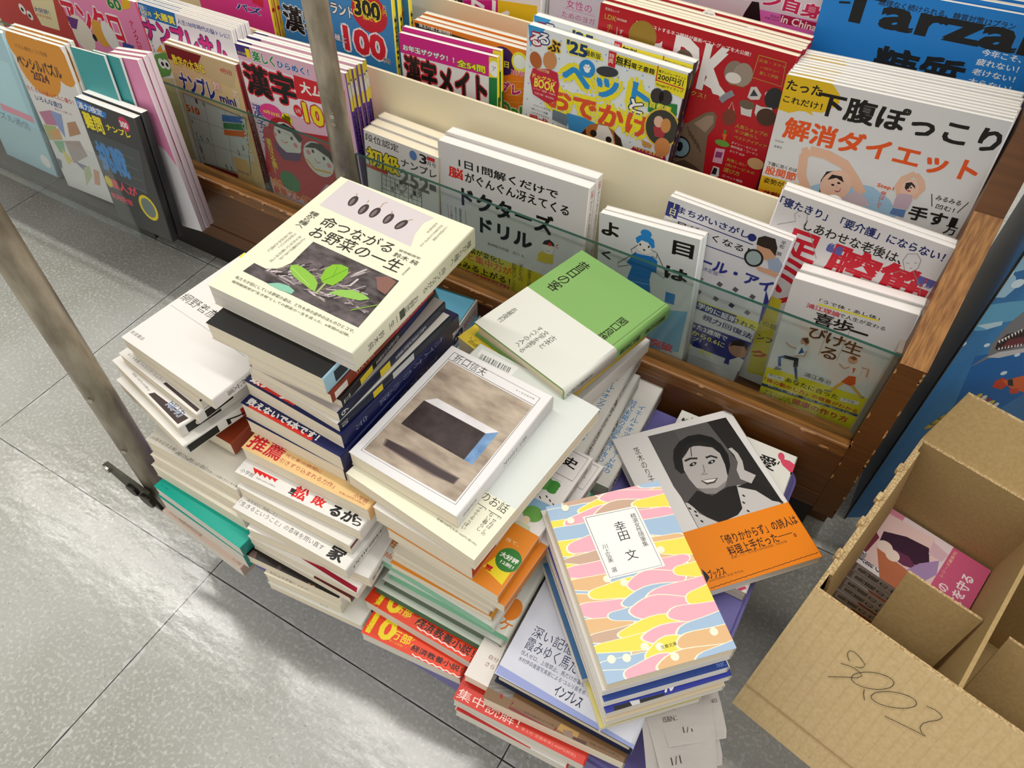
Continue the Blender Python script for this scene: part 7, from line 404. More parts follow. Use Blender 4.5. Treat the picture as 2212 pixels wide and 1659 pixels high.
{'n':'magazine','l':'red cat goods magazine with white lettering and a tabby cat face','p':[-0.2477,0.7997,0.2647,-0.8133,3,0.2288,0.2924,0.008],'c':'#b41220','s':'#a81220','sd':'R','pg':'cream','d':[('T','日本一テストするネコ雑誌が最新ベストグッズを大公開！',0.199,0.0296,0.786,0.0454,'#f0e6e0',{'b':0.016}),('T','DK',0.41,0.037,0.701,0.22,'#ece6e2',{'b':0.048}),('L',[(0.602,0.178),(0.677,0.194),(0.716,0.218)],0.008,'#ece6e2'),('P',[(0.296,0.148),(0.314,0.121),(0.302,0.085),(0.317,0.093),(0.338,0.089),(0.35,0.077),(0.353,0.113),(0.35,0.136)],'#ece6e2'),('L',[(0.29,0.11),(0.312,0.112)],0.001,'#ece6e2'),('L',[(0.36,0.102),(0.342,0.107)],0.001,'#ece6e2'),('T','LDK',0.03,0.036,0.095,0.055,'#b89a3c',{'b':0.02}),('T','特別編集',0.095,0.039,0.151,0.048,'#e8d8d0',{}),('T','晋遊舎ムック',0.028,0.012,0.104,0.022,'#e8d8d0',{}),('T','ホント',0.049,0.07,0.079,0.136,'#b8a040',{'b':0.02,'v':1}),('T','すべて',0.116,0.078,0.141,0.132,'#ece6e2',{'v':1}),('L',[(0.105,0.073),(0.109,0.136)],0.0006,'#e8d8d0'),('E',0.244,0.081,0.017,0.017,'#9a7a28',0),('T','ボックス！',0.478,0.2271,0.626,0.2479,'#b8a040',{'b':0.02}),('L',[(0.824,0.031),(0.953,0.031),(0.966,0.118),(0.821,0.115),(0.824,0.031)],0.0009,'#b09038'),('T','広告・ステマ',0.831,0.042,0.959,0.053,'#b8a040',{}),('T','一切ナシ！',0.843,0.066,0.932,0.075,'#b8a040',{}),('T','厳しく評価',0.849,0.0837,0.938,0.0963,'#b8a040',{}),('E',0.475,0.135,0.012,0.015,'#6a5648',0),('P',[(0.444,0.125),(0.451,0.138),(0.46,0.127)],'#6a5648'),('P',[(0.707,0.141),(0.799,0.134),(0.798,0.161),(0.722,0.165)],'#9a5a2a'),('E',0.732,0.117,0.011,0.013,'#8a7a6c',0),('E',0.775,0.116,0.011,0.013,'#9a8a7c',0),('E',0.735,0.137,0.009,0.006,'#e0d8d0',0),('P',[(0.826,0.192),(0.829,0.15),(0.855,0.144),(0.888,0.168),(0.884,0.188),(0.846,0.197)],'#cfc8c4'),('P',[(0.836,0.185),(0.845,0.155),(0.874,0.176)],'#3a3a40'),('P',[(0.901,0.156),(0.923,0.139),(0.962,0.151),(0.965,0.173),(0.943,0.19),(0.907,0.173)],'#c8c4c0'),('E',0.949,0.168,0.01,0.012,'#2a2a2c',0),('P',[(0.8,0.217),(0.862,0.207),(0.87,0.262),(0.819,0.263)],'#d0ccc8'),('E',0.834,0.22,0.009,0.005,'#6a5a48',0),('P',[(0.877,0.208),(0.904,0.211),(0.954,0.204),(0.977,0.246),(0.96,0.264),(0.915,0.271),(0.88,0.241)],'#d4d0ca'),('E',0.941,0.245,0.011,0.01,'#4a3024',0),('P',[(0.737,0.271),(0.792,0.262),(0.798,0.305),(0.743,0.309)],'#c8a898'),('L',[(0.749,0.27),(0.761,0.226),(0.786,0.264)],0.0012,'#c8a898'),('E',0.767,0.288,0.008,0.01,'#7a3a2c',0),('P',[(0.755,0.361),(0.779,0.358),(0.777,0.397)],'#d86a24'),('L',[(0.767,0.358),(0.765,0.343)],0.003,'#4a8a2c'),('E',0.768,0.4,0.009,0.004,'#6a9a3c',0),('P',[(0.742,0.427),(0.791,0.421),(0.795,0.487),(0.744,0.491)],'#d8a0b4'),('P',[(0.75,0.441),(0.784,0.437),(0.783,0.463),(0.749,0.467)],'#8a3a6a'),('P',[(0.751,0.555),(0.755,0.506),(0.788,0.506),(0.797,0.542),(0.774,0.562)],'#dcd8d8'),('P',[(0.754,0.543),(0.76,0.511),(0.78,0.513),(0.78,0.541)],'#1e1e22'),('T','人気ショップの',0.808,0.3026,0.974,0.3194,'#b8a040',{'b':0.016}),('T','ネコ暮らし',0.811,0.326,0.936,0.34,'#b8a040',{'b':0.016}),('T','ベストアイディア',0.817,0.35,0.987,0.364,'#b8a040',{'b':0.016}),('T','ダイソー・カインズ',0.812,0.3782,0.948,0.3888,'#e8dcd6',{}),('T','無印良品・コーナン',0.815,0.3944,0.957,0.4056,'#e8dcd6',{}),('T','セリア ほか',0.815,0.415,0.896,0.425,'#e8dcd6',{}),('T','失敗しない',0.813,0.4515,0.92,0.4665,'#b8a040',{'b':0.016}),('T','(良)サービスの',0.813,0.4742,0.97,0.4898,'#b8a040',{'b':0.016}),('T','選び方',0.811,0.4951,0.9,0.5159,'#b8a040',{'b':0.016}),('T','□ ペット保険',0.816,0.5277,0.924,0.5393,'#e8dcd6',{}),('T','□ 動物病院',0.815,0.548,0.916,0.557,'#e8dcd6',{}),('E',0.961,0.439,0.01,0.007,'#c8a070',0),('P',[(0.537,0.559),(0.53,0.451),(0.532,0.377),(0.572,0.357),(0.643,0.299),(0.682,0.284),(0.706,0.298),(0.708,0.343),(0.685,0.39),(0.695,0.45),(0.712,0.555)],'#7a6450'),('P',[(0.6,0.355),(0.653,0.309),(0.688,0.3),(0.697,0.33),(0.669,0.378)],'#a08674'),('E',0.557,0.473,0.013,0.0145,'#1c1814',0),('E',0.559,0.473,0.011,0.012,'#7a9aa4',0),('E',0.554,0.471,0.004,0.0065,'#141210',0),('L',[(0.572,0.377),(0.595,0.413)],0.002,'#5a4838'),('L',[(0.59,0.391),(0.614,0.426)],0.002,'#5a4838'),('L',[(0.608,0.404),(0.632,0.44)],0.002,'#5a4838'),('L',[(0.627,0.418),(0.651,0.454)],0.002,'#5a4838'),('L',[(0.645,0.431),(0.67,0.467)],0.002,'#5a4838'),('P',[(0.536,0.553),(0.594,0.521),(0.665,0.534),(0.712,0.555),(0.639,0.558)],'#4a3a2e'),('L',[(0.703,0.235),(0.721,0.215),(0.754,0.19)],0.007,'#8a8a94')],'k':6,'cl':'red cat goods magazine standing behind its front copy','dz':0.002,'gap':0.0008,'jx':0.002},
{'n':'magazine','l':'white waist diet magazine with two stretching women beside the wooden side panel','p':[-0.0099,0.77,0.2691,3.0768,3,0.2118,0.2869,0.006],'c':'#dbdad9','s':'#e2e0de','sd':'R','pg':'white','d':[('P',[(0,0.002),(0.2,-0.005),(0.223,0.004),(0.264,0.032),(0.272,0.061),(0.253,0.08),(0.21,0.108),(0.158,0.112),(0.173,0.126),(0.132,0.117),(0.099,0.12),(0.056,0.136),(-0.006,0.131)],'#e0b81c'),('T','たった',0.012,0.016,0.184,0.054,'#15120f',{'b':0.027}),('T','これだけ！',0.012,0.0749,0.202,0.1001,'#15120f',{'b':0.023}),('T','下腹ぽっこり',0.167,0.028,0.988,0.118,'#15120f',{'b':0.038}),('T','解消ダイエット',0.049,0.148,0.956,0.233,'#e4561c',{'b':0.038}),('T','TJ MOOK',0.022,0.247,0.068,0.256,'#3a3632',{}),('T','宝島社',0.025,0.2683,0.067,0.2777,'#3a3632',{}),('T','下腹に効くのは',0.014,0.339,0.17,0.355,'#15120f',{'b':0.012}),('T','股関節',0.012,0.3575,0.175,0.3935,'#e4561c',{'b':0.027}),('P',[(0,0.403),(0.255,0.399),(0.267,0.452),(0.001,0.468)],'#dcb020'),('T','姿勢が改善',0.016,0.4074,0.198,0.4316,'#15120f',{'b':0.016}),('P',[(-0,0.463),(0.269,0.458),(0.279,0.506),(0.005,0.532)],'#e06a24'),('T','体幹強化',0.032,0.4596,0.187,0.4854,'#15120f',{'b':0.02}),('P',[(0.249,0.401),(0.327,0.36),(0.423,0.339),(0.545,0.335),(0.639,0.367),(0.7,0.412),(0.681,0.46),(0.508,0.477),(0.339,0.448)],'#9cc0d8'),('L',[(0.248,0.419),(0.199,0.363),(0.182,0.285),(0.204,0.257)],0.0095,'#e0b498'),('L',[(0.204,0.257),(0.288,0.257),(0.385,0.277),(0.453,0.326),(0.507,0.373)],0.0105,'#e0b498'),('L',[(0.168,0.267),(0.195,0.253)],0.006,'#e0b498'),('P',[(0.439,0.395),(0.477,0.368),(0.521,0.376),(0.565,0.414),(0.463,0.438),(0.411,0.413)],'#c8b4bc'),('P',[(0.298,0.36),(0.312,0.321),(0.356,0.309),(0.399,0.32),(0.415,0.352),(0.378,0.348),(0.342,0.362),(0.357,0.401),(0.335,0.418),(0.31,0.421)],'#1e1a1a'),('E',0.375,0.367,0.0155,0.0185,'#e4bca4',-15),('P',[(0.328,0.353),(0.342,0.327),(0.39,0.325),(0.409,0.347),(0.367,0.336)],'#1e1a1a'),('E',0.361,0.367,0.0018,0.0012,'#15120f',0),('E',0.386,0.354,0.0018,0.0012,'#15120f',0),('P',[(0.376,0.388),(0.392,0.382),(0.404,0.371),(0.404,0.386),(0.391,0.393)],'#b84a50'),('P',[(0.381,0.387),(0.392,0.383),(0.401,0.375),(0.398,0.384)],'#f4f0ee'),('L',[(0.38,0.369),(0.386,0.373)],0.0007,'#b08470'),('T','Step1',0.562,0.3145,0.642,0.3335,'#e4561c',{'b':0.028}),('T','伸ばして',0.59,0.34,0.616,0.411,'#e4561c',{'b':0.012,'v':1}),('L',[(0.674,0.341),(0.652,0.306),(0.663,0.275),(0.705,0.246)],0.0055,'#e0b498'),('L',[(0.709,0.248),(0.744,0.269),(0.762,0.293),(0.738,0.338)],0.0055,'#e0b498'),('E',0.707,0.305,0.0085,0.0105,'#e4bca4',0),('P',[(0.685,0.307),(0.682,0.288),(0.705,0.28),(0.725,0.29),(0.731,0.302),(0.709,0.29),(0.696,0.316)],'#1e1a1a'),('P',[(0.666,0.337),(0.692,0.329),(0.731,0.328),(0.738,0.35),(0.735,0.386),(0.668,0.393),(0.664,0.361)],'#c0a8b4'),('P',[(0.669,0.396),(0.73,0.39),(0.732,0.423),(0.664,0.421)],'#5a7aac'),('E',0.7,0.305,0.001,0.0008,'#15120f',0),('E',0.711,0.301,0.001,0.0008,'#15120f',0),('E',0.708,0.315,0.0018,0.001,'#b84a50',0),('L',[(0.809,0.305),(0.832,0.351)],0.0008,'#15120f'),('L',[(0.973,0.301),(0.946,0.351)],0.0008,'#15120f'),('T','みるみる',0.833,0.3042,0.945,0.3228,'#15120f',{'b':0.012}),('T','凹む！',0.848,0.3358,0.931,0.3542,'#15120f',{'b':0.012}),('T','手す',0.744,0.3631,0.921,0.4219,'#15120f',{'b':0.038}),('T','1',0.933,0.3709,0.966,0.4101,'#15120f',{'b':0.02}),('T','万',0.925,0.4062,0.98,0.4428,'#15120f',{'b':0.02})],'k':10,'cl':'white waist diet magazine in the pile behind its front copy','dz':0.0006,'gap':0.0004,'jx':0.002},
{'n':'puzzle_magazine','l':'blue kanji magazine with a prize of three million on a red disc behind the upright','p':[-0.7446,0.7875,0.2641,0.6198,3,0.2033,0.2394,0.007],'c':'#3a86c0','s':'#e8d43a','sd':'R','pg':'white','d':[('T','漢字',0.012,0.2,0.382,0.362,'#15120f',{'b':0.048,'o':('#e8ecec',0.03)}),('T','ランド',0.473,0.113,0.672,0.177,'#f0ece8',{'b':0.038,'o':('#1a1a1a',0.05)}),('E',0.802,0.117,0.03,0.026,'#c82030',0),('T','300',0.676,0.0487,0.897,0.1493,'#1a1614',{'b':0.048,'o':('#f2e03a',0.05)}),('T','万円',0.915,0.054,0.949,0.108,'#f2e03a',{'v':1}),('T','当たる',0.745,0.1296,0.866,0.1604,'#f2e03a',{'b':0.023}),('T','100',0.551,0.222,0.916,0.375,'#d82434',{'b':0.048,'o':('#f2ecea',0.05)}),('T','極上',0.473,0.2906,0.577,0.3304,'#f0ece8',{'b':0.023,'o':('#1a2a6a',0.05)}),('T','問',0.887,0.35,0.938,0.378,'#1c2a5a',{'b':0.02,'o':('#f0ece8',0.05)}),('P',[(-0.156,0.219),(-0.078,0.205),(-0.075,0.311),(-0.141,0.323)],'#e8cc28')],'s2':[('T','漢字ランド',0.1,0.1,0.9,0.95,'#15120f',{'v':1,'b':0.03})],'k':4,'cl':'kanji magazine with a yellow spine behind the blue prize copy','dz':0.003,'gap':0.0015,'jx':0.012},
{'n':'puzzle_magazine','l':'pink crossword magazine with red cartoonish lettering at the left of the rack','p':[-1.1708,0.7203,0.1776,2.3149,3,0.1931,0.2426,0.007],'c':'#e88ab4','s':'#c81c3c','sd':'R','pg':'white','d':[('T','アンクロ',-0.021,0.1084,0.708,0.3146,'#d81c3c',{'b':0.048,'o':('#f6eef0',0.045)}),('T','60',0.636,0.012,0.804,0.0862,'#1c7a44',{'b':0.038,'o':('#f0e8a0',0.04)}),('E',0.126,0.33,0.028,0.03,'#e8dccc',0),('E',0.388,0.288,0.018,0.022,'#e0a440',0),('E',0.511,0.286,0.016,0.024,'#e8e4e0',10),('E',0.285,0.332,0.005,0.006,'#15120f',0),('P',[(0.835,0.01),(0.951,-0.007),(0.914,0.049),(0.809,0.073)],'#e8b41c'),('P',[(-0.014,0.231),(0.146,0.234),(0.068,0.311),(-0.061,0.312)],'#6a2a7a'),('T','ナンクロ特大号',0.831,0.127,0.891,0.438,'#d81c3c',{'b':0.02,'v':1}),('P',[(0.656,0.299),(0.787,0.304),(0.754,0.356),(0.614,0.361)],'#3a4a9a')],'k':2,'cl':'pink crossword magazine behind its front copy on the left','dz':0.002,'gap':0.0015,'jx':0.002},
{'n':'puzzle_magazine','l':'red and cream puzzle magazine at the far left top corner of the rack','p':[-1.3733,0.7229,0.1792,2.9622,3,0.2096,0.2303,0.007],'c':'#c23a34','s':'#c23a34','sd':'R','pg':'white','d':[('P',[(0.585,0.201),(0.899,0.153),(0.816,0.38),(0.587,0.379),(0.566,0.292)],'#e8d8a8'),('T','大好評！',0.581,0.2417,0.774,0.2813,'#2a3a84',{'b':0.02}),('T','本誌お値段',0.576,0.29,0.77,0.313,'#c82c34',{}),('E',0.403,0.293,0.008,0.009,'#f2ece8',0),('E',0.475,0.327,0.007,0.008,'#f2ece8',0),('E',0.4,0.297,0.0035,0.0035,'#15120f',0),('E',0.469,0.331,0.0035,0.0035,'#15120f',0)],'k':2,'cl':'red and cream puzzle magazine behind its front copy in the corner','dz':0.002,'gap':0.0015,'jx':0.002},
{'n':'puzzle_magazine','l':'pink puzzle magazine with a yellow and red spine peeking out left of the blue one','p':[-0.9388,0.788,0.2647,1.2544,3,0.1492,0.2301,0.009],'c':'#d83c8a','s':'#e8c83a','sd':'R','pg':'white','d':[('T','パズ',0.519,0.262,0.862,0.31,'#2a3a8a',{'b':0.038,'o':('#f0e8ee',0.04)}),('P',[(0.772,0.19),(0.927,0.186),(0.905,0.252),(0.766,0.238)],'#c81c3c')],'s2':[('T','ナンクロ',0.15,0.2,0.85,0.9,'#c82030',{'v':1,'b':0.03})],'k':2,'cl':'pink puzzle magazine behind the one with the yellow and red spine','dz':0.002,'gap':0.0015,'jx':0.002},
{'n':'magazine','l':'white magazine with a magenta and yellow block behind the upper cream panel','p':[-0.5801,0.8748,0.3223,-0.6777,3,0.2154,0.1958,0.012],'c':'#e2dfde','s':'#d8d4d2','sd':'R','pg':'white','d':[('P',[(0.44,0.179),(0.696,0.113),(0.7,0.223),(0.449,0.223)],'#c8147c'),('P',[(0.696,0.113),(0.969,0.08),(0.974,0.214),(0.699,0.212)],'#e2ba1c'),('T','トレ',0.501,0.117,0.785,0.235,'#f4f0ee',{'b':0.048}),('P',[(0.401,0.189),(0.44,0.179),(0.44,0.226),(0.401,0.228)],'#141210'),('T','N',0.335,0.1441,0.396,0.2519,'#15120f',{'b':0.038})],'k':2,'cl':'white magazine behind the magenta and yellow one','dz':0.002,'gap':0.0015,'jx':0.002},
{'n':'magazine','l':'pale lilac yoga book for women left of the red cat magazine','p':[-0.3906,0.8832,0.3211,-0.059,3,0.1495,0.2255,0.012],'c':'#cfc8d6','s':'#8a8a90','sd':'L','pg':'white','d':[('T','女性の',0.173,0.1367,0.412,0.1843,'#c83c8c',{'b':0.004}),('T','ためのヨガ',0.137,0.208,0.452,0.24,'#c83c8c',{'b':0.004}),('L',[(0.146,0.191),(0.442,0.193)],0.0007,'#d890b8'),('L',[(0.144,0.252),(0.449,0.256)],0.0007,'#d890b8'),('T','・PMS改善',0.146,0.268,0.274,0.284,'#4a4448',{})],'k':2,'cl':'pale lilac yoga book behind its front copy','dz':0.002,'gap':0.0015,'jx':0.002},
{'n':'magazine','l':'pale grey magazine showing its volume number above the red cat magazine','p':[-0.3055,0.917,0.3241,-3.1261,3,0.0984,0.2472,0.008],'c':'#d2ccd8','s':'#d2ccd8','sd':'R','pg':'grey','d':[('T','vol.91',0.575,0.1506,0.76,0.1704,'#2a2628',{}),('T','2/3月号',0.749,0.15,0.908,0.168,'#2a2628',{}),('T','2024',0.758,0.1387,0.831,0.1503,'#4a4448',{}),('T','ヨガジャーナル日本版',0.581,0.1783,0.927,0.1907,'#3a3638',{})],'k':2,'cl':'pale grey magazine behind the one showing its volume number','dz':0.002,'gap':0.0015,'jx':0.002},
{'n':'magazine','l':'pink magazine with large outlined red lettering about China next to the blue one','p':[-0.2057,0.8859,0.3225,-1.1844,3,0.139,0.2688,0.008],'c':'#d6cdd4','s':'#c85a9c','sd':'R','pg':'white','d':[('T','シン自身',0.344,0.058,0.988,0.114,'#c8245c',{'b':0.048,'o':('#f2eaee',0.045)}),('P',[(0.465,0.132),(0.99,0.12),(1.024,0.226),(0.515,0.253)],'#d86ab8'),('P',[(0.684,0.128),(0.993,0.125),(0.996,0.157),(0.7,0.161)],'#a82048'),('T','in China',0.698,0.1287,0.988,0.1593,'#f4eeee',{'b':0.023}),('T','丸夢シ',0.75,0.179,0.988,0.211,'#f0e06a',{'b':0.038,'o':('#6a1a6a',0.05)}),('P',[(0.381,0.196),(0.399,0.155),(0.432,0.108),(0.489,0.105),(0.559,0.197),(0.554,0.232),(0.421,0.231)],'#141014'),('T','光文社',0.607,0.138,0.683,0.149,'#3a3638',{}),('T','定価1,000円',0.567,0.152,0.684,0.159,'#3a3638',{})],'k':2,'cl':'pink magazine behind the one about China','dz':0.002,'gap':0.0015,'jx':0.002},
{'n':'magazine','l':'bright blue health magazine with huge black lettering in the top right','p':[-0.007,0.8701,0.326,2.3347,3,0.2316,0.2851,0.005],'c':'#1c80d0','s':'#e0dedc','sd':'R','pg':'white','d':[('T','Tarzan',0.05,0.015,0.985,0.128,'#101214',{'b':0.04}),('T','無理なく続けられる、糖質対策12プラン',0.236,0.0293,0.79,0.0517,'#14202e',{'b':0.016}),('T','糖質',0.29,0.18,0.68,0.325,'#101418',{'b':0.035}),('T','今年こそ、',0.709,0.127,0.867,0.15,'#f0f2f2',{'b':0.02}),('T','疲れない！',0.704,0.16,0.872,0.184,'#f0f2f2',{'b':0.02}),('T','老けない！',0.704,0.195,0.876,0.218,'#f0f2f2',{'b':0.02}),('T','太らない！',0.704,0.23,0.877,0.251,'#f0f2f2',{'b':0.02}),('L',[(0.071,0.066),(0.119,0.061)],0.002,'#101214')],'k':5,'cl':'blue health magazine in the pile behind its front copy','dz':0.004,'gap':0.0015,'jx':0.002},
{'n':'puzzle_book','l':'pale blue puzzle book at the left edge in the low clear holder','p':[-1.3089,0.5746,0.1502,-0.1373,6,0.1371,0.2432,0.008],'c':'#a8ccd6','s':'#a8ccd6','sd':'R','pg':'white','d':[('L',[(0.752,0.201),(0.765,0.392)],0.0006,'#7a98a4'),('L',[(0.786,0.201),(0.8,0.392)],0.0006,'#7a98a4'),('L',[(0.82,0.201),(0.835,0.392)],0.0006,'#7a98a4'),('L',[(0.853,0.202),(0.869,0.392)],0.0006,'#7a98a4'),('R',0.1,0.2,0.9,0.55,'#b4d8e0'),('R',0.35,0.55,0.95,0.6,'#d89aa8'),('E',0.85,0.9,0.012,0.012,'#e8e4e0',0),('T','パズル通信',0.1,0.62,0.8,0.68,'#5a7a8a',{}),('T','ニコリ',0.1,0.05,0.6,0.13,'#4a6a84',{})],'k':2,'cl':'pale blue puzzle book behind its front copy in the low holder','dz':0.002,'gap':0.0015,'jx':0.002},
{'n':'puzzle_book','l':'white pencil puzzle book with a round orange emblem in the low clear holder','p':[-1.1394,0.5682,0.1543,3.2522,6,0.1369,0.2559,0.006],'c':'#d8d6d2','s':'#d8d6d2','sd':'R','pg':'white','d':[('E',0.4,0.173,0.05,0.045,'#d8902c',30),('E',0.803,0.09,0.03,0.04,'#d8902c',30),('E',0.184,0.076,0.025,0.025,'#d8902c',0),('T','ペンシルパズル',0.042,0.1269,0.802,0.2051,'#3a2418',{'b':0.038}),('T','2024',0.224,0.209,0.517,0.266,'#5a2a20',{'b':0.038}),('T','パズル通信ニコリ別冊',0.119,0.0642,0.672,0.0908,'#5a3a20',{}),('T','たくさんふまってんこ盛り！',0.014,0.3205,0.824,0.3505,'#b83c34',{'b':0.02}),('T','いろんな遊び',0.095,0.3692,0.575,0.4078,'#3a4a84',{'b':0.02}),('T','まるごと楽しむ',0.405,0.415,0.705,0.43,'#9a3a5a',{}),('P',[(0.046,0.486),(0.295,0.446),(0.309,0.543),(0.082,0.563)],'#b87a94'),('P',[(0.295,0.446),(0.49,0.448),(0.377,0.616),(0.309,0.543)],'#8a9ac0'),('P',[(0.022,0.571),(0.273,0.552),(0.275,0.639),(0.001,0.676)],'#a8b078'),('P',[(0.079,0.609),(0.314,0.56),(0.305,0.634),(0.056,0.673)],'#c8a070'),('P',[(0.096,0.672),(0.308,0.643),(0.241,0.737),(0.131,0.743)],'#7ab08a'),('P',[(0.2,0.705),(0.33,0.773),(0.2,0.821)],'#d8c858'),('P',[(0.323,0.641),(0.645,0.598),(0.692,0.692),(0.336,0.791)],'#a89a94'),('P',[(0.36,0.768),(0.629,0.777),(0.486,0.818)],'#8a7a9a'),('P',[(0.536,0.495),(0.716,0.463),(0.729,0.541),(0.477,0.593)],'#b08868'),('P',[(0.51,0.795),(0.641,0.766),(0.618,0.837),(0.411,0.938)],'#b0b890'),('P',[(0.706,0.776),(0.799,0.781),(0.714,0.891),(0.606,0.898)],'#c8947a'),('P',[(0.016,0.798),(0.083,0.808),(0.035,0.874),(-0.033,0.864)],'#5a6a7a')],'k':3,'cl':'white pencil puzzle book behind the orange emblem copy','dz':0.002,'gap':0.0015,'jx':0.002},
{'n':'puzzle_book','l':'teal puzzle book with a white lower panel second from the right in the low holder','p':[-1.0208,0.5743,0.1534,4.1557,6,0.075,0.2642,0.0035],'c':'#3a9a9c','s':'#d2d0cc','sd':'R','pg':'white','d':[('P',[(0.1,0.32),(0.6,0.3),(1,0.4),(1,1),(0.1,1)],'#e2e0dc'),('T','る',0.3,0.42,0.8,0.52,'#c84a2c',{'b':0.02})],'k':1,'cl':'teal puzzle book behind its front copy in the low holder','dz':0.002,'gap':0.0015,'jx':0.01},
{'n':'puzzle_book','l':'narrow strip of a teal puzzle book next to the pink one in the low holder','p':[-0.9899,0.579,0.1524,3.5275,6,0.06,0.2673,0.0035],'c':'#3a9a9c','s':'#d2d0cc','sd':'R','pg':'white','d':[('P',[(0.1,0.32),(0.6,0.3),(1,0.4),(1,1),(0.1,1)],'#e2e0dc')],'k':1,'dz':0.002,'gap':0.0015,'jx':0.002},
{'n':'puzzle_book','l':'pink puzzle book with white sparkle strokes at the right end of the low holder','p':[-0.9416,0.5842,0.1593,9.0286,6,0.0763,0.2627,0.008],'c':'#e08cb4','s':'#dccad2','sd':'R','pg':'white','d':[('P',[(0.3,0.42),(0.8,0.5),(1,0.6),(1,1),(0.3,1)],'#dcdade'),('L',[(0.154,0.06),(0.264,0.038)],0.001,'#f4f0f2'),('L',[(0.172,0.07),(0.313,0.062)],0.001,'#f4f0f2'),('L',[(0.145,0.082),(0.261,0.086)],0.001,'#f4f0f2'),('L',[(-0.048,0.121),(0.499,0.174)],0.0006,'#3a3638'),('T','ト',0.4,0.3,0.55,0.36,'#3a3638',{})],'k':3,'cl':'pink puzzle book behind its front copy in the low holder','dz':0.002,'gap':0.0015,'jx':0.002},
{'n':'puzzle_book','l':'black number puzzle book with yellow and blue lettering at the front of the low holder','p':[-1.0011,0.5506,0.1517,1.4577,6,0.1251,0.2045,0.0115],'c':'#3a3a3a','s':'#2a2a2c','sd':'R','pg':'white','d':[('P',[(0.001,0.01),(0.513,0.04),(0.476,0.087),(-0.001,0.082)],'#2a78c8'),('T','漢力検定',0.013,0.0286,0.44,0.0824,'#f0ece8',{'b':0.016}),('T','難問',0.035,0.096,0.361,0.233,'#f0dc1e',{'b':0.038}),('T','ナンプレ',0.42,0.127,0.838,0.181,'#f0dc1e',{'b':0.038}),('E',0.788,0.076,0.011,0.011,'#c82a5c',0),('T','300',0.708,0.059,0.845,0.108,'#f0ece8',{'b':0.038}),('P',[(-0.006,0.247),(0.915,0.252),(0.793,0.633),(0.013,0.575)],'#4a4e50'),('T','挑戦',0.058,0.3122,0.575,0.5568,'#4a8ac8',{'b':0.048}),('L',[(-0.025,0.343),(0.754,0.346)],0.0005,'#8a9098'),('L',[(0.006,0.427),(0.764,0.433)],0.0005,'#8a9098'),('L',[(0.038,0.512),(0.773,0.521)],0.0005,'#8a9098'),('L',[(0.071,0.599),(0.784,0.612)],0.0005,'#8a9098'),('T','職人が',0.087,0.6145,0.593,0.7025,'#d84a5c',{'b':0.038}),('T','初段配信',0.029,0.751,0.425,0.805,'#d84a5c',{'b':0.038}),('E',0.723,0.755,0.02,0.022,'#d8c41c',0),('E',0.723,0.755,0.015,0.017,'#6a7a74',0),('E',0.076,0.657,0.008,0.01,'#d8c41c',0)],'k':2,'cl':'black number puzzle book behind the yellow and blue lettered copy','dz':0.002,'gap':0.0015,'jx':0.002}]

for d in FLAT:
    cx, cy, z0, yaw, w, h, t = d['p']
    root = empty(d['n'], (cx, cy, z0), Matrix.Rotation(math.radians(yaw), 3, 'Z'), d['l'], 'book', d.get('g'))
    # local origin: middle of the tail edge
    book(d, root, w, h, t)
    for ch in root.children: ch.location.y -= h/2
ORD = ['second', 'third', 'fourth', 'fifth', 'sixth', 'seventh', 'eighth', 'ninth']
rnd = random.Random(7)
for d in MAGS:
    cx, cy, cz, roll, lean, w, h, t = d['p']; n = d.get('k', 1)
    rot = Matrix.Rotation(math.radians(-roll), 3, 'Y') @ Matrix.Rotation(math.radians(90-lean), 3, 'X')
    nv = rot @ Vector((0, 0, 1)); base = Vector((cx, cy, cz)) - nv*t
    cat = 'magazine' if 'magazine' in d['n'] else 'book'
    root = empty(d['n'], base, rot, d['l'], cat, d.get('g')); book(d, root, w, h, t)
    grp = 'copies of the ' + d['l'].split(' behind')[0].split(' beside')[0].split(' at the')[0]
    if n > 1: root['group'] = grp[:110]
    up = rot @ Vector((0, 1, 0))
    for k in range(1, n):
        o = root.copy(); COL.objects.link(o)
        back = Vector((0, 1, 0))*(k*(t+d['gap'])/max(abs(nv.y), .5))
        o.location = base + back + up*(d['dz']*(rnd.uniform(-.3, 1))) + Vector((rnd.uniform(-.35, 1)*d['jx'], 0, 0))
        lab = d.get('cl') or d['l'] + ' behind its front copy'
        o['label'] = lab + (', ' + (ORD[k-1] if k-1 < 8 else 'last') + ' from the front' if n > 2 else '')
        for ch in root.children:
            c = ch.copy(); COL.objects.link(c); c.parent = o
# ------------------------------------------------------------------ floor
bm = bmesh.new(); box(bm, -6, -4, -.05, 5, 5, 0); tag(link('floor', bm, floormat()), kind='structure')
# ------------------------------------------------------------------ magazine rack
rack = empty('magazine_rack', (-1.2, .9, 0), label='brown wooden magazine rack with cream steel tiers and a glass front', cat='rack')
def rk(name, bm, m): o = link(name, bm, m, rack); o.matrix_parent_inverse = Matrix.Translation((1.2, -.9, 0)); return o
XL, XR = -2.6, .085
bm = bmesh.new(); box(bm, XL, .655, .069, XR, .675, .19, bev=.0015); box(bm, XL, .6535, .098, XR, .6545, .1005); rk('front_board', bm, WOOD)
bm = bmesh.new(); box(bm, XL, .6525, .185, XR, .682, .207, bev=.003); wr = random.Random(5)
for k in range(46):
    x = wr.uniform(-1.3, .08); l = wr.uniform(.003, .016); z = wr.choice((.2068, .2064, .1925, .2066)); y = .6519
    prism(bm, [(x, y, z-wr.uniform(.0008, .0025)), (x+l*.4, y, z-wr.uniform(.0015, .004)), (x+l, y, z-.0006), (x+l*.7, y, z+.0002), (x+l*.2, y, z+.0003)], (0, .0012, 0), 1)
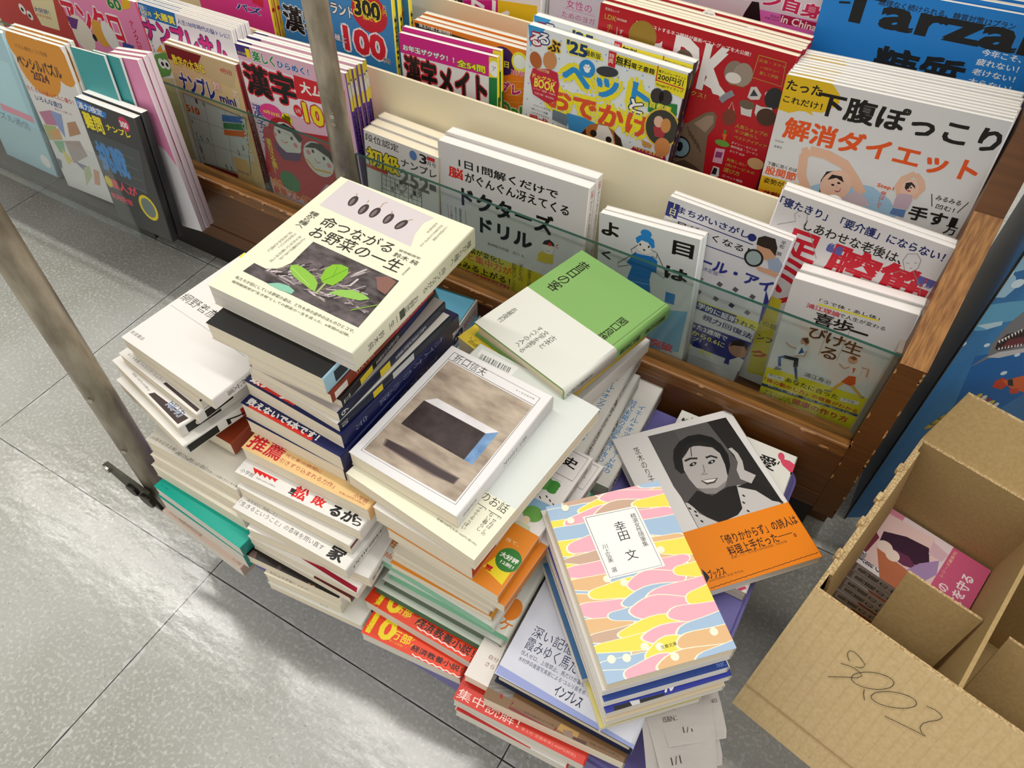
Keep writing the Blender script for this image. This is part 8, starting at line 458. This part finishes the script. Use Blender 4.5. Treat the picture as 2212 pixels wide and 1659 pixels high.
rk('rail', bm, [noisemat('rail_wood', '#6a4218', '#8c5c28', (3, 40, 40), 6, .38), noisemat('bare_wood_chip', '#a87848', '#c89a64', ns=60, rough=.8)])
bm = bmesh.new(); box(bm, XL, .668, .0, XR, .69, .069); rk('kick_board', bm, BLACK)
bm = bmesh.new(); box(bm, XL, .682, .16, XR, .76, .172); rk('shelf', bm, WOOD)
def panel(y0, z0, y1, z1): 
    bm = bmesh.new(); prism(bm, [(XL, y0, z0), (XL, y1, z1), (XL, y1+.004, z1), (XL, y0+.004, z0)], (XR-XL, 0, 0)); rk('tier_panel', bm, CREAM)
def tier(y0, y1, z): 
    bm = bmesh.new(); box(bm, XL, y0, z-.01, XR, y1, z); rk('shelf', bm, WOOD)
panel(.757, .165, .757, .4255); tier(.762, .868, .262)
panel(.868, .255, .868, .485); tier(.873, 1.03, .32)
bm = bmesh.new(); box(bm, XL, 1.03, .05, XR, 1.05, 1.3); rk('back_panel', bm, CREAM)
bm = bmesh.new(); prof = [(.655, .062), (.655, .357), (.757, .482), (.80, .58), (.96, .96), (1.05, 1.3), (1.05, .0), (.69, .0), (.69, .062)]
prism(bm, [(.085, y, z) for y, z in prof], (.027, 0, 0)); 
for k in range(26):
    z = wr.uniform(.07, .35); x = wr.choice((.0852, .1105)); l = wr.uniform(.002, .012)
    prism(bm, [(x-.0006, .6545, z), (x+.0012, .6545, z+l*.2), (x+wr.uniform(.0008, .002), .6545, z+l*.7), (x-.0004, .6545, z+l)], (0, .001, 0), 1)
rk('side_panel', bm, [WOOD, bpy.data.materials['bare_wood_chip']])
bm = bmesh.new(); prism(bm, [(.085, .6535, .357), (.112, .6535, .357), (.112, .7555, .482), (.085, .7555, .482)], (0, -.0015, .0012)); rk('panel_edge', bm, WOODE)  # sloping front edge of the side panel, its lit tone put into the colour
bm = bmesh.new(); box(bm, .0795, .676, .172, .0848, .75, .35); rk('end_plate', bm, GREYP)
for x0, x1 in ((-1.55, -.634), (-.628, .084)):
    bm = bmesh.new(); fs = box(bm, x0, .664, .2, x1, .668, .355)
    for f in fs:
        if abs(f.calc_center_median().y - .666) < .0015: f.material_index = 1
    rk('glass_pane', bm, [GLASS, GEDGE])
# ------------------------------------------------------------------ low clear holder on the left
ho = empty('clear_holder', (-1.35, .6, .15), label='low clear acrylic holder with a black base, hung on the rack front at the left', cat='holder')
def hp(name, bm, m): o = link(name, bm, m, ho); o.matrix_parent_inverse = Matrix.Translation((1.35, -.6, -.15)); return o
bm = bmesh.new(); box(bm, -1.75, .552, .139, -.985, .655, .1495); hp('base', bm, BLACK)
bm = bmesh.new(); box(bm, -1.75, .538, .139, -1.0, .5405, .29); box(bm, -1.75, .538, .139, -1.0, .555, .1415); hp('front_sheet', bm, ACRYL)
# ------------------------------------------------------------------ hand truck
ct = empty('hand_truck', (-.3, .42, 0), label='steel and purple hand truck loaded with books, its handle at the left end', cat='cart')
def cp(name, bm, m, sm=False, par=None):
    o = link(name, bm, m, par or ct, sm); o.matrix_parent_inverse = Matrix.Translation((.3, -.42, 0)) if not par else Matrix.Identity(4); return o
bm = bmesh.new(); x0, x1, y0, y1, r = -.645, .05, .208, .643, .022; P = []
for cx, cy, a0 in ((x1-r, y1-r, 0), (x0+r, y1-r, 90), (x0+r, y0+r, 180), (x1-r, y0+r, 270)): P += [(cx+r*math.cos(math.radians(a0+q)), cy+r*math.sin(math.radians(a0+q)), .102) for q in range(0, 91, 15)]
fs = prism(bm, P, (0, 0, .0428)); bmesh.ops.bevel(bm, geom=list({e for f in fs for e in f.edges if abs(e.verts[0].co.z-e.verts[1].co.z) < 1e-5}), offset=.005, segments=3, affect='EDGES'); cp('deck', bm, PURPLE)
bm = bmesh.new(); ya, yb = .2165, .6285; xa = -.614; H = []
H = [(xa, ya, .125), (xa, ya, .5), (xa, ya, .79)] + [(xa, ya+.06-.06*math.cos(a), .79+.06*math.sin(a)) for a in [PI/2*k/5 for k in range(1, 6)]]
H += [(xa, yb-.06+.06*math.sin(a), .79+.06*math.cos(a)) for a in [PI/2*k/5 for k in range(0, 6)]] + [(xa, yb, .5), (xa, yb, .125)]
tube(bm, H, .0145, 18); cp('handle', bm, STEEL, True)
for y, zs in ((ya, (.245, .335)), (yb, (.352, .43, .44))):
    for z in zs:
        bm = bmesh.new(); q = Vector((xa, y, z)); dv = Vector((.45, -.89, .1)).normalized(); cyl(bm, q+dv*.0135, q+dv*.0168, .003, 12); cp('screw', bm, CHROME)
for y in (ya, yb):
    bm = bmesh.new(); prism(bm, [(xa-.062, y-.016, .176), (xa-.05, y-.016, .188), (xa+.012, y-.016, .17), (xa+.022, y-.016, .14), (xa-.022, y-.016, .14)], (0, -.004, 0)); pl = cp('hinge_plate', bm, DARKST)
    for dx, dz, rr in ((-.05, .178, .005), (-.018, .158, .009), (.004, .152, .011)):
        bm = bmesh.new(); cyl(bm, (xa+dx, y-.0235, dz), (xa+dx, y-.0165, dz), rr, 10); b = link('bolt', bm, CHROME if rr < .006 else DARKST, pl)
for x in (-.57, -.03):
    for y in (.26, .58):
        bm = bmesh.new(); cyl(bm, (x, y-.012, .04), (x, y+.012, .04), .04, 20); w_ = cp('wheel', bm, RUBBER)
        bm = bmesh.new(); box(bm, x-.02, y-.018, .078, x+.02, y+.018, .102); box(bm, x-.012, y-.018, .035, x+.012, y-.0145, .08); box(bm, x-.012, y+.0145, .035, x+.012, y+.018, .08); link('fork', bm, DARKST, w_)
# ------------------------------------------------------------------ cardboard box with folded out flaps
YB = math.radians(-12.5); bx = empty('cardboard_box', (.094, .43, 0), Matrix.Rotation(YB, 3, 'Z'), 'open brown cardboard box with pen scribbled numbers on its front flap', 'box')
BW, BD, BH, TH = .40, .245, .25, .004
def bp(name, bm, m=None): return link(name, bm, m or [CARD, CARDD, CARDE], bx)
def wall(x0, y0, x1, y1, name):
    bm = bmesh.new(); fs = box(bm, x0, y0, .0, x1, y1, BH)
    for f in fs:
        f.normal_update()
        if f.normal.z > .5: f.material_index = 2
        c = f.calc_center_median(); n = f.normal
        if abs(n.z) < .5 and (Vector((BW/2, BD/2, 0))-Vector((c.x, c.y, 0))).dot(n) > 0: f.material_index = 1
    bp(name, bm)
wall(0, 0, BW, TH, 'front_wall'); wall(0, BD-TH, BW, BD, 'back_wall'); wall(0, TH, TH, BD-TH, 'side_wall'); wall(BW-TH, TH, BW, BD-TH, 'side_wall')
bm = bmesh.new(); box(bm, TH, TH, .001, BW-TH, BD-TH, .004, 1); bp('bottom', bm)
DX = .143; bm = bmesh.new(); box(bm, DX-TH/2, TH, .004, DX+TH/2, BD-TH, BH-.004, 1)
for f in bm.faces:
    if f.normal.z > .5: f.material_index = 2
bp('divider', bm)
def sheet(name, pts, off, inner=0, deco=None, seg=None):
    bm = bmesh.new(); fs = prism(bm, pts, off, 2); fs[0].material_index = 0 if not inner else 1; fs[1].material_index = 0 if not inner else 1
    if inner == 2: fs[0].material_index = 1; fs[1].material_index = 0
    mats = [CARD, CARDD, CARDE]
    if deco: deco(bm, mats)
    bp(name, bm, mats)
FL_ = .164; fa = math.radians(57.5); fy, fz = -math.cos(fa)*FL_, -math.sin(fa)*FL_
def scribble(bm, mats):
    p = Print(bm, mats, (0, -.0002, BH+.0022), (1, 0, 0), (0, math.cos(fa)*-1, -math.sin(fa)), (0, -math.sin(fa), math.cos(fa)), BW, FL_)
    p.add(('L', [(0, .83), (1, .80)], .0012, '#a88c5e'))
    for L_ in SCRIB: p.add(('L', L_, .0006, '#2a2622'))
    for i in range(34): p.add(('L', [(.01+i*.029, .02), (.01+i*.029, .98)], .00016, '#b49a6c'))
prism_pts = [(0, 0, BH), (BW, 0, BH), (BW, fy, BH+fz), (.0, fy, BH+fz)]
sheet('front_flap', prism_pts, (0, .0025, -.0016), 0, scribble)
sheet('back_flap', [(0, BD, BH), (BW, BD, BH), (BW, BD+.036, BH+.056), (.011, BD+.036, BH+.056)], (0, .004, 0), 1)
sheet('side_flap', [(TH, TH+.02, BH), (TH, BD-.02, BH), (TH+.012, BD-.03, BH-.10), (TH+.012, TH+.03, BH-.10)], (.003, 0, 0), 1)
for x0, x1 in ((.062, .139), (.165, .30)):
    sheet('inner_flap', [(x0, .105, BH-.035), (x1, .105, BH-.035), (x1-.004, .075, BH-.12), (x0+.004, .075, BH-.12)], (0, .003, 0), 1)
for y in (.05, .1, .14, .19):
    bm = bmesh.new(); box(bm, -.003, y-.006, BH-.006, .003, y+.006, BH+.0035, bev=.002); link('torn_tab', bm, CARDE, bx)
# ------------------------------------------------------------------ pink novels inside the box
ca = bx.matrix_world.copy()
pk = {'n': 'paperback_book', 'c': '#e6d4d8', 's': '#dccfd2', 'sd': 'L', 'pg': 'grey', 's2': [('R', 0, .1, 1, .9, '#efe9ea'), ('T', '鳥籠のかぐや姫', .2, .12, .8, .8, '#2a2028', {'v': 1, 'b': .01})],
      'd': [('R', 0, 0, .24, .66, '#ece4e6'), ('T', '鳥籠のかぐや姫', .04, .06, .2, .6, '#2a2028', {'v': 1, 'b': .01}), ('R', .24, 0, 1, .2, '#d88aa0'), ('P', [(.1, .12), (.9, .05), (.95, .5), (.4, .7), (.1, .6)], '#e8c8c4'), ('P', [(0, .3), (.35, .15), (.3, .6), (0, .62)], '#c0704a'), ('P', [(.2, .0), (.6, .02), (.5, .12), (.2, .1)], '#7a2a3c'),
            ('P', [(.42, .14), (.62, .12), (.74, .3), (.78, .5), (.6, .56), (.45, .5), (.4, .3)], '#3a1c34'), ('P', [(.36, .22), (.46, .2), (.5, .4), (.4, .52), (.34, .4)], '#6a3050'), ('E', .43, .2, .008, .009, '#f0d8cc', 0), ('E', .38, .29, .008, .008, '#f2dcd0', 0),
            ('P', [(.3, .44), (.5, .5), (.7, .62), (.5, .66), (.3, .6)], '#a88ab8'), ('P', [(.7, .52), (.9, .5), (.85, .66), (.7, .64)], '#d8b4c0'), ('R', 0, .66, 1, 1, '#cc5a80'), ('T', '鉄血の', .1, .7, .45, .8, '#f4e4e8', {'b': .02, 'o': ('#d87a98', .03)}), ('T', '乙女を守る', .1, .82, .75, .93, '#f6eaee', {'b': .02, 'o': ('#d87a98', .03)}), ('T', 'シリーズ最新刊', .5, .68, .95, .71, '#f0d0a0', {})]}
wn, hn, tn = .097, .13, .0175
proto = None
for i in range(7):
    lab = ('pink fantasy novel with a dark haired couple, topmost of the pile in the box', 'pink edged novel second from the top in the box', 'pink edged novel third from the top in the box', 'pink edged novel fourth from the top in the box', 'pink edged novel fifth from the top in the box', 'pink edged novel second from the bottom in the box', 'pink edged novel at the bottom of the pile in the box')[i]
    z = .005 + (6-i)*.0178
    M = ca @ Matrix.Translation((.0745 + (0, .002, .001, .001, -.001, .001, .0)[i], .1885 + (0, .001, -.001, .002, .001, -.002, .002)[i], z)) @ Matrix.Rotation(math.radians((0, .6, -.5, 1, 2, -2, 1)[i] + 90), 4, 'Z')
    if proto is None:
        proto = o = empty('paperback_book', (0, 0, 0), None, lab, 'book', 'pink novels in the box'); book(pk, o, wn, hn, tn)
        for ch in o.children: ch.location.y -= hn/2
    else:
        o = proto.copy(); COL.objects.link(o); o['label'] = lab
        for ch in proto.children:
            c = ch.copy(); COL.objects.link(c); c.parent = o
    o.matrix_world = M
# ------------------------------------------------------------------ sea scene display column to the right
SY = math.radians(32); colm = empty('display_column', (.136, .713, 0), Matrix.Rotation(SY, 3, 'Z'), 'tall blue printed column with a shark and sea creatures right of the rack', 'display stand')
CW, CHh = .34, 1.15; bm = bmesh.new(); prism(bm, [(0, 0, 0), (CW, 0, 0), (CW, .12, 0), (.11, .17, 0)], (0, 0, CHh))
BLUE = noisemat('sea_print', '#0d4a86', '#2f86c0', (4, 4, 1.2), 2.2, .3); mats = [BLUE]
p = Print(bm, mats, (0, 0, CHh), (1, 0, 0), (0, 0, 1), (0, -1, 0), CW, CHh); p.d = Vector((0, 0, -1))
for it in SEA: p.add(it)
link('printed_panel', bm, mats, colm)
bm = bmesh.new(); tube(bm, [(-.0015, -.001, .0), (-.0015, -.001, CHh)], .0012, 8); link('edge_wire', bm, DARKST, colm)
# ------------------------------------------------------------------ order slips and small things on the truck
def slip(name, label, loc, rz, w, h, curl, prints, tilt=0, cat='paper slip'):
    bm = bmesh.new(); n = 10; g = []
    for i in range(n+1):
        s = i/n; g.append([bm.verts.new((x*w-w/2, -s*h, .0012 + curl*(s**2)*(1+.5*x))) for x in (0, .06, .5, .94, 1)])
    for j, k in ((0, 0), (n, 0), (0, 4), (n, 4)): g[j][k].co.x *= .94
    fs = []
    for i in range(n):
        for k in range(4): fs.append(bm.faces.new((g[i][k], g[i+1][k], g[i+1][k+1], g[i][k+1])))
    r = bmesh.ops.solidify(bm, geom=fs, thickness=-.00025)
    mats = [paper('#eae5df', .6)]
    pr = Print(bm, mats, (-w/2, 0, .0017+curl*.6), (1, 0, 0), (0, -1, 0), (0, 0, 1), w, h)
    def cpt(u, v, pr=pr): s = v; return Vector((u*w-w/2, -v*h, .0012 + curl*v*v*(1+.5*u) + .0003 + .000003*pr.k))
    pr.pt = cpt
    for q in prints: pr.add(q)
    o = link(name, bm, mats, None); o.matrix_world = Matrix.Translation(loc) @ Matrix.Rotation(math.radians(rz), 4, 'Z') @ Matrix.Rotation(math.radians(tilt), 4, 'X'); tag(o, label, cat, 'order slips under the twisted pile'); return o
for a in SLIPS: slip(*a)
for loc, r, lab, tx in TABS:
    bm = bmesh.new(); prism(bm, [(r*math.cos(PI*k/14), 0, r*.85*math.sin(PI*k/14)) for k in range(15)] + [(-r, 0, -.03), (r, 0, -.03)], (0, .0003, 0)); mats = [paper('#f0eeea', .5)]
    pr = Print(bm, mats, (-r, -.00001, r*.85), (1, 0, 0), (0, 0, -1), (0, -1, 0), 2*r, r); pr.add(('T', tx, .2, .4, .8, .62, '#3a3632', {}))
    o = link('price_slip', bm, mats, None, False, loc); o.rotation_euler = (math.radians(-9), 0, 0); tag(o, lab, 'paper slip')
bm = bmesh.new()
for i, (x, y, r) in enumerate(((0, 0, .011), (.012, .006, .0105), (.004, .014, .0095))):
    q = bmesh.ops.create_uvsphere(bm, u_segments=14, v_segments=10, radius=r); bmesh.ops.scale(bm, verts=q['verts'], vec=(1, 1.5, .75)); bmesh.ops.translate(bm, verts=q['verts'], vec=(x, y, .0))
o = link('plastic_clip', bm, noisemat('green_plastic', '#1c9a66', '#2cb078', ns=5, rough=.35), None, True, (-.172, .452, .1535)); tag(o, 'small green plastic clip on the deck between the middle pile and the portrait book', 'clip')
bm = bmesh.new(); prism(bm, [(.012, .262, .1449), (.028, .266, .1449), (.034, .252, .1449), (.03, .238, .1449), (.024, .243, .1449), (.016, .25, .1449)], (0, 0, .0005)); cp('torn_sticker', bm, noisemat('torn_sticker_paper', '#8a8478', '#b0a898', ns=90, rough=.8))
bpy.data.objects.remove(FO); bpy.data.curves.remove(FC)
